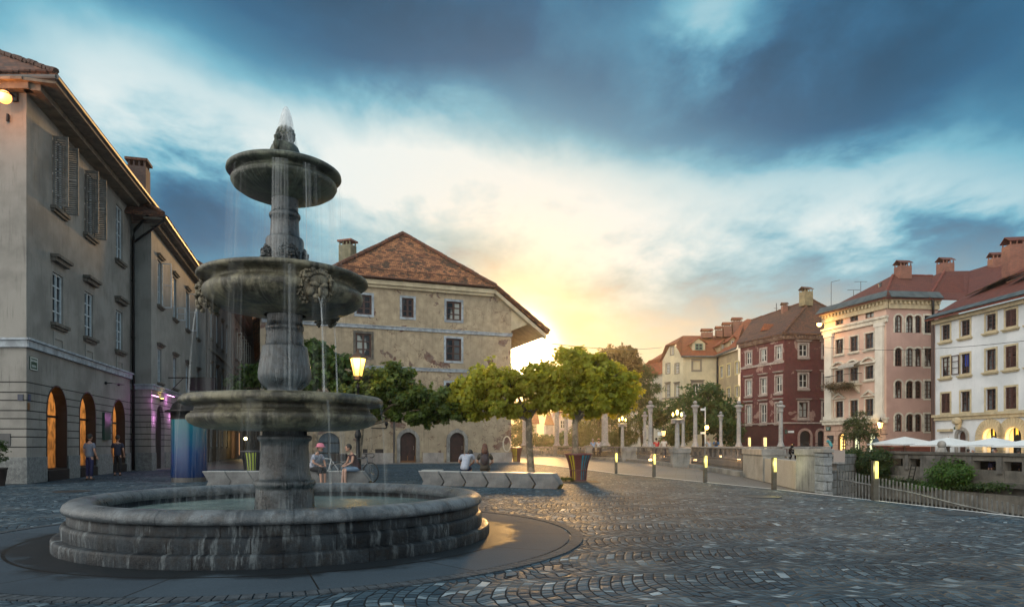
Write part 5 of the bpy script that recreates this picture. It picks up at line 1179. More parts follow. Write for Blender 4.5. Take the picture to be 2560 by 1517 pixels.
for o in ow:
    i, k = o[5], o[6]; sh = 'closed' if (i, k) in ((3, 0), (3, 1), (3, 2), (0, 2), (4, 0), (5, 1)) else None
    fo = window(HW, WW, *o[:4], frame=WOODB, glass=GL_GRAPH, surround=TRIMC, sw=.15, bars=(1, 3), fw=.08, sill=(TRIMC, .28, .12, .22), shutter=(SHB, sh) if sh else None)
    if (i, k) == (1, 1):
        q = WW.mb(); 
        for (u0, u1, a, b) in ((.0, .07, o[2], o[3]), (.75, .82, o[2], o[3]), (.07, .75, o[2], o[2]+.07), (.07, .75, o[3]-.07, o[3]), (.07, .75, o[2]+(o[3]-o[2])*.33, o[2]+(o[3]-o[2])*.33+.05), (.07, .75, o[2]+(o[3]-o[2])*.66, o[2]+(o[3]-o[2])*.66+.05)): q.box(o[0]-.06-u1, o[0]-.06-u0, .1, .15, a, b)
        q.build('open_casement', WOODB, fo)
        q = WW.mb(); q.box((o[0]+o[1])/2-.2, (o[0]+o[1])/2+.15, -.17, -.14, o[2]+.6, o[3]-.05); q.build('curtain', mat('blue_curtain', (.01, .04, .30), rough=.8), fo)
q = WW.mb(); panel(q, outline(*dW), -.28, -.2); q.box(dW[0]+.1, dW[0]+.45, -.2, -.17, BZ+.2, BZ+1.8); q.box(dW[1]-.45, dW[1]-.1, -.2, -.17, BZ+.2, BZ+1.8); do = q.build('door', WOODB, HW); q = WW.mb(); border(q, outline(*dW), outline(dW[0]-.28, dW[1]+.28, dW[2], dW[3]+.3, dW[4]+.28), .003, .1, closed=False); q.build('surround', STONE, do)
q = WW.mb(); q.box(dW2[0], dW2[1], -.28, -.2, dW2[2], dW2[3]); q.build('door', DARKW, HW)
WARMW = emit_mat('warm_arch_reveal', (1.0, .66, .22), .5, base=(.75, .55, .3))
for k, o in enumerate(aW):
    q = WW.mb(); panel(q, outline(o[0]+.02, o[1]-.02, o[2], o[3]-.02, o[4]-.03), -.40, -.3); fo = q.build('arch_backing', mat('warm_cream', (.78, .62, .36), rough=.7) if k == 0 else bpy.data.materials['warm_cream'], HW)
    e = .42; c = (o[0]+o[1])/2; zt = BZ+2.35
    q = WW.mb(); 
    for a, b in ((o[0]+e, o[0]+e+.5), (c-.28, c+.28), (o[1]-e-.5, o[1]-e)): q.box(a, b, -.3, -.28, BZ+.2, zt)
    q.build('door_glass', GL_DARK, fo)
    q = WW.mb(); pp = outline(o[0]+e+.22, o[1]-e-.22, zt+.3, o[3]-.55, (o[1]-o[0])/2-e-.23); panel(q, pp, -.3, -.27); q.build('fanlight', emit_mat('fan_glow', (.9, .55, .06), .55, base=(.4, .3, .05)) if k == 0 else bpy.data.materials['fan_glow'], fo)
    q = WW.mb(); ou = outline(o[0]-.75, o[1]+.75, o[2], o[3]+.75, o[4]+.749, 16); inn = outline(o[0], o[1], o[2], o[3], o[4], 16)
    for j in range(1, 17):   # voussoirs
        a, b, c_, d = inn[j], inn[j+1], ou[j+1], ou[j]; f_ = .06
        L = lambda p, q_, u: (p[0]+(q_[0]-p[0])*u, p[1]+(q_[1]-p[1])*u)
        a2, b2, c2, d2 = L(a, b, f_), L(b, a, f_), L(c_, d, f_), L(d, c_, f_)
        q.slab([(x, .003, zz) for x, zz in (a2, b2, c2, d2)], (0, .09, 0))
    zs = o[3]-o[4]; nb = max(2, int((zs-BZ)/.42))
    for j in range(nb):
        za_, zb_ = BZ+(zs-BZ)*j/nb+.02, BZ+(zs-BZ)*(j+1)/nb-.02; q.box(o[0]-.75, o[0], .003, .09, za_, zb_); q.box(o[1], o[1]+.75 if k != 0 else o[1]+.55, .003, .09, za_, zb_)
    q.build('rusticated_arch', TRIMC, fo)
    lamp_light('arch_light', WW.P(c if False else (o[0]+o[1])/2, -.0+.25, o[3]-.75), (1, .6, .18), 55, .12, fo)
zcw = WW.hit(2341, 1043)[1]
g = WW.mb(); g.box(-.1, WW.L, .004, .3, zcw-.02, zcw+.2); g.box(-.05, WW.L, .003, .16, zcw-.3, zcw-.023); g.build('string_course', TRIMC, HW); g = WW.mb(); g.box(-.1, WW.L, .003, .3, zeW-.4, zeW-.05); g.build('cornice', TRIMC, HW); g = WW.mb(); s0, s1 = WW.sx(2350), WW.sx(2383); z = WW.hit(2350, 1079)[1]; g.box(s0, s1, .003, .3, z, z+.22); g.build('shelf', TRIMC, HW)
s, z = WW.hit(2400, 1046); z0 = WW.hit(2400, 1073)[1]; g = WW.mb(); g.slab([(s-.13, .01, z0), (s+.13, .01, z0), (s+.22, .01, z-.3), (s-.22, .01, z-.3)], (0, .3, 0)); g.ball((s-.05, .25, z-.2), .38, 10, 7, (1.2, .8, .85), .08); g.build('corbel_figure', TRIMC, HW)
s = WW.sx(2333); g = WW.mb(); g.tube([(-.12, .15, BZ), (-.12, .15, zeW-.1), (-.05, .6, zeW+.1)], .13, 8); g.build('downpipe', mat('brown_pipe', (.06, .03, .025), rough=.5), HW)
wall_sign(WW, 2385, 1066.5, 2392, 1073, GREEN, 'house_number_plate', 'small dark green plate left of the white house door', 'plaque')
e0, e1 = WW.P(-.3, .8, zeW+.05), WW.P(WW.L, .8, zeW+.05); rr0 = WW.P(3.5, -6.2, 0); 
Rm = MB(); T1, T2, T3, T4 = PX(2420, 735, 64.5), PX(2500, 698, 62), PX(2570, 655, 59), WW.P(WW.L, -8, zeW+6)
tri_roof(Rm, [[e0, e1, T4, T3], [e0, T3, T2], [e0, T2, T1]], .14)
tri_roof(Rm, [[PX(2419, 740, 66.5), PX(2560, 700, 63), PX(2600, 630, 72), PX(2511, 651, 74)], [PX(2419, 740, 66.5), PX(2511, 651, 74), PX(2424, 677, 74)]], .14)
ro = Rm.build('roof', TILE_RED, HW)
g = WW.mb(); g.slab([(-.3, .85, zeW+.1), (WW.L, .85, zeW+.1), (WW.L, .1, zeW+.62), (-.1, .1, zeW+.52)], (0, .03, .03)); g.build('gutter', ZINC, ro)
for (a, u, zz) in ((WW.sx(2425), -2.6, 1.9), (WW.sx(2540), -2.4, 2.0)):
    g = WW.mb(); g.slab([(a-1.8, u-.9, zeW+zz+.75), (a+1.8, u-.9, zeW+zz+1.1), (a+1.6, u+1.0, zeW+zz+.5), (a-2.4, u+1.0, zeW+zz-.1)], (0, 0, .1)); d = g.build('dormer', TILE_DK, ro)
q = AT(2540, 58); chimney(ro, q.x, 58, ZY(700, 58), ZY(594, 58), 1.6, 1.3, BRICK, TILE_RED, rz=-.15)
q = AT(2492, 73); chimney(ro, q.x, 73, ZY(672, 73), ZY(632, 73), 1.3, 1.1, BRICK, TILE_RED, rz=-.15)
WALLEXT = None
# ================================================================== FOUNTAIN
def wet_stone(name, c1, c2, moss, rough=.38, streakc=(.22, .24, .25), sk=.35, bump=.5, mossz=None, lite=.0):
    m = bpy.data.materials.new(name); m.use_nodes = True; t = NT(m.node_tree); b = t.n['Principled BSDF']
    co = t.new('ShaderNodeTexCoord').outputs['Object']
    x, y, z = t.new('ShaderNodeSeparateXYZ', ins={0: co}).outputs
    an = t.math('ARCTAN2', y, x)
    cyl = t.new('ShaderNodeCombineXYZ', ins={0: t.math('MULTIPLY', an, 9.0), 1: t.math('MULTIPLY', z, .45), 2: 0.0}).outputs[0]
    n = t.noise(co, 2.3, 6, .7, .3); c = t.mix(t.sstep(n, .42, .58), c1, c2)
    ns = t.noise(cyl, 3.0, 4, .7); nm = t.noise(co, 1.3, 3)
    c = t.mix(t.math('MULTIPLY', t.sstep(ns, .50, .64), t.math('MULTIPLY', t.sstep(nm, .32, .55), sk)), c, streakc)
    c = t.mix(t.math('MULTIPLY', t.sstep(t.noise(cyl, 2.1, 4, .7), .5, .7), .6), c, tuple(q*.35 for q in c1))
    nmo = t.noise(co, 4.5, 5, .7); c = t.mix(t.math('MULTIPLY', t.sstep(nmo, .5, .66), .55), c, moss)
    if mossz:
        fr = t.math('FRACT', t.math('ADD', t.math('MULTIPLY', an, 20/(2*PI)), t.math('MULTIPLY', t.math('FLOOR', t.math('DIVIDE', z, .168)), .37)))
        c = t.mix(t.math('LESS_THAN', fr, .011), c, (.002, .002, .003))
        c = t.mix(.7, c, t.ramp(t.new('ShaderNodeTexWhiteNoise', noise_dimensions='1D', ins={'W': t.math('FLOOR', t.math('ADD', t.math('MULTIPLY', an, 20/(2*PI)), t.math('MULTIPLY', t.math('FLOOR', t.math('DIVIDE', z, .168)), .37)))}).outputs[0], [(0, .55), (1, 1.5)]), 'MULTIPLY')
    g = t.noise(co, 70, 3, .7); c = t.mix(.5, c, t.ramp(g, [(.3, .4), (.7, 1.6)]), 'MULTIPLY')
    t.l.new(c, b.inputs['Base Color'])
    t.l.new(t.math('ADD', t.math('MULTIPLY', t.sstep(n, .3, .7), .3), rough-.12), b.inputs['Roughness'])
    h = t.math('ADD', t.math('MULTIPLY', g, .5), t.math('ADD', t.math('MULTIPLY', t.noise(co, 18, 4, .7), .9), t.math('MULTIPLY', ns, .3)))
    b.inputs['Specular IOR Level'].default_value = .28
    bn = t.new('ShaderNodeBump', ins={'Strength': bump, 'Distance': .012, 'Height': h}); t.l.new(bn.outputs[0], b.inputs['Normal']); return m
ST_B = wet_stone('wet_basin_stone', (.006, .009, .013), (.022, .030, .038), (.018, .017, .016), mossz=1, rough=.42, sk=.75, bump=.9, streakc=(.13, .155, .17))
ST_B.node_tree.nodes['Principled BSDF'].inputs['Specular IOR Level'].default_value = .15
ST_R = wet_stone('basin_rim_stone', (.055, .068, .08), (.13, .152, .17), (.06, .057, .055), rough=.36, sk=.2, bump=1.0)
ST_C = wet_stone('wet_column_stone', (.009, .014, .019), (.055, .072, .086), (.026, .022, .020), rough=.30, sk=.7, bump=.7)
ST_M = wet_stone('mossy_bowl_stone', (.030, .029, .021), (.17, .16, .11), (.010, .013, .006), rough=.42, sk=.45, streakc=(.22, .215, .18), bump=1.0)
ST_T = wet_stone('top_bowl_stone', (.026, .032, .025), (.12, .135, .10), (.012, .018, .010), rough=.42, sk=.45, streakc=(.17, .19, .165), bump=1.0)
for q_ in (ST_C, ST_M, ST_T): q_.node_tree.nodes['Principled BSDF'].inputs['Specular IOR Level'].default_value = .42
FT = thing('fountain', (FX, FY, 0), 'tall three-tiered dark stone fountain with lion masks standing in a round basin', 'fountain')
def lt(name, prof, m_, n=96, parent=FT, smooth=.6, **k):
    g = MB(); g.lathe(prof, n, (FX, FY, 0), **k); return g.build(name, m_, parent, smooth=smooth)
def ringblocks(name, r0, r1, z0, z1, n, m_, gap=.012, off=0, parent=FT, jit=.0):
    g = MB(); sub = max(2, 96//n)
    for k in range(n):
        a0 = off+2*PI*k/n+gap*.25/r1; a1 = off+2*PI*(k+1)/n-gap*.25/r1; j = random.uniform(-jit, jit)
        P_ = []
        for i in range(sub+1):
            a = a0+(a1-a0)*i/sub; P_.append([g.pt((FX+(r+j)*math.cos(a), FY+(r+j)*math.sin(a), z)) for r, z in ((r0, z0), (r1, z0), (r1, z1), (r0, z1))])
        for i in range(sub):
            for q in range(4): g.f.append([P_[i][q], P_[i+1][q], P_[i+1][(q+1) % 4], P_[i][(q+1) % 4]])
        g.f.append(P_[0]); g.f.append(P_[-1][::-1])
    return g.build(name, m_, parent, bevel=.006)
def wob(prof, n=192, am=.006, seed=1):
    g = MB(); g.lathe(prof, n, (0, 0, 0)); R = random.Random(seed); ph = [R.uniform(0, 6.28) for _ in range(6)]
    for v in g.v:
        a = math.atan2(v.y, v.x); k = 1+am/3*(math.sin(7*a+ph[0])+math.sin(13*a+ph[1])+.7*math.sin(29*a+ph[2]+v.z*9)+.5*math.sin(53*a+ph[3]))/2; v.x = v.x*k+FX+.08; v.y = v.y*k+FY
    return g
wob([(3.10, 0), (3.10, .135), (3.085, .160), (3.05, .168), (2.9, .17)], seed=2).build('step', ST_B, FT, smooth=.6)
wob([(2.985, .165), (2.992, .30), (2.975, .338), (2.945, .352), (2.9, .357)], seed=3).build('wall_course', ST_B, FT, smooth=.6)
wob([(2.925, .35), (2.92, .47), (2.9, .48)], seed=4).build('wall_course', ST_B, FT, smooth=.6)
# the inside of the basin and its rounded rim in segments
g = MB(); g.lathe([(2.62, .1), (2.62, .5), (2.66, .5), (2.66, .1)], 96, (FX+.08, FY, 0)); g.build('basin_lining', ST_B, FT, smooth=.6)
rim = [(2.64, .45), (2.60, .50), (2.60, .56), (2.64, .61), (2.72, .64), (2.82, .645), (2.91, .63), (2.97, .585), (2.99, .53), (2.97, .49), (2.92, .476)]
g = MB(); nb = 12
for k in range(nb):
    a0 = .33+2*PI*k/nb+.0009; a1 = .33+2*PI*(k+1)/nb-.0009; g.lathe(rim, 12, (FX+.08, FY, 0), a0, a1)
ro_ = g.build('rim', ST_R, FT, smooth=.6)
lt('basin_floor', [(.3, .12), (2.64, .12)], ST_B)
wt = MB(); wt.lathe([(.3, .40), (2.63, .40)], 64, (FX+.08, FY, 0))
mwat = mat('basin_water', (.10, .15, .15), (.20, .27, .26), rough=.22, nscale=1.6, bump=.12, bscale=14, bdist=.01)
wt.build('basin_water', mwat, FT)
# pedestal up to the lowest bowl
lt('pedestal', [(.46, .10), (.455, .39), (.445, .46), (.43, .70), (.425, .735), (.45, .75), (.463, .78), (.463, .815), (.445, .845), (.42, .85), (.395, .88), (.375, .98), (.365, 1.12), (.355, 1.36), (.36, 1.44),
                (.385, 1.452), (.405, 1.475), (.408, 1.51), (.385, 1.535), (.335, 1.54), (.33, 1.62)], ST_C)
LB = [(.32, 1.60), (.55, 1.605), (.95, 1.615), (1.15, 1.635), (1.28, 1.67), (1.365, 1.72), (1.40, 1.775), (1.40, 1.82), (1.37, 1.855), (1.335, 1.872), (1.335, 1.885), (1.31, 1.892), (1.29, 1.91), (1.285, 1.95), (1.31, 1.978), (1.37, 1.988), (1.45, 1.99), (1.495, 2.01), (1.508, 2.045), (1.495, 2.09), (1.45, 2.125), (1.37, 2.138), (1.28, 2.12), (1.22, 2.07), (1.1, 2.02), (.3, 2.0)]
lt('bowl', LB, ST_M, 128)
g = MB(); g.lathe([(.3, 2.095), (1.25, 2.095)], 64, (FX, FY, 0)); g.build('bowl_water', mwat, FT)
lt('baluster', [(.42, 2.06), (.40, 2.13), (.33, 2.17), (.27, 2.21), (.262, 2.25), (.30, 2.29), (.36, 2.345), (.395, 2.42), (.40, 2.50), (.385, 2.62), (.36, 2.76), (.338, 2.90), (.335, 2.915), (.30, 2.93), (.288, 2.95), (.278, 3.10), (.272, 3.16), (.283, 3.17), (.288, 3.20), (.283, 3.235), (.268, 3.245), (.262, 3.30), (.266, 3.42), (.285, 3.50), (.33, 3.545), (.33, 3.56)], ST_C)
MBW = [(.31, 3.40), (.40, 3.41), (.42, 3.43), (.72, 3.455), (.98, 3.50), (1.10, 3.56), (1.17, 3.63), (1.192, 3.70), (1.175, 3.755), (1.135, 3.782), (1.13, 3.795), (1.085, 3.805), (1.07, 3.83), (1.09, 3.865), (1.15, 3.885), (1.22, 3.89), (1.258, 3.905), (1.272, 3.93), (1.262, 3.965), (1.22, 3.985), (1.14, 3.985), (1.08, 3.95), (.9, 3.9), (.25, 3.88)]
lt('bowl', MBW, ST_M, 128)
g = MB(); g.lathe([(.2, 3.955), (1.09, 3.955)], 64, (FX, FY, 0)); g.build('bowl_water', mwat, FT)
lt('upper_column', [(.285, 3.90), (.285, 4.56), (.27, 4.595), (.235, 4.61), (.222, 4.63), (.212, 4.78), (.208, 4.90), (.225, 4.91), (.235, 4.935), (.235, 4.965), (.222, 4.985), (.205, 4.99), (.200, 5.03), (.200, 5.14), (.205, 5.2), (.24, 5.27), (.24, 5.3)], ST_C)
TB_ = [(.2, 5.20), (.33, 5.215), (.52, 5.255), (.67, 5.315), (.76, 5.375), (.79, 5.43), (.78, 5.465), (.745, 5.485), (.72, 5.495), (.705, 5.515), (.73, 5.535), (.79, 5.545), (.835, 5.555), (.857, 5.58), (.85, 5.62), (.81, 5.648), (.74, 5.65), (.68, 5.62), (.1, 5.58)]
lt('bowl', TB_, ST_T, 112)
lt('finial_base', [(.24, 5.55), (.245, 5.85), (.235, 5.93), (.20, 6.02), (.13, 6.09), (.06, 6.12)], ST_T, 40)
g = MB(); g.ball((FX+.01, FY, 6.20), .115, 20, 14)
for r_ in range(6):
    zz = 6.115+r_*.037; rr_ = .125*math.sqrt(max(.05, 1-((zz-6.2)/.135)**2)); nn = max(4, int(2*PI*rr_/.062))
    for k in range(nn):
        a = 2*PI*(k+.5*(r_ % 2))/nn; g.ball((FX+.01+rr_*math.cos(a), FY+rr_*math.sin(a), zz), .036, 7, 5, (.8, .8, 1.0))
g.build('pine_cone', ST_T, FT, smooth=.7)
g = MB(); P0 = Vector((FX-.045, FY-.25, 5.95)); g.tube([(FX-.045, FY-.24, 5.85), (FX-.045, FY-.27, 5.98), (FX-.045, FY-.25, 6.08), (FX-.04, FY-.18, 6.135), (FX-.035, FY-.12, 6.10)], [.05, .047, .042, .035, .02], 10); g.build('scroll', ST_T, FT, smooth=True)

def lion(parent, ang, R, z, s, m_, name='lion_mask', spout=True):
    """lion mask: mane of curls, brow, eyes, nose ridge, muzzle, chin, ears. x to its left, y outwards"""
    a = ang; o = Vector((FX+R*math.sin(a), FY-R*math.cos(a), z)); out = Vector((math.sin(a), -math.cos(a), 0)); sx_ = Vector((math.cos(a), math.sin(a), 0)); tl = .30
    outt = (out*math.cos(tl)+Vector((0, 0, -math.sin(tl)))); upt = (Vector((0, 0, 1))*math.cos(tl)+out*math.sin(tl))
    M = Matrix(((sx_.x*s, outt.x*s, upt.x*s, o.x), (sx_.y*s, outt.y*s, upt.y*s, o.y), (sx_.z*s, outt.z*s, upt.z*s, o.z), (0, 0, 0, 1)))
    g = MB(M); rs = random.Random(4)
    g.ball((0, -.02, .02), .42, 20, 14, (1.02, .62, 1.12))       # skull
    g.ball((0, .20, .22), .24, 14, 8, (1.2, .6, .75))           # forehead
    for sg in (-1, 1):
        g.tube([(sg*.03, .36, .07), (sg*.13, .355, .13), (sg*.26, .25, .12)], [.05, .062, .04], 8)   # brow
        g.ball((sg*.135, .275, .02), .036, 10, 7, (1.2, .8, .7)); g.ball((sg*.2, .22, -.09), .13, 10, 8, (.9, .8, 1.1))  # eye, cheek
        g.ball((sg*.075, .385, -.215), .088, 12, 8, (1.1, .9, .95)); g.tube([(sg*.03, .36, .1), (sg*.025, .34, .3)], [.02, .01], 6)
        g.ball((sg*.37, .14, .25), .085, 10, 7, (.8, .6, 1.1)); g.lathe([(.02, .02), (.085, .0), (.095, .03), (.07, .05)], 10, (sg*.37, .2, .25))
    g.tube([(0, .33, .1), (0, .40, -.02), (0, .445, -.14)], [.04, .05, .062], 8); g.ball((0, .445, -.155), .058, 10, 6, (1.35, .8, .8))
    g.ball((0, .33, -.32), .085, 10, 7, (1.2, .9, .9))
    for k in range(210):        # curls of the mane
        q = rs.uniform(0, 2*PI); rr_ = rs.uniform(.40, .53); x, zz = rr_*math.cos(q)*.98, rr_*math.sin(q)*1.08+.02
        if zz < -.34 and abs(x) < .2: continue
        y = .12+.16*(1-(rr_-.36)/.16)*.9+rs.uniform(-.05, .03); g.ball((x, y-.06, zz), rs.uniform(.026, .046), 6, 4)
    for k in range(40): q = rs.uniform(.1, PI-.1); g.ball((.36*math.cos(q), .24+rs.uniform(-.03, .03), .36*math.sin(q)+.06), rs.uniform(.03, .05), 7, 5)
    return g.build(name, m_, parent, smooth=.7)
ST_L = wet_stone('lion_stone', (.08, .072, .052), (.20, .18, .13), (.028, .024, .017), rough=.5, sk=.1, bump=.8)
for d in (40, 160, -80): lion(FT, math.radians(d), 1.09, 3.65, .52, ST_L)
for d in (30, 120, -60, -150): lion(FT, math.radians(d), .22, 4.28, .34, ST_C, 'relief_mask')
# ------------- the moving water: threads and veils falling between the bowls
V1 = veil_mat('water_threads', .26, 9, .12); V2 = veil_mat('water_stream', .5, 14, .4); V3 = veil_mat('faint_veil', .15, 6, .1); VJ = veil_mat('water_jet', .85, 12, .5)
def ring_veil(r0, z0, r1, z1, alpha, seed, thr=.56):
    """all-round curtain of falling water, dense only in a few places"""
    m = veil_mat('falling_water_%d' % seed, alpha, 9, .12); t = NT(m.node_tree)
    co = t.new('ShaderNodeTexCoord').outputs['Object']; x, y, z = t.new('ShaderNodeSeparateXYZ', ins={0: co}).outputs; an = t.math('ARCTAN2', y, x)
    cv = t.new('ShaderNodeCombineXYZ', ins={0: t.math('COSINE', an), 1: t.math('SINE', an), 2: float(seed)}).outputs[0]
    mask = t.sstep(t.noise(cv, 4.5, 3, .65), thr, thr+.30)
    fine = t.sstep(t.noise(t.new('ShaderNodeCombineXYZ', ins={0: t.math('MULTIPLY', an, 40.0*r0), 1: t.math('MULTIPLY', z, .25), 2: float(seed)}).outputs[0], 1.0, 2), .25, .75)
    mx = [n for n in t.n if n.type == 'MIX_SHADER' and n.outputs[0].links and n.outputs[0].links[0].to_node.type == 'OUTPUT_MATERIAL'][0]
    t.l.new(t.math('MULTIPLY', t.math('MULTIPLY', mask, fine), alpha), mx.inputs[0])
    g = MB(); g.lathe([(r0+(r1-r0)*math.sqrt(k/6), z0+(z1-z0)*(k/6)) for k in range(7)], 96, (FX, FY, 0)); return g.build('falling_water', m, FT, smooth=True, norm=False)
ring_veil(.84, 5.52, .90, 3.97, .44, 1, .47); ring_veil(1.272, 3.90, 1.34, 2.13, .32, 2, .49); ring_veil(1.51, 2.02, 1.60, .42, .44, 3, .49)
def pxang(x, R):
    best = min(((abs(CX+F*(FX+R*math.sin(a))/(FY-R*math.cos(a))-x), a) for a in np.linspace(-1.5, 1.5, 301)))
    return best[1]-PI/2
for d in (40, 160, -80):
    a = math.radians(d); o = Vector((FX, FY, 0)); ou = Vector((math.sin(a), -math.cos(a), 0)); sd_ = Vector((math.cos(a), math.sin(a), 0))
    for q in (-.03, .035):
        pts = []; 
        for k in range(9):
            tt = k/8*.53; pts.append(o+ou*(1.28+.25*tt)+sd_*q*(1-min(1, k/3))+Vector((0, 0, 3.48-4.9*tt*tt)))
        g = MB(); g.tube(pts, [.006+.010*k/8 for k in range(9)], 8); g.build('spout_water', V2, FT, smooth=True, norm=False)
g = MB(); g.lathe([(.085, 6.26), (.10, 6.38), (.085, 6.50), (.055, 6.60), (.02, 6.655), (.001, 6.665)], 20, (FX+.02, FY, 0)); g.lathe([(.16, 6.05), (.13, 6.30), (.09, 6.48), (.05, 6.6)], 20, (FX+.02, FY, 0)); g.build('water_jet', VJ, FT, smooth=True, norm=False)
g = MB(); g.lathe([(.20, 5.9), (.15, 6.15), (.12, 6.3)], 20, (FX+.03, FY, 0), -1.2, 1.2); g.build('water_jet', V1, FT, smooth=True, norm=False)

# ================================================================== things on the square
CONCB = mat('pale_bench_concrete', (.17, .175, .178), (.10, .105, .108), rough=.75, nscale=2.2, grain=.45, streak=.25, streakcol=(.12, .12, .12), bump=.35, bscale=60)
BTOP = mat('lit_smooth_bench_top', (.36, .38, .38), (.28, .30, .30), rough=.5, nscale=4)  # seat paler than the block: light falling on the top put into its colour
def bench_block(label, group):
    r = proto('bench_block', label, 'bench', group); w_, h, d = .755, .47, .50
    prof = [(.0, 0), (w_, 0), (w_+.10, .15), (w_-.13, h), (-.12, h), (.08, .15)]
    g = MB(); g.slab([(x, 0, z) for x, z in prof], (0, d, 0)); g.build('block', CONCB, r, bevel=.012)
    g = MB(); g.slab([(-.115, .01, h+.001), (w_-.135, .01, h+.001), (w_-.135, d-.01, h+.001), (-.115, d-.01, h+.001)], (0, 0, .022)); g.build('seat_top', BTOP, r, bevel=.006)
    g = MB(); g.box(w_+.0, w_+.04, .12, .38, .0, .05); g.slab([(w_+.03, .1, .01), (w_+.115, .1, .15), (w_+.13, .1, .15), (w_+.05, .1, .01)], (0, .3, 0)); g.build('connector', mat('yellow_black', (.25, .17, .02), (.02, .02, .02), rough=.6, nscale=6) if 'yellow_black' not in bpy.data.materials else bpy.data.materials['yellow_black'], r)
    return r
PR = bench_block('concrete bench block at the left end of the right bench row', 'bench blocks right of the fountain')
bR0, bR1 = G(1053, 1212.5), G(1397, 1221)
ordn = ['', 'second', 'third', 'fourth', 'fifth', 'rightmost']
for k in range(6):
    p = bR0.lerp(Vector((bR1.x-.80, bR1.y, 0)), k/5); rz = math.atan2(bR1.y-bR0.y, bR1.x-bR0.x)
    lab = ['leftmost empty concrete bench block of the row right of the fountain', 'bench block under the man in the grey shirt', 'bench block under the long-haired woman with the backpack', 'empty bench block just right of the long-haired woman', 'second to last bench block before the striped bin, empty', 'rightmost bench block of the row, next to the red and blue bin'][k]
    if k == 0: place(PR, p, rz); PR['label'] = lab
    else: dup(PR, p, rz, lab)
dup(PR, bR0+Vector((.02, .75, 0)), 0, 'bench block set behind the leftmost block of the right row')
PL_ = bench_block('x', 'bench blocks left of the fountain column')
bL0, bL1 = G(514, 1214), G(918, 1213.5)
stepv = (bL1-bL0-Vector((.8, 0, 0)))/6
labs = ['leftmost bench block, next to the blue advertising column', 'second bench block from the blue column, in front of the green bin', 'bench block hidden behind the left side of the fountain column', 'bench block behind the fountain column, right part', 'bench block under the person in the pink hat', 'bench block under the seated person in denim shorts', 'last bench block before the leaning bicycle wheel']
for k in range(7):
    p = bL0+stepv*k
    if k == 0: place(PL_, p, 0); PL_['label'] = labs[0]
    else: dup(PL_, p, 0, labs[k])
# advertising column
p = G(473, 1203); KR = (515-432)/2/F*p.y; kh = ZY(1012, p.y)
r = thing('advertising_column', p, 'round blue advertising column with a black domed cap by the lane', 'advertising column')
pm = bpy.data.materials.new('blue_poster'); pm.use_nodes = True; t = NT(pm.node_tree); b = t.n['Principled BSDF']; co = t.new('ShaderNodeTexCoord').outputs['Object']
z = t.new('ShaderNodeSeparateXYZ', ins={0: co}).outputs[2]; n = t.noise(co, 1.6, 3, .6)
c = t.ramp(t.math('ADD', t.math('MULTIPLY', z, .33), t.math('MULTIPLY', n, .35)), [(.2, (.005, .016, .075)), (.5, (.004, .04, .14)), (.75, (.004, .085, .15)), (1.0, (.01, .13, .16))]); t.l.new(c, b.inputs['Base Color']); b.inputs['Roughness'].default_value = .16
g = MB(); g.lathe([(KR, .17), (KR, kh-.55)], 48, p); g.build('poster', pm, r, smooth=True)
g = MB(); g.lathe([(KR-.02, .0), (KR-.02, .17)], 48, p); g.build('base', IRONG, r, smooth=.6)
g = MB(); g.lathe([(KR+.01, kh-.55), (KR+.01, kh-.30), (KR+.20, kh-.28), (KR+.20, kh-.22), (KR+.02, kh-.18), (KR*.9, kh+.02), (KR*.6, kh+.18), (.02, kh+.24)], 48, p); g.build('cap', IRON, r, smooth=.6)
# slatted litter bins
def bin_(loc, h, rt, rb, label, slat, panels, n=22):
    r = proto('litter_bin', label, 'litter bin'); g = MB()
    for k in range(n):
        a0 = 2*PI*k/n; da = 2*PI/n*.17; pts = []
        for j in range(7):
            u = j/6; rr_ = rb+(rt-rb)*u**2.2; pts.append((rr_, u*h))
        i0 = [[g.pt((rr_*math.cos(a0+s_*da)+0, rr_*math.sin(a0+s_*da), z_)) for s_ in (-1, 1)] for rr_, z_ in pts]
        o0 = [[g.pt(((rr_-.02)*math.cos(a0+s_*da), (rr_-.02)*math.sin(a0+s_*da), z_)) for s_ in (-1, 1)] for rr_, z_ in pts]
        for j in range(6):
            g.f.append([i0[j][0], i0[j][1], i0[j+1][1], i0[j+1][0]]); g.f.append([o0[j][0], o0[j+1][0], o0[j+1][1], o0[j][1]])
            g.f.append([i0[j][0], i0[j+1][0], o0[j+1][0], o0[j][0]]); g.f.append([i0[j][1], o0[j][1], o0[j+1][1], i0[j+1][1]])
    g.build('slats', slat, r)
    zz = .38*h; rr_ = rb+(rt-rb)*.38**2.2
    for pf in ([(rt+.02, h-.05), (rt+.03, h+.01), (rt-.02, h+.01), (rt-.02, h-.05)], [(rb+.01, 0), (rb+.012, .05), (rb-.02, .05)], [(rr_+.005, zz), (rr_+.012, zz+.03), (rr_-.02, zz+.03)]): g = MB(); g.lathe(pf, 28); g.build('ring', slat, r, smooth=.5)
    for (a0, a1, m_) in panels:
        g = MB(); prof = [(rb+(rt-rb)*(j/6)**2.2-.03, .06+(h-.12)*j/6) for j in range(7)]; g.lathe(prof, 16, (0, 0, 0), a0, a1); g.build('liner', m_, r, smooth=True)
    return place(r, loc)
YEL = mat('yellow_panel', (.40, .34, .02), rough=.5); TEAL = mat('teal_panel', (.02, .25, .33), (.01, .16, .24), rough=.4, nscale=5); DRED = mat('dark_red_slats', (.10, .028, .03), rough=.45); BLK = mat('black_slats', (.012, .012, .014), rough=.45); LIME = mat('lime_panel', (.34, .42, .05), rough=.5)
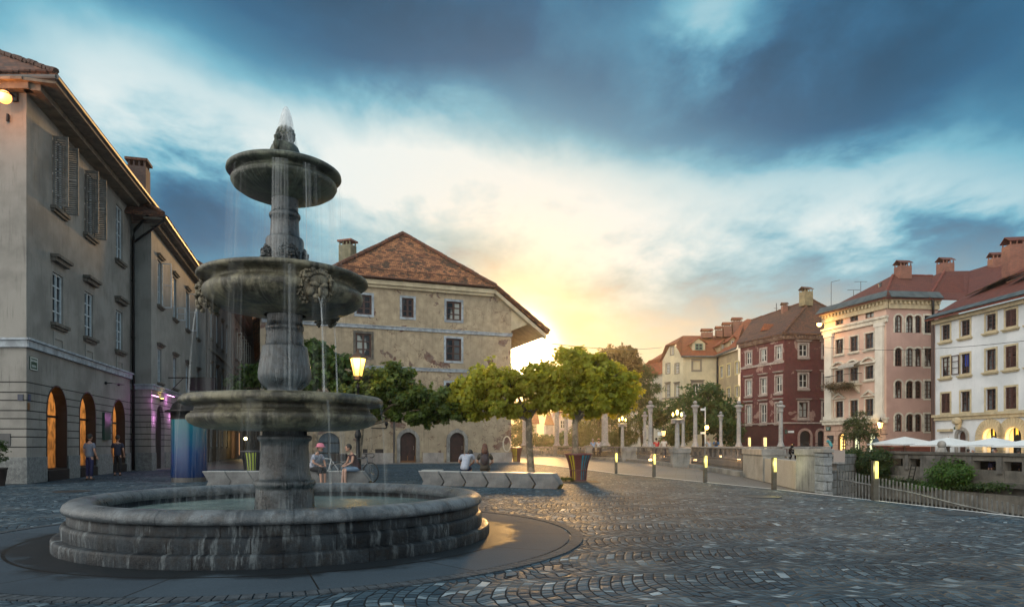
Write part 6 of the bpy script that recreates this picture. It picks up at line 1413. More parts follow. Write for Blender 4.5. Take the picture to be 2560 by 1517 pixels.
p = G(1446, 1202); bin_(p, ZY(1133, p.y), .52, .31, 'flared litter bin with dark red slats and yellow and blue panels under the plane tree', DRED, ((-2.62, -1.95, YEL), (-1.42, -.5, TEAL), (-1.95, -1.42, DRED), (-.5, 3.66, DRED)))
p = AT(634, 24.5); bin_(p, 1.17, .44, .30, 'black litter bin with a lime green panel left of the fountain column', BLK, ((-2.0, -1.0, LIME), (-1, 1.2, BLK), (-PI-.5, -2.0, BLK)))
p = G(1288, 1154); p.x += .1; bin_(p, 1.12, .50, .30, 'litter bin at the corner of the ochre house, yellow panel', DRED, ((-PI, -1.4, YEL), (-1.4, PI, DRED)))
# lit bollards
def bollard(h=.98):
    r = proto('bollard_light', '', 'bollard', 'square bollard lights along the white kerb'); m1 = mat('bollard_bronze', (.10, .095, .085), (.07, .066, .06), rough=.45, metal=.6, nscale=5)
    w_ = .062; g = MB(); g.box(-w_, w_, -w_, w_, 0, h*.56); g.box(-w_, -w_*.35, -w_+.012, w_, h*.56, h); g.box(-w_*.35, w_, w_*.4, w_, h*.56, h); g.box(-w_, w_, -w_, w_, h, h+.012); g.build('post', m1, r)
    g = MB(); g.box(-w_*.33, w_*.96, -w_*.97, w_*.38, h*.565, h-.003); g.build('diffuser', emit_mat('bollard_glow', (1.0, .84, .20), 1.05, base=(.3, .27, .1)), r); return r
B0 = bollard()
for k, (x, y, hp, lab) in enumerate(((1540, 1183, 0, 'farthest lit bollard, near the striped bin'), (1635, 1192, 0, 'second farthest lit bollard on the kerb'), (1763, 1205.5, 0, 'middle lit bollard, in front of the balustrade'), (1935, 1223.5, 0, 'second nearest lit bollard, before the plain concrete panel'), (2187, 1251, 0, 'nearest and largest lit bollard, beside the picket railing'))):
    p = G(x, y); o = B0 if k == 0 else dup(B0); place(o, p, 0, 1.0); o['label'] = lab
    lamp_light('bollard_glow_light', p+Vector((.0, -.22, .8)), (1, .9, .3), 7, .08)
# street lamp by the bicycles
p = AT(895, 26.2); zt = ZY(878, p.y); LX = AT(888, p.y).x
r = thing('street_lamp', p, 'old cast iron street lamp with a glowing tapered lantern, behind the seated people', 'street lamp')
g = MB(); c_ = (p.x, p.y, 0); zl0 = ZY(941, p.y)
g.lathe([(.17, 0), (.17, .25), (.13, .3), (.11, .7), (.13, .74), (.09, .8), (.075, 1.5), (.075, 1.62), (.12, 1.66), (.13, 1.78), (.09, 1.9), (.07, 1.98), (.09, 2.02), (.06, 2.08), (.05, zl0-.45), (.08, zl0-.42), (.05, zl0-.36), (.045, zl0-.25), (.11, zl0-.2), (.13, zl0-.12)], 16, c_); g.build('post', IRON, r, smooth=.6)
g = MB(); q = (p.x, p.y, zl0)
g.lathe([(.16, -.12), (.17, -.02), (.19, .0), (.17, .02)], 6, q, capb=True)
H_ = zt-.28-zl0
for k in range(6): a = 2*PI*k/6; g.tube([(q[0]+.17*math.cos(a), q[1]+.17*math.sin(a), zl0), (q[0]+.31*math.cos(a), q[1]+.31*math.sin(a), zl0+H_)], .014, 4)
g.lathe([(.36, H_), (.35, H_+.04), (.22, H_+.16), (.1, H_+.22), (.06, H_+.24), (.05, H_+.3), (.02, H_+.36), (.001, H_+.38)], 6, q); g.build('lantern_frame', mat('bronze_brown', (.09, .05, .03), rough=.5, metal=.5), r)
g = MB(); g.lathe([(.155, .02), (.29, H_-.01)], 6, q, capt=True, capb=True)
lg = bpy.data.materials.new('lantern_glass'); lg.use_nodes = True; t = NT(lg.node_tree); b = t.n['Principled BSDF']; z = t.new('ShaderNodeSeparateXYZ', ins={0: t.new('ShaderNodeTexCoord').outputs['Object']}).outputs[2]
b.inputs['Emission Color'].default_value = (1, .66, .12, 1); t.l.new(t.math('ADD', 1.3, t.math('MULTIPLY', t.sstep(z, zl0+.2, zl0+H_), 4.5)), b.inputs['Emission Strength']); b.inputs['Base Color'].default_value = (.8, .6, .2, 1)
g.build('lantern_glass', lg, r); lamp_light('lamp_light', (p.x, p.y-.45, zl0+.4), (1, .66, .2), 45, .2, r)
# drain covers, tree pit
for (x, y, rx, lab) in ((1905, 1241, .5, 'round drain cover in the setts near the second bollard'), (180, 1228, .5, 'round drain cover in front of the beige corner house'), (2395, 1283, .5, 'round drain cover by the kerb at the right')):
    p = G(x, y); g = MB(); g.lathe([(.01, .006), (rx*.92, .006), (rx*.92, .010), (rx, .010), (rx, 0)], 28, p); tag(g.build('drain_cover', mat('cast_iron_cover', (.03, .032, .034), (.05, .052, .054), rough=.5, metal=.5, nscale=30, contrast=(.45, .55)) if 'cast_iron_cover' not in bpy.data.materials else bpy.data.materials['cast_iron_cover']), lab, 'drain cover')
p = G(1446, 1204); g = MB(); g.box(p.x-.75, p.x+.75, p.y-.7, p.y+.9, .0045, .012); tag(g.build('tree_pit', mat('pit_soil', (.03, .022, .016), (.05, .04, .02), rough=.9, nscale=8)), 'dark square tree pit under the striped bin', 'tree pit')
# quayside: piers, metal railings, walls
def pier(x0, x1, Y, ztop, zcap, label, m_=CONC, d=.7, name='parapet_pier', zb=0):
    a, b_ = AT(x0, Y).x, AT(x1, Y).x; r = thing(name, ((a+b_)/2, Y, 0), label, 'pier'); g = MB(); g.box(a, b_, Y, Y+d, zb, ztop-zcap-.003); g.build('shaft', m_, r, bevel=.015)
    g = MB(); g.box(a-.05, b_+.05, Y-.05, Y+d+.05, ztop-zcap, ztop); g.build('cap', STONE, r, bevel=.02); return r
def prism_wall(pts, z0s, z1, d, name, label, m_, cat='wall', cap=None):
    (xa, ya), (xb, yb) = pts; W = Wall((xa, ya), (xb, yb)); r = thing(name, (xa, ya, 0), label, cat); g = W.mb()
    g.slab([(0, 0, z0s), (W.L, 0, z0s), (W.L, 0, z1 if not cap else z1-cap-.003), (0, 0, z1 if not cap else z1-cap-.003)], (0, -d, 0)); g.build('body', m_, r, bevel=.012)
    if cap: g = W.mb(); g.box(-.03, W.L+.03, -d-.04, .05, z1-cap, z1); g.build('cap', STONE, r, bevel=.02)
    return r, W
q1, q2, q3, q4, q5 = G(1857, 1191).to_tuple()[:2], G(1907, 1203.5).to_tuple()[:2], G(1990, 1224).to_tuple()[:2], (8.80, 20.0), (8.92, 19.0)
CONCW = mat('stained_concrete_wall', (.30, .295, .27), (.17, .17, .16), rough=.85, nscale=.9, grain=.35, streak=.8, streakcol=(.05, .05, .048), bump=.3, bscale=30)
CONCP = mat('plain_concrete_panel', (.26, .26, .24), (.20, .20, .19), rough=.8, nscale=.7, grain=.25, streak=.3, bump=.2, bscale=50)
zt = ZY(1121.5, 27)
prism_wall((q1, q2), 0, ZY(1121.5, 27), .8, 'quay_wall', 'weathered concrete wall block with a stone cap at the end of the metal railing', CONCW, cap=.24)
prism_wall(((q2[0]+.02, q2[1]-.08), (q3[0]+.02, q3[1]+.06)), 0, ZY(1148, 23), .3, 'flood_barrier', 'plain smooth lower concrete panel between the two taller wall blocks', CONCP)
e3 = AT(2056, 20.3); ya = q3[1]-.02
prism_wall((q3, (AT(2057, 19.5).x, 19.5)), 0, ZY(1121.5, 20.2)+.0, .16, 'quay_wall', 'weathered concrete wall block right of the plain panel, beside the masonry end', CONCW, cap=.2)
g = MB(); a, b_ = AT(2057.5, 19.2).x, AT(2079, 19.2).x
r = thing('masonry_pier', ((a+b_)/2, 19.3, 0), 'rough stone block masonry at the end of the quay wall', 'pier'); zz = -.6; k = 0
rs = random.Random(3)
while zz < ZY(1133, 19.2):
    h = rs.uniform(.2, .27); sp = rs.choice([None, .45, .55]) if k % 2 else None
    zz2 = min(zz+h, ZY(1132, 19.2))
    if sp: g.box(a, a+(b_-a)*sp-.006, 19.15, 19.75, zz, zz2-.012); g.box(a+(b_-a)*sp+.006, b_+rs.uniform(0, .02), 19.16, 19.75, zz, zz2-.012)
    else: g.box(a, b_+rs.uniform(-.01, .03), 19.14, 19.75, zz, zz2-.012)
    zz = zz2 if zz2 > zz else zz+.3; k += 1
g.build('stone_blocks', mat('rough_grey_blocks', (.25, .27, .28), (.16, .175, .185), rough=.8, nscale=5, grain=.5, bump=.8, bscale=16), r, bevel=.02)
g = MB(); g.box(a-.03, b_+.04, 19.1, 19.8, ZY(1131.5, 19.2), ZY(1121.5, 19.2)); g.build('cap', STONE, r, bevel=.02)
RAILM = mat('railing_iron', (.055, .05, .048), rough=.5, metal=.5); 
def railing(P, Q, zt, label, n, mrail=None, zb=.25, base=.22, name='quay_railing'):
    W = Wall(P, Q); r = thing(name, (P[0], P[1], 0), label, 'railing'); g = W.mb(); L = W.L
    g.box(0, L, -.10, -.06, zb+.08, zb+.12); g.box(0, L, -.10, -.06, zb+.42, zb+.46)
    for k in range(n): s = L*(k+.5)/n; g.box(s-.012, s+.012, -.095, -.065, zb, zt-.04)
    g.build('bars', RAILM, r)
    g = W.mb(); g.box(0, L, -.16, 0, zt-.05, zt); g.build('handrail', mrail or STONE, r)
    if base: g = W.mb(); g.box(0, L, -.3, .08, 0, base); g.build('base_kerb', CONCW, r)
    return r
pA, pB = G(1724, 1167).to_tuple()[:2], q1
railing((AT(1725, 40.5).x, 40.5), (q1[0]-.05, q1[1]+.05), ZY(1116.5, 34), 'metal railing right of the first lamp column, up to the concrete block', 52)
railing((AT(1590, 55).x, 55.0), (AT(1682, 42.2).x, 42.2), ZY(1116.5, 48), 'metal railing between the two lamp columns', 50)
railing((AT(1480, 63).x, 63.0), (AT(1555, 57).x, 57.0), ZY(1115.5, 60), 'metal railing left of the farther lamp column', 34)
railing((AT(1392, 79).x, 79.0), (AT(1465, 65).x, 65.0), ZY(1116, 70), 'pale fine-barred railing behind the second tree trunk', 46, mrail=TRIMW)
pier(1682, 1725, 41.2, ZY(1120, 41.5), .3, 'concrete pier carrying the nearer lamp column', CONCW)
pier(1556, 1590, 55.3, ZY(1119, 55.5), .3, 'concrete pier carrying the farther lamp column', CONCW)
pier(1464, 1481, 63, ZY(1113, 63), .3, 'pale pier between the railings, right of the second trunk', STONE)
pier(1384, 1393, 79, ZY(1113, 79), .3, 'pale pier at the left end of the fine-barred railing', STONE); pier(1304, 1320, 86, ZY(1112, 86), .3, 'pale pier left of the first trunk in the far balustrade', STONE)
W = Wall(AT(1320, 86.5).to_tuple()[:2], AT(1384, 79.4).to_tuple()[:2]); r = thing('stone_balustrade', W.P(0, 0, 0), 'far stone balustrade with turned balusters between the trunks', 'balustrade'); g = W.mb(); zt = ZY(1115.5, 83)
g.box(0, W.L, -.3, 0, zt-.18, zt); g.box(0, W.L, -.3, .02, 0, .2); g.build('rails', STONE, r)
for k in range(12):
    p = W.P(W.L*(k+.5)/12, -.15, .2); h = zt-.38; g = MB(); g.lathe([(.11, 0), (.11, .06), (.07, .1), (.13, h*.35), (.09, h*.6), (.06, h*.85), (.11, h*.95), (.11, h)], 10, p); g.build('baluster', STONE, r, smooth=.6)
# bridge
BR = thing('bridge', (18.5, 57, 0), 'stone bridge over the river with two rows of ball-topped columns', 'bridge')
g = MB(); g.slab([(9.9, 49.4, .2), (23.6, 49.4, .2), (23.6, 65.4, .2), (7.6, 65.4, .2), (8.6, 61, .2)], (0, 0, -.7)); g.build('deck', mat('bridge_deck', (.24, .22, .20), (.18, .17, .155), rough=.7, nscale=1.2), BR)
def bal_row(y, x0, x1, n):
    g = MB(); zt = ZY(1115.5, y); g.box(x0, x1, y-.12, y+.12, zt-.14, zt); g.box(x0, x1, y-.14, y+.14, .2, .38); g.build('parapet_rails', STONE, BR)
    g = MB(); h = zt-.14-.38
    for k in range(n): x = x0+(x1-x0)*(k+.5)/n; g.lathe([(.09, 0), (.09, .05), (.055, .08), (.10, h*.4), (.06, h*.8), (.09, h*.93), (.09, h)], 8, (x, y, .38))
    o = g.build('balusters', STONE, BR, smooth=.6)
bal_row(50, 10.2, 23.4, 36); bal_row(64.6, 9.0, 23.4, 36)
COLM = mat('column_concrete', (.36, .345, .33), (.26, .25, .24), rough=.8, nscale=5, grain=.5, bump=.3, bscale=50)
def column(h, r0=.155, ball=True, cap=True):
    r = proto('column', '', 'column'); g = MB(); g.lathe([(r0*1.7, 0), (r0*1.7, .1), (r0*1.35, .14), (r0*1.3, .24), (r0*1.05, .34), (r0, .5), (r0*.95, h*.5), (r0*.86, h-.75 if cap else h)], 20); g.build('shaft', COLM, r, smooth=.6)
    if cap:
        g = MB(); q = h-.75; g.lathe([(r0*.95, q), (r0*.95, q+.06), (r0*.88, q+.09), (r0*.92, q+.3), (r0*1.15, q+.38), (r0*1.1, q+.42), (r0*1.9, q+.50), (r0*2.0, q+.56), (r0*1.9, q+.62), (r0*.9, q+.68)], 20)
        for k in range(10): a = 2*PI*k/10; g.tube([(r0*.95*math.cos(a), r0*.95*math.sin(a), q+.1), (r0*1.0*math.cos(a), r0*math.sin(a), q+.33)], .03, 5)
        g.build('capital', COLM, r, smooth=.5)
    if ball: g = MB(); g.ball((0, 0, h+.08), .15, 16, 10); g.build('ball', COLM, r, smooth=True)
    return r
K = column(3.15)
cl_ = 'columns on the bridge'
near = [(1626, 'near-side bridge column, leftmost of the tall ones'), (1738, 'near-side bridge column in front of the round tree, right of the lamp column'), (1847, 'near-side bridge column in front of the left edge of the red house'), (1952, 'near-side bridge column in front of the red house corner')]
zn = ZY(1116, 50); first = True
for x, lab in near:
    o = K if first else dup(K); first = False; place(o, AT(x, 50, zn), 0, 1); o['label'] = lab; o['group'] = cl_
for x, lab in ((1612, 'shorter far-side bridge column left of the tall leftmost one'), (1708, 'shorter far-side column right behind the nearer lamp column'), (1802, 'shorter far-side column in front of the round tree, pinkish')):
    o = dup(K); place(o, AT(x, 64.6, ZY(1115, 64.6)), 0, .98); o['label'] = lab; o['group'] = cl_
Kb = column(5.0, .3, False, False)
for x, Y, z, lab, s_ in ((1512, 63.2, ZY(1114, 63), 'thick pale column rising into the plane tree crown, right of the willow gap', 1.05), (1392, 79, ZY(1114, 79), 'pale column left of the second plane tree trunk', .9), (1415, 90, ZY(1114, 90), 'slimmer pale column just left of the second trunk', .85), (1311, 86, ZY(1113, 86), 'pale column left of the first plane tree trunk', .9)):
    o = Kb if x == 1512 else dup(Kb); place(o, AT(x, Y, z), 0, s_); o['label'] = lab
FLM = emit_mat('flame_lamp_glow', (1.0, .66, .14), 5)
def lampcol(x, Y, ytop, lab, en):
    z0 = ZY(1119, Y); zc_ = ZY(ytop, Y); r = thing('lamp_column', AT(x, Y, z0), lab, 'lamp column', 'lamp columns on the quay piers'); p = AT(x, Y, z0); h = zc_-z0; g = MB()
    g.lathe([(.15, 0), (.14, h*.5), (.125, h-.28)], 18, p); g.build('shaft', COLM, r, smooth=.6)
    g = MB(); g.lathe([(.14, h-.28), (.15, h-.2), (.2, h-.14)], 18, p); g.box(p.x-.32, p.x+.32, p.y-.3, p.y+.3, z0+h-.13, z0+h-.02)
    for sg in (-1, 1):
        g.tube([(p.x+sg*.24, p.y-.26, z0+h-.22), (p.x+sg*.24, p.y+.26, z0+h-.22)], .10, 12)
    g.build('capital', COLM, r, smooth=.5)
    g = MB(); g.lathe([(.3, 0), (.28, .05), (.06, .08), (.04, .22)], 10, (p.x, p.y, z0+h-.02))
    for dx_ in (-.26, .26): g.tube([(p.x, p.y, z0+h+.06), (p.x+dx_, p.y, z0+h+.05), (p.x+dx_, p.y, z0+h+.12)], .02, 5)
    g.build('candelabrum', IRON, r)
    for dx_, dz_, k in ((-.26, .12, 1), (0, .2, 1.35), (.26, .12, 1)):
        g = MB(); g.ball((p.x+dx_, p.y, z0+h+dz_+.13*k), .13*k, 10, 8, (.5, .5, 1)); g.build('flame_globe', FLM, r, smooth=True)
    lamp_light('lamp_light', (p.x, p.y-.4, z0+h+.4), (1, .68, .2), en, .15, r)
lampcol(1693, 41.5, 1046, 'nearer lamp column on the quay pier, three glowing globes', 60)
lampcol(1556, 55.6, 1057, 'farther lamp column on the quay pier, in front of the willow', 70)
# uplighters under the bridge columns and water-level glow
UPL = emit_mat('uplighter_glow', (1, .6, .25), 6)
for k, x in enumerate((1626, 1660, 1738, 1802, 1847)):
    p = AT(x, 49.2 if k != 1 and k != 3 else 63.8, .2); g = MB(); g.lathe([(.12, 0), (.12, .12), (.08, .14)], 10, p, capt=True); r = g.build('uplighter', UPL); tag(r, ['small glowing uplighter at the foot of the leftmost tall bridge column', 'small glowing uplighter on the bridge below the red shirt', 'small glowing uplighter at the foot of the column before the round tree', 'small glowing uplighter at the far-side pinkish column', 'small glowing uplighter at the column by the red house edge'][k], 'lamp', 'uplighters on the bridge')
    lamp_light('uplight', p+Vector((0, -.25, .35)), (1, .55, .25), 40, .1)
# slim street lamp on the bridge and sign posts
p = AT(1763, 58, .2); zz = ZY(1017, 58); r = thing('lamp_post', p, 'thin white post with orange lantern and small plate, in front of the round tree', 'lamp post')
WPOST = mat('white_post', (.62, .66, .68), rough=.4); g = MB(); g.tube([p, (p.x, 58, zz)], .045, 8); g.box(p.x-.38, p.x-.05, 57.9, 58.1, zz-.3, zz-.12); g.build('post', WPOST, r); g = MB(); q = ZY(1068, 58); g.ball((p.x+.1, 57.85, q), .17, 10, 8, (1, 1, 1.2)); g.build('lantern', emit_mat('orange_lantern', (1, .5, .1), 10), r, smooth=True)
g = MB(); g.lathe([(.22, .16), (.1, .3), (.02, .38)], 8, (p.x+.1, 57.85, q)); g.build('lantern_cap', IRON, r); g = MB(); q = ZY(1082, 58); g.box(p.x-.42, p.x-.05, 57.93, 57.96, q-.09, q+.09); g.build('plate', WPOST, r); lamp_light('lamp_light', (p.x+.1, 57.5, ZY(1068, 58)), (1, .5, .12), 40, .1, r)
p = AT(1659, 62, .2); r = thing('lantern_post', p, 'small dark lantern post with a yellow light behind the cream-shirted person', 'lamp post'); zz = ZY(1082, 62); g = MB(); g.tube([p, (p.x, 62, zz-.3)], .05, 6); g.lathe([(.05, .42), (.08, .35), (.26, .2), (.2, .18)], 6, (p.x, 62, zz)); g.tube([(p.x, 62, zz+.35), (p.x, 62, zz+.6)], .03, 5); g.build('post', IRON, r); g = MB(); g.lathe([(.12, -.25), (.2, .18)], 6, (p.x, 62, zz), capb=True, capt=True); g.build('glass', bpy.data.materials['lantern_glow'], r)
g = MB(); q = AT(1650, 62); g.box(q.x-.22, q.x+.2, 61.95, 62, ZY(1088, 62), ZY(1079, 62)); g.build('plate', WPOST, r)
# sculpture on the low ledge
p = AT(1981, 25.5, .85); r = thing('bronze_sculpture', p, 'small black bronze crouching figure on the ledge behind the plain concrete panel', 'sculpture')
BRZ = mat('black_bronze', (.012, .011, .010), rough=.4, metal=.7); g = MB(); hz = ZY(1118, 25.5); b0 = ZY(1147, 25.5)
x, y = p.x, p.y
g.tube([(x-.1, y, b0), (x-.04, y-.02, b0+.12), (x-.1, y+.02, b0+.25), (x-.09, y, b0+.36), (x-.03, y, hz)], [.035, .03, .04, .05, .035], 8)
g.tube([(x+.12, y, b0), (x+.11, y, b0+.15), (x+.04, y, b0+.25), (x-.08, y, b0+.27)], [.03, .028, .035, .04], 8); g.tube([(x-.05, y, hz-.06), (x+.05, y-.05, hz-.13), (x+.13, y-.02, hz-.06)], [.025, .022, .018], 6); g.tube([(x-.08, y, hz-.1), (x+.02, y+.05, hz-.22), (x+.14, y+.03, hz-.2)], [.025, .02, .016], 6)
g.ball((x, y, hz+.03), .045, 10, 8, (1.2, 1, 1)); g.tube([(x, y, hz+.05), (x+.05, y, hz+.12), (x+.12, y, hz+.1)], [.02, .016, .006], 6); g.tube([(x-.02, y, hz+.05), (x+.01, y, hz+.13), (x+.06, y, hz+.16)], [.02, .014, .006], 6); g.build('figure', BRZ, r, smooth=True)
# picket railing running down to the water
fa, fb = Vector((9.25, 19.3, 0)), Vector((10.9, 12.2, 0)); npk = 62
r = thing('picket_railing', fa, 'grey steel picket railing following the stairs down behind the kerb at the right', 'railing'); PK = mat('picket_steel', (.22, .225, .22), (.13, .13, .125), rough=.5, metal=.4, nscale=5)
ptsr = []
for k in range(npk):
    u = k/(npk-1); q = fa.lerp(fb, u); x_ = CX+F*q.x/q.y; 
    zt_ = ZY(np.interp(x_, [2080, 2445, 2560, 2700], [1172, 1240, 1266, 1305]), q.y); zr_ = ZY(np.interp(x_, [2078, 2150, 2280, 2400, 2468, 2700], [1193, 1207, 1231, 1262, 1276, 1330]), q.y)
    g = MB(); j = random.uniform(-.01, .02); g.box(q.x-.012, q.x+.012, q.y-.02, q.y+.02, -1.2, zt_+j); g.build('picket', PK, r); ptsr.append((q.x, q.y-.03, zr_))
g = MB(); g.tube(ptsr, .022, 6); g.build('handrail', PK, r)
# ================================================================== far embankment
WE = Wall((27.2, 62.0), (31.9, 18.0))     # river face, left = far
def wz(px, py, t=0): return WE.hit(px, py, t)
EMB = thing('far_embankment_wall', WE.P(20, 0, -4), 'old grey concrete river wall with openings, across the water at the right', 'wall')
LOW = mat('old_river_wall', (.17, .16, .14), (.08, .078, .07), rough=.9, nscale=.6, grain=.45, streak=.8, bump=.5, bscale=14)
ztop = .68; z1 = -.2+.05; z0 = wz(2480, 1186)[1]; zbm = -.62
zo1 = wz(2480, 1152)[1]; zo0 = wz(2480, 1175)[1]
ops_ = []
for a, b_ in ((2217, 2257), (2274, 2306), (2381, 2413), (2433, 2490), (2509, 2555), (2575, 2630)): ops_.append((WE.sx(a), WE.sx(b_), zo0, zo1, 0))
g = WE.mb(); facade(g, WE.sx(2090), WE.L, -4.4, ztop, ops_, .5); g.poly([(WE.sx(2090), 0, ztop), (WE.L, 0, ztop), (WE.L, -.5, ztop), (WE.sx(2090), -.5, ztop)]); g.build('wall', LOW, EMB, norm=False)
g = WE.mb(); g.box(WE.sx(2215), WE.L, -.45, .12, ztop+.004, ztop+.2); g.build('coping', mat('dark_coping', (.11, .105, .095), (.07, .068, .06), rough=.85, nscale=2, grain=.4, streak=.4), EMB, bevel=.02)
g = WE.mb()
for o in ops_:   # raking piers beside the openings
    g.slab([(o[0]-.45, .003, zo0-.2), (o[0]-.05, .003, zo0-.2), (o[0]-.05, .003, ztop-.05), (o[0]-.3, .003, ztop-.05)], (0, .12, 0))
g.slab([(WE.sx(2308), .003, wz(2308, 1192)[1]), (WE.sx(2352), .003, wz(2352, 1202)[1]), (WE.sx(2362), .003, ztop-.05), (WE.sx(2312), .003, ztop-.05)], (0, .3, 0))
g.build('buttress', CONCD, EMB)
zl = wz(2480, 1203)[1]; g = WE.mb(); g.box(WE.sx(2140), WE.L, .003, .35, zl-.3, zl); g.box(WE.sx(2140), WE.L, .003, .7, -2.6, wz(2480, 1232)[1]); g.build('ledge', LOW, EMB)
s, z = wz(2290, 1160); g = WE.mb(); g.tube([(s, .35, z), (s-.4, .4, z-1.5)], .03, 5); g.tube([(s+.5, .35, z), (s+.1, .4, z-1.5)], .03, 5)
for k in range(6): g.tube([(s-.4*k/6, .37, z-.25*k-.1), (s+.5-.4*k/6, .37, z-.25*k-.1)], .02, 4)
g.build('ladder', IRON, EMB)
g = MB(); 
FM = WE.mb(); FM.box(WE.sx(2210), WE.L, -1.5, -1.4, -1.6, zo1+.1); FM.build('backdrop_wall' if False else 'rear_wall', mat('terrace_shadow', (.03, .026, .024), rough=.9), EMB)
# masonry abutment of the bridge on the far bank with little balcony
WM = Wall((23.5, 50.0), (WE.P(WE.sx(2152), .02, 0).x, WE.P(WE.sx(2152), .02, 0).y))
r = thing('abutment_wall', WM.P(0, 0, -4), 'light grey block masonry abutment below the small balcony across the river', 'wall'); g = WM.mb(); g.box(0, WM.L, -.6, 0, -4.3, .62); g.build('blocks', brick_mat('abutment_blocks', (.27, .28, .28), (.19, .2, .2), (.06, .06, .06), 1.1, .55, .03, bump=.8, stain=.5), r)
q = AT(2090, 49); g = MB(); xa, xb = AT(2078, 49).x, AT(2106, 49).x; zf = ZY(1154, 49)
g.box(xa, xb, 48.6, 50.5, zf-.12, zf); r = thing('lookout_balcony', (q.x, 49, zf), 'small pale railed balcony beyond the end of the quay wall', 'balcony'); g.build('slab', CONC, r)
g = MB()
for k in range(20): x = xa+(xb-xa)*(k+.5)/20; g.box(x-.015, x+.015, 48.62, 48.66, zf, ZY(1126, 49))
g.box(xa, xb, 48.6, 48.68, ZY(1126, 49), ZY(1124.5, 49)); g.build('railing', mat('pinkish_rail', (.42, .36, .33), rough=.6), r)
# ---- parasols, barrier boxes, sign, tables
UMB = mat('white_canvas', (.62, .66, .68), rough=.85)
def parasol(label, hw=2.0, h=2.55):
    r = proto('parasol', label, 'parasol', 'white parasols on the terrace'); g = MB(); zt_, ze_ = h+.85, h-.05
    c = [(-hw, -hw), (hw, -hw), (hw, hw), (-hw, hw)]
    for k in range(4):
        a, b_ = c[k], c[(k+1) % 4]; n = 5
        g.slab([(a[0], a[1], ze_), ((a[0]+b_[0])/2, (a[1]+b_[1])/2, ze_+.05), (b_[0], b_[1], ze_), (0, 0, zt_)], (0, 0, .015))
    for k in range(4):
        a, b_ = c[k], c[(k+1) % 4]; g.slab([(a[0], a[1], ze_-.12), (b_[0], b_[1], ze_-.12), (b_[0], b_[1], ze_), (a[0], a[1], ze_)], (0.0, .006, 0) if k % 2 == 0 else (.006, 0, 0))
    g.build('canopy', UMB, r); g = MB(); g.tube([(0, 0, 0), (0, 0, zt_+.1)], .035, 8)
    for a in c+[(hw, 0), (-hw, 0), (0, hw), (0, -hw)]: g.tube([(0, 0, h-.35), (a[0]*.5, a[1]*.5, ze_+.24)], .015, 4); g.tube([(0, 0, zt_-.04), (a[0]*.98, a[1]*.98, ze_-.02)], .012, 4)
    g.build('frame', mat('parasol_wood', (.28, .2, .14), rough=.6) if 'parasol_wood' not in bpy.data.materials else bpy.data.materials['parasol_wood'], r); g = MB(); g.box(-.35, .35, -.35, .35, 0, .08); g.build('foot', CONC, r, bevel=.01); return r
def pspot(x, Y, ye): return AT(x, Y, BZ+.05)
U0 = parasol('leftmost white parasol, in front of the pink house')
labs = ['leftmost white parasol, in front of the pink house', 'white parasol in front of the white house door, second from left', 'white parasol in front of the first glowing arch', 'white parasol cut by the right picture edge']
for k, (x, Y, yp, wpx) in enumerate(((2262, 55, 1090, 136), (2371, 51, 1092, 136), (2484, 47, 1092, 150), (2598, 42, 1091, 170))):
    o = U0 if k == 0 else dup(U0); hw_ = wpx/2/F*Y; ztp = ZY(yp, Y); s_ = hw_/2.3; o['label'] = labs[k]
    place(o, AT(x, Y, -.27), .25+.1*k, (s_, s_, (ztp+.27)/3.45))
BOXM = brick_mat('stained_wood_boxes', (.14, .04, .028), (.10, .03, .022), (.03, .012, .01), 1.4, .16, .012, stain=.4)
for (xa, xb, Y, yt, lab) in ((2188, 2228, 59, 1115, 'dark red boarded barrier left of the first parasol pole'), (2232, 2260, 58.5, 1117, 'dark red boarded barrier behind the first parasol pole'), (2266, 2326, 58, 1117, 'long dark red boarded barrier right of the first parasol pole'), (2218, 2231, 62, 1100, 'tall dark red cabinet against the pink house'), (2272, 2310, 62, 1107, 'higher dark red boarded planter against the pink house')):
    a, b_ = AT(xa, Y).x, AT(xb, Y).x; r = thing('planter_box', ((a+b_)/2, Y, .35), lab, 'barrier'); g = MB(); g.box(a, b_, Y, Y+.5, .35, ZY(yt, Y)); g.build('boards', BOXM, r, bevel=.015); g = MB(); g.box(a-.04, b_+.04, Y-.04, Y+.54, ZY(yt, Y)+.003, ZY(yt, Y)+.07); g.build('top_board', mat('top_board_wood', (.30, .12, .08), rough=.6) if 'top_board_wood' not in bpy.data.materials else bpy.data.materials['top_board_wood'], r)
# striped barrier board and triangular sign
q0 = AT(2168, 56); q1_ = AT(2200, 56); r = thing('barrier_board', AT(2184, 56, .35), 'red and white striped barrier board by the ivy', 'barrier')
g = MB(); z0_, z1_ = ZY(1130.5, 56), ZY(1125.5, 56); g.box(q0.x, q1_.x, 56, 56.03, z0_, z1_); g.build('board', mat('white_board', (.66, .66, .66), rough=.5), r); g = MB(); n = 4; wv = (q1_.x-q0.x)/n
for k in range(n): x = q0.x+wv*k; g.slab([(x, 55.99, z1_), (x+wv*.45, 55.99, z1_), (x+wv*.75, 55.99, z0_), (x+wv*.3, 55.99, z0_)], (0, -.006, 0))
g.build('stripes', mat('red_stripe', (.45, .02, .02), rough=.5), r); g = MB(); 
for x in (q0.x+.1, q1_.x-.1): g.box(x-.03, x+.03, 56.03, 56.08, .35, z1_+.1)
g.build('posts', WPOST, r)
p = AT(2190, 57, .35); r = thing('triangular_sign', p, 'triangular road sign seen from its grey back', 'sign'); zt_, zb_ = ZY(1089, 57), ZY(1108.5, 57); hw_ = 12/F*57; g = MB(); g.tube([p, (p.x, 57.05, zt_-.1)], .03, 6); g.build('post', IRONG, r)
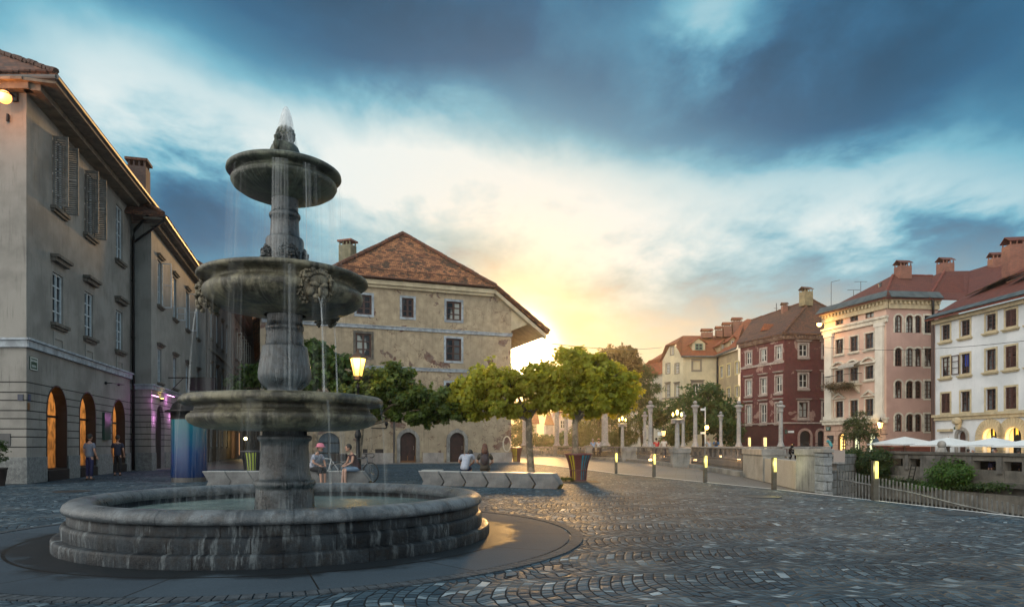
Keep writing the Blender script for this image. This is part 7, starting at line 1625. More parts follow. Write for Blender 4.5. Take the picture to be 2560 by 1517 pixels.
g = MB(); g.slab([(p.x-hw_, 57, zb_), (p.x+hw_, 57, zb_), (p.x, 57, zt_)], (0, .03, 0)); g.build('plate', mat('sign_back', (.10, .15, .19), rough=.5), r)
# stone ball on the wall
p = WE.P(WE.sx(2344), -.3, ztop+.2); r = thing('stone_finial', p, 'stone ball finial on the far river wall left of the white house', 'finial'); g = MB(); g.lathe([(.35, 0), (.3, .15), (.2, .3)], 14, p); g.ball(p+Vector((0, 0, .5)), .27, 14, 10); g.build('ball', STONE, r, smooth=.6)
# overhead wires
def wire(P, Q, sag, label, rad=.012):
    P, Q = Vector(P), Vector(Q); g = MB(); g.tube([P.lerp(Q, k/16)-Vector((0, 0, sag*4*(k/16)*(1-k/16))) for k in range(17)], rad, 4); tag(g.build('overhead_wire', IRON), label, 'wire')
wire(AT(1372, 56, ZY(858, 56)), AT(1655, 104, ZY(868, 104)), .4, 'thin wire from the ochre house eaves to the cream house', .03)
wire(AT(2062, 73, ZY(868, 73)), AT(2600, 48, ZY(847, 48)), .5, 'thin wire sagging across the pink and white houses', .02)
# ================================================================== TREES
BARK = mat('plane_bark', (.26, .21, .15), (.12, .10, .07), rough=.85, nscale=3.5, grain=.4, bump=.4, bscale=20, contrast=(.45, .55))
BARKD = mat('dark_bark', (.06, .045, .035), (.03, .025, .02), rough=.9, nscale=3, bump=.4)
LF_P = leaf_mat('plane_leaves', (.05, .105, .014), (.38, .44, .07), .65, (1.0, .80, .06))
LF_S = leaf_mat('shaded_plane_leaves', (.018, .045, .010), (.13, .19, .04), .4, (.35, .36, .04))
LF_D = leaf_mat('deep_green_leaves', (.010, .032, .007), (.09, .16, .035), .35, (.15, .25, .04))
LF_W = leaf_mat('willow_leaves', (.045, .075, .020), (.13, .16, .045), .4, (.26, .26, .05))
LF_I = leaf_mat('ivy_leaves', (.012, .032, .008), (.045, .085, .018), .3)
LOBES = [(-.06, 0), (-.42, .10), (-.30, .34), (-.52, .58), (-.18, .62), (0, 1.0), (.18, .62), (.52, .58), (.30, .34), (.42, .10), (.06, 0)]
OVAL = [(0, 0), (-.24, .4), (0, 1), (.24, .4)]
LANCE = [(0, 0), (-.10, .35), (0, 1.2), (.10, .35)]
def leaves(pts, nrm, size, shape, seed=0, droop=.3, svar=.4):
    """mesh data of many leaf blades"""
    R = np.random.RandomState(seed); n = len(pts); sh = np.array(shape, float); k = len(sh)
    nrm = nrm/np.maximum(np.linalg.norm(nrm, axis=1, keepdims=True), 1e-6); nrm = nrm+R.normal(0, .55, (n, 3)); nrm[:, 2] += .25; nrm /= np.linalg.norm(nrm, axis=1, keepdims=True)
    d = R.normal(0, 1, (n, 3)); d[:, 2] -= droop*2; d -= nrm*(d*nrm).sum(1, keepdims=True); d /= np.maximum(np.linalg.norm(d, axis=1, keepdims=True), 1e-6)
    u = np.cross(d, nrm); s = size*(1+R.uniform(-svar, svar, (n, 1, 1)))
    fold = -np.abs(sh[:, 0])*.35
    V = pts[:, None, :]+s*(u[:, None, :]*sh[None, :, 0:1]+d[:, None, :]*sh[None, :, 1:2]+nrm[:, None, :]*fold[None, :, None])
    return V.reshape(-1, 3), k
def leaf_obj(name, V, k, m_, parent):
    off = np.array(OFF[parent.name]); n = len(V)//k; me = bpy.data.meshes.new(name); me.vertices.add(len(V)); me.vertices.foreach_set('co', (V-off).ravel().astype(np.float32))
    me.loops.add(len(V)); me.loops.foreach_set('vertex_index', np.arange(len(V), dtype=np.int32)); me.polygons.add(n); me.polygons.foreach_set('loop_start', np.arange(0, len(V), k, dtype=np.int32))
    me.update(calc_edges=True); me.materials.append(m_); o = bpy.data.objects.new(name, me); COL.objects.link(o); o.parent = parent; OFF[o.name] = Vector(off); return o
def tree(name, base, top, clumps, m_leaf, bark, r0, label, nleaf, lsize, shape=LOBES, seed=1, cat='tree', lean=(0, 0), droop=.3, group=None, flat=1.0, rfrac=.45, stems=1):
    """base: foot; top: fork point; clumps: list of (centre, radii) ; leaves sit on shells of many small puffs inside the clumps"""
    base, top = Vector(base), Vector(top); r = thing(name, base, label, cat, group); R = np.random.RandomState(seed); g = MB(); rs = random.Random(seed)
    mid = base.lerp(top, .5)+Vector((rs.uniform(-.06, .06), rs.uniform(-.05, .05), 0))*max(1, (top-base).length/3)
    g.tube([base-Vector((0, 0, .05)), base+Vector((0, 0, .12)), mid, top, top+(top-mid)*.3], [r0*1.35, r0*1.05, r0*.86, r0*.74, r0*.4], 12)
    P_, N_ = [], []
    per = nleaf/sum(a*b*c for _, (a, b, c) in clumps)**1
    for c, (a, b, cz) in clumps:
        c = Vector(c); tip = c+Vector((rs.uniform(-.3, .3)*a, rs.uniform(-.3, .3)*b, .1*cz)); k1 = top.lerp(tip, .4)+Vector((0, 0, rs.uniform(.0, .2)*(tip-top).length))
        g.tube([top-Vector((0, 0, .1)), k1, tip], [r0*.5, r0*.28, r0*.08], 7)
        for j in range(4):
            e = c+Vector((rs.uniform(-.8, .8)*a, rs.uniform(-.8, .8)*b, rs.uniform(-.5, .8)*cz)); g.tube([k1.lerp(tip, .4), k1.lerp(e, .6)+Vector((0, 0, .1)), e], [r0*.2, r0*.12, r0*.03], 5)
        n = int(per*a*b*cz); npuff = max(6, int(26*flat))
        pd = R.normal(0, 1, (npuff, 3)); pd /= np.linalg.norm(pd, axis=1, keepdims=True); pr = R.uniform(.35, 1.12, (npuff, 1))
        pc = np.array(c)+pd*pr*np.array([a, b, cz]); rad = rfrac*min(a, b, cz)*R.uniform(.35, 1.15, npuff)
        idx = R.randint(0, npuff, n); dd = R.normal(0, 1, (n, 3)); dd /= np.linalg.norm(dd, axis=1, keepdims=True)
        nsp = int(22*flat)
        for j in range(nsp):
            d0 = R.normal(0, 1, 3); d0[2] = abs(d0[2])*.9-.25; d0 /= np.linalg.norm(d0); st_ = np.array(c)+d0*np.array([a, b, cz])*.85; L_ = R.uniform(.25, .55)*min(a, b, cz); tt_ = np.linspace(0, 1, 11)[:, None]
            P_.append(st_+tt_*L_*d0*np.array([1.2, 1.2, 1])+R.normal(0, .06*min(a, b, cz), (11, 3))); N_.append(np.tile(d0+np.array([0, 0, .6]), (11, 1)))
        rr_ = R.uniform(.55, 1.0, (n, 1))**.6; P_.append(pc[idx]+dd*rr_*rad[idx][:, None]*np.array([1.15, 1.15, .8])); N_.append(dd+np.array([0, 0, .4]))
    g.build('trunk', bark, r, smooth=True)
    P_ = np.concatenate(P_); N_ = np.concatenate(N_); V, k = leaves(P_, N_, lsize, shape, seed, droop); leaf_obj('crown', V, k, m_leaf, r); return r
def cl(x, y, Y, rx, ry, rz_=None):
    """clump from picture position and size at depth Y"""
    p = AT(x, Y, ZY(y, Y)); return (p, (rx/F*Y, (rz_ or rx)/F*Y, ry/F*Y))
PT = 'plane trees on the square'
Y = 27.0
tree('plane_tree', G(1329, 1198), AT(1322, Y, ZY(1045, Y)), [cl(1180, 985, Y, 55, 42), cl(1240, 955, Y, 62, 50), cl(1300, 962, Y, 62, 42), cl(1355, 965, Y, 45, 55), cl(1270, 1015, Y, 75, 30), cl(1370, 1010, Y, 34, 34), cl(1345, 930, Y, 34, 24), cl(1200, 1030, Y+.3, 40, 25), cl(1150, 1005, Y, 40, 34)], LF_P, BARK, .155, 'plane tree with bare trunk behind the right bench row, nearest the sun', 17000, .145, seed=3, group=PT)
Y = 26.3
tree('plane_tree', AT(1436, 26.3, 0), AT(1438, Y, ZY(1050, Y)), [cl(1425, 925, Y, 48, 45), cl(1480, 925, Y, 60, 45), cl(1540, 960, Y, 48, 45), cl(1475, 985, Y, 70, 45), cl(1420, 985, Y, 45, 45), cl(1550, 1005, Y, 34, 30), cl(1440, 890, Y, 26, 22), cl(1500, 1020, Y, 60, 22)], LF_P, BARK, .145, 'plane tree with trunk rising behind the striped bin', 17000, .145, seed=5, group=PT)
Y = 27.2
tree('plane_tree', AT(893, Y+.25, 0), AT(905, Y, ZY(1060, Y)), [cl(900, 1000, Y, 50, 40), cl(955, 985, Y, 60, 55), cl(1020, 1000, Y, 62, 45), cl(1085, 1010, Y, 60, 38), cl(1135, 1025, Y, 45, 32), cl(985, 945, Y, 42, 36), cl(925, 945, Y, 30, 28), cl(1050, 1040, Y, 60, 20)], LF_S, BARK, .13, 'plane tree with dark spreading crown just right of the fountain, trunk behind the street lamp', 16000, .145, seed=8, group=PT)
Y = 30
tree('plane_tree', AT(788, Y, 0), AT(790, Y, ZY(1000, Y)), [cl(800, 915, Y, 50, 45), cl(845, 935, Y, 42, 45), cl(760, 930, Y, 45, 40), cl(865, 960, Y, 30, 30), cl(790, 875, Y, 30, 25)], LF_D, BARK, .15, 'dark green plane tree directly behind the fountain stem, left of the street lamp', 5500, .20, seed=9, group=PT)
Y = 40
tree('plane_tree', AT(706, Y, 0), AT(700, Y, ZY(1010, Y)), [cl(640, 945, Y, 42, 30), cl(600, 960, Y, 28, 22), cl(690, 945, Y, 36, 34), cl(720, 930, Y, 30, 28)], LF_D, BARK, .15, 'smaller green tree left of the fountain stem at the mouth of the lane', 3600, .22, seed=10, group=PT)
LF_O = leaf_mat('late_light_leaves', (.045, .055, .010), (.14, .11, .02), .45, (.40, .22, .03))
Y = 95
tree('tall_tree', AT(1552, Y, .35), AT(1550, Y, ZY(1010, Y)), [cl(1535, 900, Y, 36, 38), cl(1565, 895, Y, 30, 26), cl(1520, 950, Y, 30, 40), cl(1560, 950, Y, 30, 35), cl(1583, 925, Y, 18, 30)], LF_O, BARKD, .3, 'tall tree with orange lit top behind the striped-bin plane tree', 5000, .55, seed=12, shape=OVAL, rfrac=.5)
Y = 98
tree('feathery_tree', AT(1608, Y, .35), AT(1600, Y, ZY(1040, Y)), [cl(1610, 935, Y, 32, 20), cl(1590, 965, Y, 30, 20), cl(1625, 975, Y, 34, 14), cl(1600, 1000, Y, 34, 16), cl(1632, 1010, Y, 26, 10), cl(1580, 1015, Y, 24, 18)], LF_D, BARKD, .25, 'dark feathery tree between the willow and the cream house', 4200, .5, seed=13, shape=LANCE, droop=.0, rfrac=.4)
Y = 92
tree('willow_tree', AT(1500, Y, .35), AT(1500, Y, ZY(1050, Y)), [cl(1480, 1060, Y, 34, 34), cl(1530, 1045, Y, 36, 34), cl(1570, 1065, Y, 34, 36), cl(1500, 1090, Y, 60, 26), cl(1560, 1095, Y, 60, 24)], LF_W, BARKD, .25, 'pale drooping willow behind the farther lamp column', 7500, .5, seed=14, shape=LANCE, droop=1.5, rfrac=.55)
Y = 86
tree('round_tree', AT(1760, Y, .35), AT(1758, Y, ZY(1075, Y)), [cl(1755, 1000, Y, 45, 38), cl(1710, 1030, Y, 42, 36), cl(1800, 1025, Y, 45, 36), cl(1755, 1050, Y, 75, 38), cl(1700, 1075, Y, 38, 28), cl(1815, 1075, Y, 40, 30), cl(1775, 980, Y, 28, 20)], LF_D, BARKD, .3, 'big round dark green tree in front of the cream and red houses', 9000, .48, seed=15, shape=OVAL, rfrac=.5)
Y = 90
tree('small_tree', AT(1632, Y, .35), AT(1632, Y, ZY(1070, Y)), [cl(1630, 1035, Y, 26, 20), cl(1650, 1045, Y, 20, 22), cl(1612, 1045, Y, 18, 18)], LF_D, BARKD, .14, 'small forked tree left of the cream house', 1800, .45, seed=16, shape=OVAL)
tree('shrub', AT(1695, 84, .35), AT(1695, 84, .9), [cl(1690, 1088, 84, 32, 22), cl(1672, 1098, 84, 20, 14)], LF_W, BARKD, .06, 'low pale shrub at the foot of the round tree', 1500, .35, seed=17, shape=OVAL, cat='shrub')
tree('shrub', AT(1800, 88, .35), AT(1800, 88, .9), [cl(1830, 1090, 82, 22, 22)], LF_I, BARKD, .06, 'dark shrub between the round tree and the red house', 900, .35, seed=37, shape=OVAL, cat='shrub')
for k, (x, y, Y, rx, ry, lab) in enumerate(((1360, 1100, 110, 30, 14, 'low green bushes behind the stone balustrade'), (1300, 1085, 105, 30, 40, 'leafy tree mass just right of the ochre house corner'), (1405, 1098, 108, 22, 18, 'low bush left of the second trunk'), (1450, 1085, 104, 26, 30, 'pale green bush between the second trunk and the willow'))):
    tree('shrub' if ry < 35 else 'background_tree', AT(x, Y, .35), AT(x, Y, 1.0), [cl(x, y, Y, rx, ry), cl(x+8, y+8, Y, rx, ry*.7)], LF_W if k % 2 else LF_D, BARKD, .1, lab, 1800, .5, seed=20+k, shape=OVAL, cat='bush' if ry < 35 else 'tree')
Y = 57
tree('young_tree', AT(2150, Y, .35), AT(2148, Y, ZY(1100, Y)), [cl(2130, 1085, Y, 24, 22), cl(2160, 1075, Y, 26, 24), cl(2150, 1050, Y, 20, 20), cl(2172, 1090, Y, 24, 12), cl(2125, 1060, Y, 14, 12)], leaf_mat('young_leaves', (.035, .05, .015), (.10, .12, .04), .35), BARKD, .05, 'slender loose young tree in front of the pink house arches', 1500, .28, seed=30, shape=LANCE, rfrac=.7)
def ivy(name, W, parts, n, label, seed, m_=LF_I, t=.15, ls=.16, cat='ivy'):
    R = np.random.RandomState(seed); P_ = []; N_ = []
    for (x, y, rx, ry, k) in parts:
        q = R.normal(0, .5, (int(n*k), 2)); 
        for a, b_ in q:
            s, z = W.hit(x+a*rx, y+b_*ry); p = W.P(s, t+abs(R.normal(0, .3))*(1.1-min(1, abs(b_))), z); P_.append(p[:]); N_.append((W.n+Vector((0, 0, .5)))[:])
    P_ = np.array(P_); N_ = np.array(N_); r = thing(name, P_.mean(0).tolist(), label, cat); V, k = leaves(P_, N_, ls, OVAL, seed, .6); leaf_obj('foliage', V, k, m_, r)
    g = MB()
    for (x, y, rx, ry, k) in parts[:4]:
        for j in range(3): s, z = W.hit(x+rx*(j-1)*.4, y+ry*.8); s2, z2 = W.hit(x+rx*(j-1)*.2, y-ry*.5); g.tube([W.P(s, .05, z), W.P((s+s2)/2, .12, (z+z2)/2), W.P(s2, .1, z2)], .02, 5)
    g.build('stems', BARKD, r)
ivy('ivy', Wall((26.9, 63.5), (31.2, 20)), [(2170, 1160, 34, 34, 1.2), (2205, 1140, 26, 16, .5), (2140, 1135, 20, 14, .4), (2130, 1148, 10, 16, .15), (2160, 1190, 22, 18, .5), (2215, 1175, 16, 22, .4)], 3200, 'dark ivy hanging over the far river wall above the picket railing', 41, ls=.22)
ivy('shrub', WE, [(2400, 1190, 44, 30, 1.2), (2375, 1175, 24, 16, .4), (2425, 1180, 24, 16, .4), (2340, 1215, 30, 12, .3)], 3200, 'bright green bush growing out of the far river wall', 42, m_=leaf_mat('bush_leaves', (.02, .06, .008), (.07, .15, .02), .3), t=.5, ls=.2, cat='bush')
ivy('trailing_plants', WE, [(2260, 1205, 60, 12, .5), (2480, 1215, 70, 10, .6)], 1500, 'low weeds along the ledge of the far river wall', 43, t=.5, ls=.16, cat='weeds')
ivy('ivy', Wall(AT(2076, 54).to_tuple()[:2], AT(2112, 54).to_tuple()[:2]), [(2086, 1168, 9, 12, 1), (2100, 1172, 12, 12, 1)], 450, 'small dark ivy patch under the railed balcony', 44, ls=.2)
ivy('balcony_flowers', WP, [(2105, 966, 26, 9, 1), (2140, 962, 18, 8, .7)], 1100, 'trailing plants and flowers on the pink house balcony', 45, m_=leaf_mat('flower_leaves', (.04, .05, .015), (.16, .10, .06), .3), t=1.05, ls=.16, cat='plants')
# clipped shrub in a pot at the far left edge
p = AT(-6, 22.8); tree('potted_shrub', (p.x, p.y, .6), (p.x, p.y, .9), [((p.x, p.y, 1.15), (.3, .3, .45))], LF_I, BARKD, .03, 'dark potted shrub at the left picture edge', 700, .08, seed=50, shape=OVAL, cat='shrub')
r = thing('plant_pot', (p.x, p.y, 0), 'dark tapered plant pot at the left picture edge', 'pot'); g = MB(); g.lathe([(.2, 0), (.27, .55), (.29, .56), (.29, .62), (.25, .62), (.24, .55)], 20, p); g.build('pot', DARKW, r, smooth=.6)
p = G(1415, 1203); tree('grass_tuft', p, p+Vector((0, 0, .05)), [(p+Vector((0, 0, .05)), (.28, .16, .06))], LF_W, BARKD, .01, 'small tuft of weeds beside the striped bin', 160, .10, seed=51, shape=LANCE, cat='weeds', droop=-.8)

# ================================================================== PEOPLE
SKIN = mat('skin', (.42, .24, .17), (.36, .20, .14), rough=.5, nscale=6)
def cloth(name, c, c2=None, ns=6): return mat(name, c, c2, rough=.85, nscale=ns, bump=.3, bscale=14)
def skinned(name, chains, m_, parent, sub=1):
    """one continuous surface grown over connected chains: [(points, radii), ...]; later chains may start at an earlier vertex by index"""
    vs, es, rad = [], [], []
    for ch in chains:
        pts, rr_, link = ch if len(ch) == 3 else (*ch, None); i0 = len(vs)
        for p in pts: vs.append(Vector(p))
        rad += list(rr_)
        for k in range(len(pts)-1): es.append((i0+k, i0+k+1))
        if link is not None: es.append((link, i0))
    me = bpy.data.meshes.new(name); me.from_pydata([v-OFF[parent.name] for v in vs], es, []); me.materials.append(m_)
    o = bpy.data.objects.new(name, me); COL.objects.link(o); o.parent = parent; OFF[o.name] = OFF[parent.name]
    md = o.modifiers.new('skin', 'SKIN'); md.use_smooth_shade = True; md.branch_smoothing = .6
    for k, v in enumerate(me.skin_vertices[0].data): r_ = rad[k]; v.radius = r_ if isinstance(r_, tuple) else (r_, r_); v.use_root = (k == 0)
    if sub: s_ = o.modifiers.new('sub', 'SUBSURF'); s_.levels = sub; s_.render_levels = sub
    return o
def person(loc, rz, pose, label, shirt, legs, hair, sc=1, hat=None, hairlen=0, cat='person', group=None, bare_leg=False, shoe=None, bag=None, sleeve=True, lean=0, legcov=1.0):
    """pose: 'stand' or dict of joints. local frame: +Y is where the person faces, x to the right hand"""
    r = proto('person', label, cat, group)
    if pose == 'stand':
        J = dict(pelvis=(0, 0, .95), chest=(0, .0, 1.32), neck=(0, .0, 1.50), head=(0, .02, 1.66), elL=(-.24, -.02, 1.14), elR=(.24, -.02, 1.14), haL=(-.24, .10, .90), haR=(.24, .10, .90), knL=(-.10, .02, .50), knR=(.10, -.02, .50), anL=(-.11, 0, .08), anR=(.11, -.04, .08))
    elif pose == 'rail':   # leaning on a parapet, forearms forward
        J = dict(pelvis=(0, -.06, .93), chest=(0, .08, 1.27), neck=(0, .14, 1.44), head=(0, .2, 1.59), elL=(-.25, .22, 1.12), elR=(.25, .22, 1.12), haL=(-.10, .42, 1.14), haR=(.10, .42, 1.14), knL=(-.10, .0, .50), knR=(.10, -.0, .50), anL=(-.11, -.06, .08), anR=(.11, -.06, .08))
    else: J = pose
    J = {k: Vector(v) for k, v in J.items()}
    shL, shR = J['neck']+Vector((-.18, 0, -.07)), J['neck']+Vector((.18, 0, -.07)); hiL, hiR = J['pelvis']+Vector((-.09, 0, -.02)), J['pelvis']+Vector((.09, 0, -.02)); mid = J['pelvis'].lerp(J['chest'], .5)
    hd = J['head']
    ch = [([J['pelvis'], mid, J['chest'], J['neck']-Vector((0, 0, .03)), J['neck']+(hd-J['neck'])*.35], [(.14, .11), (.125, .10), (.15, .11), (.06, .06), (.05, .05)])]
    n = 5
    ch.append(([shL, J['elL'], J['haL']], [.055, .040, .028], 2)); ch.append(([shR, J['elR'], J['haR']], [.055, .040, .028], 2))
    ch.append(([hiL, J['knL'], J['anL'], J['anL']+Vector((0, .0, -.04))], [.085, .058, .040, .035], 0)); ch.append(([hiR, J['knR'], J['anR'], J['anR']+Vector((0, .0, -.04))], [.085, .058, .040, .035], 0))
    b_ = skinned('body', ch, SKIN, r)
    # hands: palm and five fingers, shoes
    for s_, el, ha in ((-1, J['elL'], J['haL']), (1, J['elR'], J['haR'])):
        d = (ha-el).normalized(); side = d.cross(Vector((0, 0, 1))); side = side.normalized() if side.length > .1 else Vector((1, 0, 0)); g = MB(); pm_ = ha+d*.06
        g.tube([ha-d*.01, ha+d*.04, pm_+d*.03], [.026, .036, .032], 8)
        dn = side.cross(d)*.02
        for k in range(4): q = pm_+side*(k-1.5)*.019; L = (.062, .074, .07, .055)[k]; g.tube([q+d*.015, q+d*L*.6+dn*.3, q+d*L+dn*1.3], [.0095, .009, .007], 6)
        q = ha+d*.03+side*s_*-.03; g.tube([q, q+d*.03+side*s_*-.025, q+d*.055+side*s_*-.03+dn], [.011, .010, .008], 6); g.build('hand', SKIN, b_, smooth=True)
    # head with face
    fw = Vector((0, 1, 0)); g = MB(Matrix.Translation(hd)); g.ball((0, .0, .02), .098, 16, 12, (.82, .98, 1.18)); g.ball((0, .03, -.055), .06, 12, 8, (.95, .95, .9)); g.tube([(0, .092, .03), (0, .118, -.005), (0, .1, -.012)], [.010, .015, .012], 6)
    for s_ in (-1, 1): g.ball((s_*.033, .085, .028), .012, 8, 6); g.ball((s_*.083, -.005, .005), .022, 8, 6, (.4, .8, 1.2))
    g.tube([(-.022, .093, -.045), (0, .098, -.047), (.022, .093, -.045)], .006, 5); g.build('head', SKIN, b_, smooth=True)
    g = MB(Matrix.Translation(hd)); g.ball((0, -.018, .045), .106, 16, 12, (.88, .98, 1.08), .02)
    if hairlen: g.tube([(0, -.04, .08), (0, -.085, -.02), (0, -.115, -.16), (0, -.12, -hairlen)], [.08, .105, .115, .06], 14)
    g.build('hair', hair, r, smooth=True)
    if hat: g = MB(Matrix.Translation(hd)); g.lathe([(.19, .05), (.125, .075), (.115, .15), (.06, .18), (.001, .185)], 18); g.build('hat', hat, r, smooth=.7)
    # clothes as skins a little larger than the body
    ch = [([J['pelvis']+(J['pelvis']-mid)*.55, J['pelvis']+Vector((0, 0, .03)), mid, J['chest'], J['neck']-Vector((0, 0, .055))], [(.17, .145), (.178, .15), (.172, .142), (.188, .145), (.08, .075)])]
    ch.append(([shL, shL.lerp(J['elL'], .75 if sleeve else .3)], [.078, .066], 3)); ch.append(([shR, shR.lerp(J['elR'], .75 if sleeve else .3)], [.078, .066], 3)); skinned('shirt', ch, shirt, r)
    u = legcov
    def part_leg(h, k, a): 
        if u <= 1: return [h, h.lerp(k, .5*u), h.lerp(k, u)], [.105, .092, .080]
        return [h, k, k.lerp(a, (u-1))], [.105, .074, .058]
    pl_, rl_ = part_leg(hiL, J['knL'], J['anL']); pr_, rr2 = part_leg(hiR, J['knR'], J['anR'])
    skinned('trousers', [([J['pelvis']+Vector((0, 0, .03)), J['pelvis']+Vector((0, 0, -.02))], [(.155, .125), (.16, .13)]), (pl_, rl_, 1), (pr_, rr2, 1)], legs, r)
    for an in (J['anL'], J['anR']): g = MB(); z0 = an.z-.07; g.slab([(an.x-.04, an.y-.07, z0), (an.x+.04, an.y-.07, z0), (an.x+.045, an.y+.12, z0), (an.x, an.y+.18, z0), (an.x-.045, an.y+.12, z0)], (0, 0, .06)); g.build('shoe', shoe or DARKW, r, bevel=.015)
    if bag: g = MB(); c = J['chest']+Vector((0, -.17, -.06)); g.ball(c, .17, 14, 10, (.85, .55, 1.15)); g.tube([c+Vector((-.1, .06, .15)), J['chest']+Vector((-.11, .02, .17)), J['chest']+Vector((-.12, .13, .05))], .02, 6); g.tube([c+Vector((.1, .06, .15)), J['chest']+Vector((.11, .02, .17)), J['chest']+Vector((.12, .13, .05))], .02, 6); g.build('backpack', bag, r, smooth=True)
    return place(r, loc, rz, sc)
BRN = mat('brown_hair', (.10, .035, .018), (.05, .02, .012), rough=.6, nscale=20); BLKH = mat('dark_hair', (.015, .012, .01), rough=.6); GRYH = mat('grey_hair', (.3, .3, .3), rough=.7)
NAVY = cloth('navy_cloth', (.012, .014, .06)); DENIM = cloth('light_denim', (.16, .24, .34), (.11, .17, .26)); BLK_C = cloth('black_cloth', (.012, .012, .015)); OLIVE = cloth('olive_cloth', (.055, .048, .036), (.04, .034, .026))
GREYT_ = cloth('grey_tshirt', (.36, .40, .48), (.28, .31, .38), 4); DRED_C = cloth('dark_maroon_shirt', (.035, .014, .018))
plaid = cloth('plaid_shirt', (.42, .45, .52), (.16, .18, .24), 14); PINKH = cloth('pink_hat', (.55, .17, .24))
def sit(lean=.0, side=0, fwd=.45, headdrop=0, arms='knees', spread=.12, calf=.0, sh=.49):
    """seated on a surface at height sh, facing +Y"""
    p = Vector((0, 0, sh+.10)); c = Vector((side*.5, lean*.55, p.z+.36-abs(lean)*.06)); n = Vector((side*.8, lean*.95, c.z+.19-abs(lean)*.08)); h = n+Vector((side*.1, .05+lean*.35, .15-headdrop))
    ha = .32 if arms == 'knees' else .25
    return dict(pelvis=p, chest=c, neck=n, head=h, elL=(-.27, lean*.8+.10, p.z+.20), elR=(.27, lean*.8+.10, p.z+.20), haL=(-.13, lean*.5+ha, p.z+.10), haR=(.13, lean*.5+ha, p.z+.10),
                knL=(-spread, fwd, sh+.07), knR=(spread, fwd, sh+.07), anL=(-spread, fwd+calf, .08), anR=(spread, fwd+calf+.05, .08))
# two people on the right row seen from behind (facing the house)
bt = .495
pA_ = G(1160, 1213.5); pB_ = G(1211, 1214.5)
man = sit(lean=.34, side=.05, headdrop=.12, arms='knees'); man['head'] = Vector((.12, .50, man['neck'].z-.03))
person(pA_+Vector((0, .30, 0)), -.1, man, 'hunched man in light grey T-shirt and navy shorts sitting with his back turned', GREYT_, NAVY, BLKH, legcov=.95)
person(pB_+Vector((0, .30, 0)), .0, sit(lean=.10, headdrop=.0), 'woman with long brown hair, olive top and dark backpack sitting with her back turned', OLIVE, OLIVE, BRN, hairlen=.30, legcov=1.0, bag=mat('dark_backpack', (.025, .015, .02), (.04, .03, .035), rough=.7, nscale=8))
# two on the left row, sitting sideways towards the camera right / left
pC_ = G(787, 1212); pD_ = G(893, 1213)
person(AT(782, 23.0, 0), -2.05, sit(lean=.22, fwd=.44, arms='knees', spread=.11), 'person in pink hat, plaid shirt and black three quarter trousers sitting on the benches', plaid, BLK_C, BRN, hat=PINKH, legcov=1.35)
person(AT(893, 23.05, 0), 2.1, sit(lean=.20, fwd=.44, arms='knees', spread=.10), 'person in a dark maroon top and light denim shorts sitting beside the street lamp', DRED_C, DENIM, BLKH, legcov=1.0, sleeve=False, shoe=SKIN)
# people at the shop windows
person(AT(224, 26.6, 0), -.2, 'stand', 'person in a pale shirt looking into the second arched shop window', cloth('pale_blue_shirt', (.13, .15, .20)), NAVY, BLKH, sc=1.0, legcov=1.9)
person(AT(294, 30.2, 0), .2, 'stand', 'person in dark navy clothes in front of the third arched shop window', cloth('night_blue_cloth', (.02, .025, .05)), BLK_C, BLKH, sc=1.0, legcov=1.9)
# people on the bridge and at the bridgehead
person(AT(1483, 64.2, .2), .1, 'rail', 'person in a light blue shirt leaning on the quay parapet by the willow', cloth('sky_shirt', (.22, .36, .60)), NAVY, GRYH, legcov=1.9)
person(AT(1497, 64.2, .2), -.1, 'rail', 'person in white with a straw hat next to the blue shirt by the willow', cloth('white_shirt', (.6, .6, .62)), NAVY, BLKH, hat=cloth('straw_hat', (.5, .38, .25)), legcov=1.9)
person(AT(1642.5, 56, .2), .1, 'rail', 'person in a bright red shirt on the bridge, seen from behind', cloth('red_shirt', (.42, .01, .02)), NAVY, BLKH, legcov=1.9)
person(AT(1660, 56, .2), -.1, 'stand', 'person in a cream shirt on the bridge next to the red shirt', cloth('cream_shirt', (.62, .55, .48)), NAVY, BLKH, legcov=1.9)
person(AT(1774, 56, .2), .2, 'rail', 'grey-haired person in a grey shirt on the bridge by the white lamp post', cloth('grey_shirt', (.28, .30, .32)), BLK_C, mat('sandy_hair', (.28, .16, .10), rough=.6), legcov=1.9)
person(AT(1790, 56.3, .2), -.3, 'rail', 'person in a blue top with dark backpack on the bridge beside the grey shirt', cloth('blue_top', (.04, .16, .35)), BLK_C, BRN, bag=DARKW, legcov=1.9)
person(AT(2076, 54, .35), .8, 'rail', 'person in a teal top leaning near the pink house corner', cloth('teal_top', (.06, .28, .30)), NAVY, BLKH, legcov=1.9)
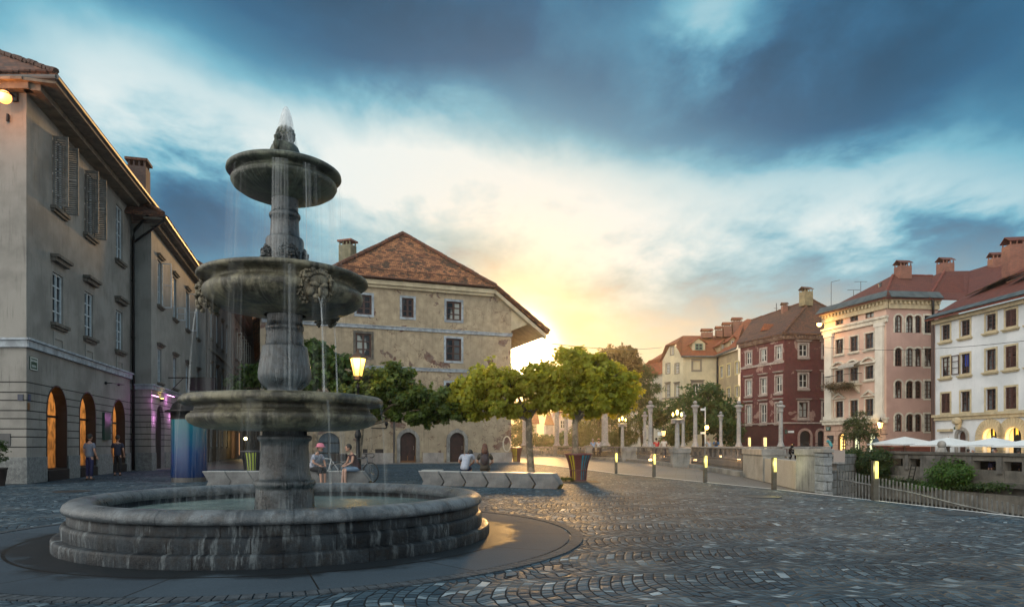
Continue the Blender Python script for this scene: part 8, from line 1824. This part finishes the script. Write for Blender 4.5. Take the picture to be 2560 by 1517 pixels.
# terrace guests: heads above and bodies behind the openings
tbl = [(2383, 45.5, 'dark-haired guest in white at the terrace wall left end', (.5, .5, .5)), (2407, 45, 'guest with a grey cap in front of the white house door', (.15, .2, .26)), (2444, 43.8, 'grey-haired guest left of the first glowing arch', (.2, .2, .22)), (2461, 43.2, 'brown-haired guest before the first glowing arch', (.45, .35, .25)), (2505, 42, 'dark-haired guest between the glowing arches', (.04, .04, .05)), (2552, 41, 'guest with a pink top at the right edge of the terrace', (.5, .12, .15))]
for k, (x, Y, lab, c) in enumerate(tbl):
    s, z = WE.hit(x, 1150); q = WE.P(s, -.95, -.25); person(q, WE.d.x*.2+(1.4 if k % 2 else -1.2), sit(lean=.1, sh=.42), lab, cloth('guest_cloth', c), NAVY, (BLKH, GRYH, GRYH, BRN, BLKH, BRN)[k], legcov=1.8, group='guests on the terrace')
def cafe(x, label, k):
    s, z = WE.hit(x, 1150); q = WE.P(s, -.85, -.25); r = thing('cafe_table', q, label, 'table'); g = MB(); g.lathe([(.01, .72), (.38, .72), (.38, .75), (.01, .75)], 18, q); g.build('table_top', mat('pale_table', (.55, .55, .52), rough=.5) if 'pale_table' not in bpy.data.materials else bpy.data.materials['pale_table'], r); g = MB(); g.tube([q, q+Vector((0, 0, .72))], .03, 6)
    for a in (0, 1.57, 3.14, 4.71): g.tube([q+Vector((0, 0, .2)), q+Vector((.3*math.cos(a+.5), .3*math.sin(a+.5), .02))], .02, 5)
    g.build('table_leg', IRON, r)
cafe(2470, 'pale round terrace table seen through the wide opening under the first glowing arch', 0); cafe(2290, 'pale round table seen through the second small opening in the river wall', 1)
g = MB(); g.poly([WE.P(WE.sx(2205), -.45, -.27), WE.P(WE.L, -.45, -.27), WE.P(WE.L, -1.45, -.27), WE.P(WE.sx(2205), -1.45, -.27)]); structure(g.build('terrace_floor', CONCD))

# ================================================================== BICYCLES
def bicycle(label, frame_m, basket=False, drop=False, seatm=None):
    r = proto('bicycle', label, 'bicycle'); R_ = .34; wb = 1.04; TY = mat('tyre', (.012, .012, .012), rough=.7) if 'tyre' not in bpy.data.materials else bpy.data.materials['tyre']
    CH = mat('chrome', (.45, .46, .47), rough=.25, metal=1) if 'chrome' not in bpy.data.materials else bpy.data.materials['chrome']
    for wx in (0, wb):
        g = MB()
        for (rr_, tr) in ((R_-.02, .020),):
            n, m_ = 36, 8; ring = []
            for k in range(n):
                a = 2*PI*k/n; ring.append([g.pt((wx+(rr_+tr*math.cos(2*PI*j/m_))*math.cos(a), tr*math.sin(2*PI*j/m_), R_+(rr_+tr*math.cos(2*PI*j/m_))*math.sin(a))) for j in range(m_)])
            for k in range(n):
                for j in range(m_): g.f.append([ring[k][j], ring[(k+1) % n][j], ring[(k+1) % n][(j+1) % m_], ring[k][(j+1) % m_]])
        wo = g.build('wheel', TY, r, smooth=True); g = MB()
        for k in range(20): a = 2*PI*k/20; g.tube([(wx, .02*(-1)**k, R_), (wx+(R_-.04)*math.cos(a), 0, R_+(R_-.04)*math.sin(a))], .0025, 3, cap=False)
        g.tube([(wx, -.05, R_), (wx, .05, R_)], .022, 8); g.build('spokes', CH, wo)
    bb = (.42, 0, .30); st = (.28, 0, .78); hdt = (.88, 0, .82); hdb = (.92, 0, .66)
    g = MB(); g.tube([bb, st], .016, 8); g.tube([st, hdt], .014, 8); g.tube([bb, hdb], .018, 8); g.tube([hdt, hdb], .019, 8)
    for s_ in (-1, 1): g.tube([(bb[0], s_*.03, bb[2]), (0, s_*.055, R_)], .010, 6); g.tube([(st[0], s_*.02, st[2]-.04), (0, s_*.055, R_)], .008, 6); g.tube([(hdb[0], s_*.02, hdb[2]), (wb-.02, s_*.055, R_+.18), (wb, s_*.055, R_)], .013, 6)
    g.build('frame', frame_m, r, smooth=True)
    g = MB(); g.tube([st, (.25, 0, .90)], .013, 6); g.build('seat_post', CH, r); g = MB(); g.slab([(.12, -.09, .90), (.20, -.095, .905), (.42, -.02, .90), (.42, .02, .90), (.20, .095, .905), (.12, .09, .90)], (0, 0, .05)); g.build('saddle', seatm or BLK_C, r, bevel=.02)
    g = MB(); g.tube([hdt, (.86, 0, .93)], .014, 6)
    if drop:
        for s_ in (-1, 1): g.tube([(.86, 0, .94), (.87, s_*.19, .95), (.97, s_*.2, .95), (1.02, s_*.2, .88), (.95, s_*.2, .82), (.85, s_*.2, .82)], .014, 6)
    else: g.tube([(.72, -.28, 1.0), (.84, -.2, 1.0), (.87, 0, .95), (.84, .2, 1.0), (.72, .28, 1.0)], .012, 6)
    g.build('handlebar', BLK_C if drop else CH, r, smooth=True)
    g = MB(); g.lathe([(.001, -.02), (.09, -.02), (.09, -.012), (.001, -.012)], 18); 
    for v in g.v: y_, z_ = v.y, v.z; v.y = z_; v.z = y_; v.x += bb[0]; v.z += bb[2]
    g.tube([(bb[0], -.06, bb[2]), (bb[0]+.10, -.07, bb[2]-.13)], .009, 5); g.tube([(bb[0], .06, bb[2]), (bb[0]-.10, .07, bb[2]+.13)], .009, 5); g.box(bb[0]+.06, bb[0]+.15, -.13, -.07, bb[2]-.145, bb[2]-.125); g.box(bb[0]-.15, bb[0]-.06, .07, .13, bb[2]+.12, bb[2]+.14); g.build('crank', CH, r)
    if basket:
        g = MB(); M = Matrix.Translation((.0, 0, .72)); x0, x1, y0, y1 = -.22, .20, -.15, .15
        for k in range(9): z = .0+.028*k; e = .006*k; g.tube([(x0-e, y0-e, .72+z), (x1+e, y0-e, .72+z), (x1+e, y1+e, .72+z), (x0-e, y1+e, .72+z), (x0-e, y0-e, .72+z)], .012, 4)
        g.box(x0, x1, y0, y1, .70, .715)
        for k in range(8): x = x0+(x1-x0)*k/7; g.box(x-.008, x+.008, y0-.02, y0-.008, .71, .95); g.box(x-.008, x+.008, y1+.008, y1+.02, .71, .95)
        g.build('basket', mat('dark_wicker', (.025, .018, .015), rough=.8), r)
    return r
b1 = bicycle('silver bicycle with drop handlebars and a pale saddle leaning by the street lamp', mat('silver_frame', (.12, .14, .16), rough=.3, metal=.6), drop=True, seatm=mat('pale_saddle', (.40, .38, .28), rough=.6))
q = G(870, 1207, 0); place(b1, AT(866, 25.0, 0), -.52, 1.12)
b2 = bicycle('white bicycle with a dark rear basket behind the seated people', mat('white_frame', (.50, .53, .56), rough=.3), basket=True)
place(b2, AT(848, 25.9, 0), PI-.12, 1.08)
# little far things: bicycles by the red house arch, a seated waiter cat is not guessed
b3 = bicycle('dark bicycle parked in front of the red house arch', IRON, drop=False); place(b3, AT(1998, 80, .35), .1, 1.25)
b4 = bicycle('dark bicycle by the right end of the red house', IRON, drop=False); place(b4, AT(2035, 79, .35), -.1, 1.25)
p = G(437, 1200)

# ================================================================== evening haze over the square and the river
hz = bpy.data.materials.new('haze_air'); hz.use_nodes = True; t = NT(hz.node_tree); t.n.clear(); ho = t.new('ShaderNodeOutputMaterial'); pv = t.new('ShaderNodeVolumePrincipled')
pv.inputs['Color'].default_value = (.98, .93, .84, 1); pv.inputs['Density'].default_value = .00045; pv.inputs['Anisotropy'].default_value = .86; t.l.new(pv.outputs[0], ho.inputs['Volume'])
g = MB(); g.box(-100, 260, -20, 240, -5.5, 27); o = g.build('haze', hz, at=(0, 60, -5.5)); o['kind'] = 'stuff'
SC.cycles.volume_bounces = 0
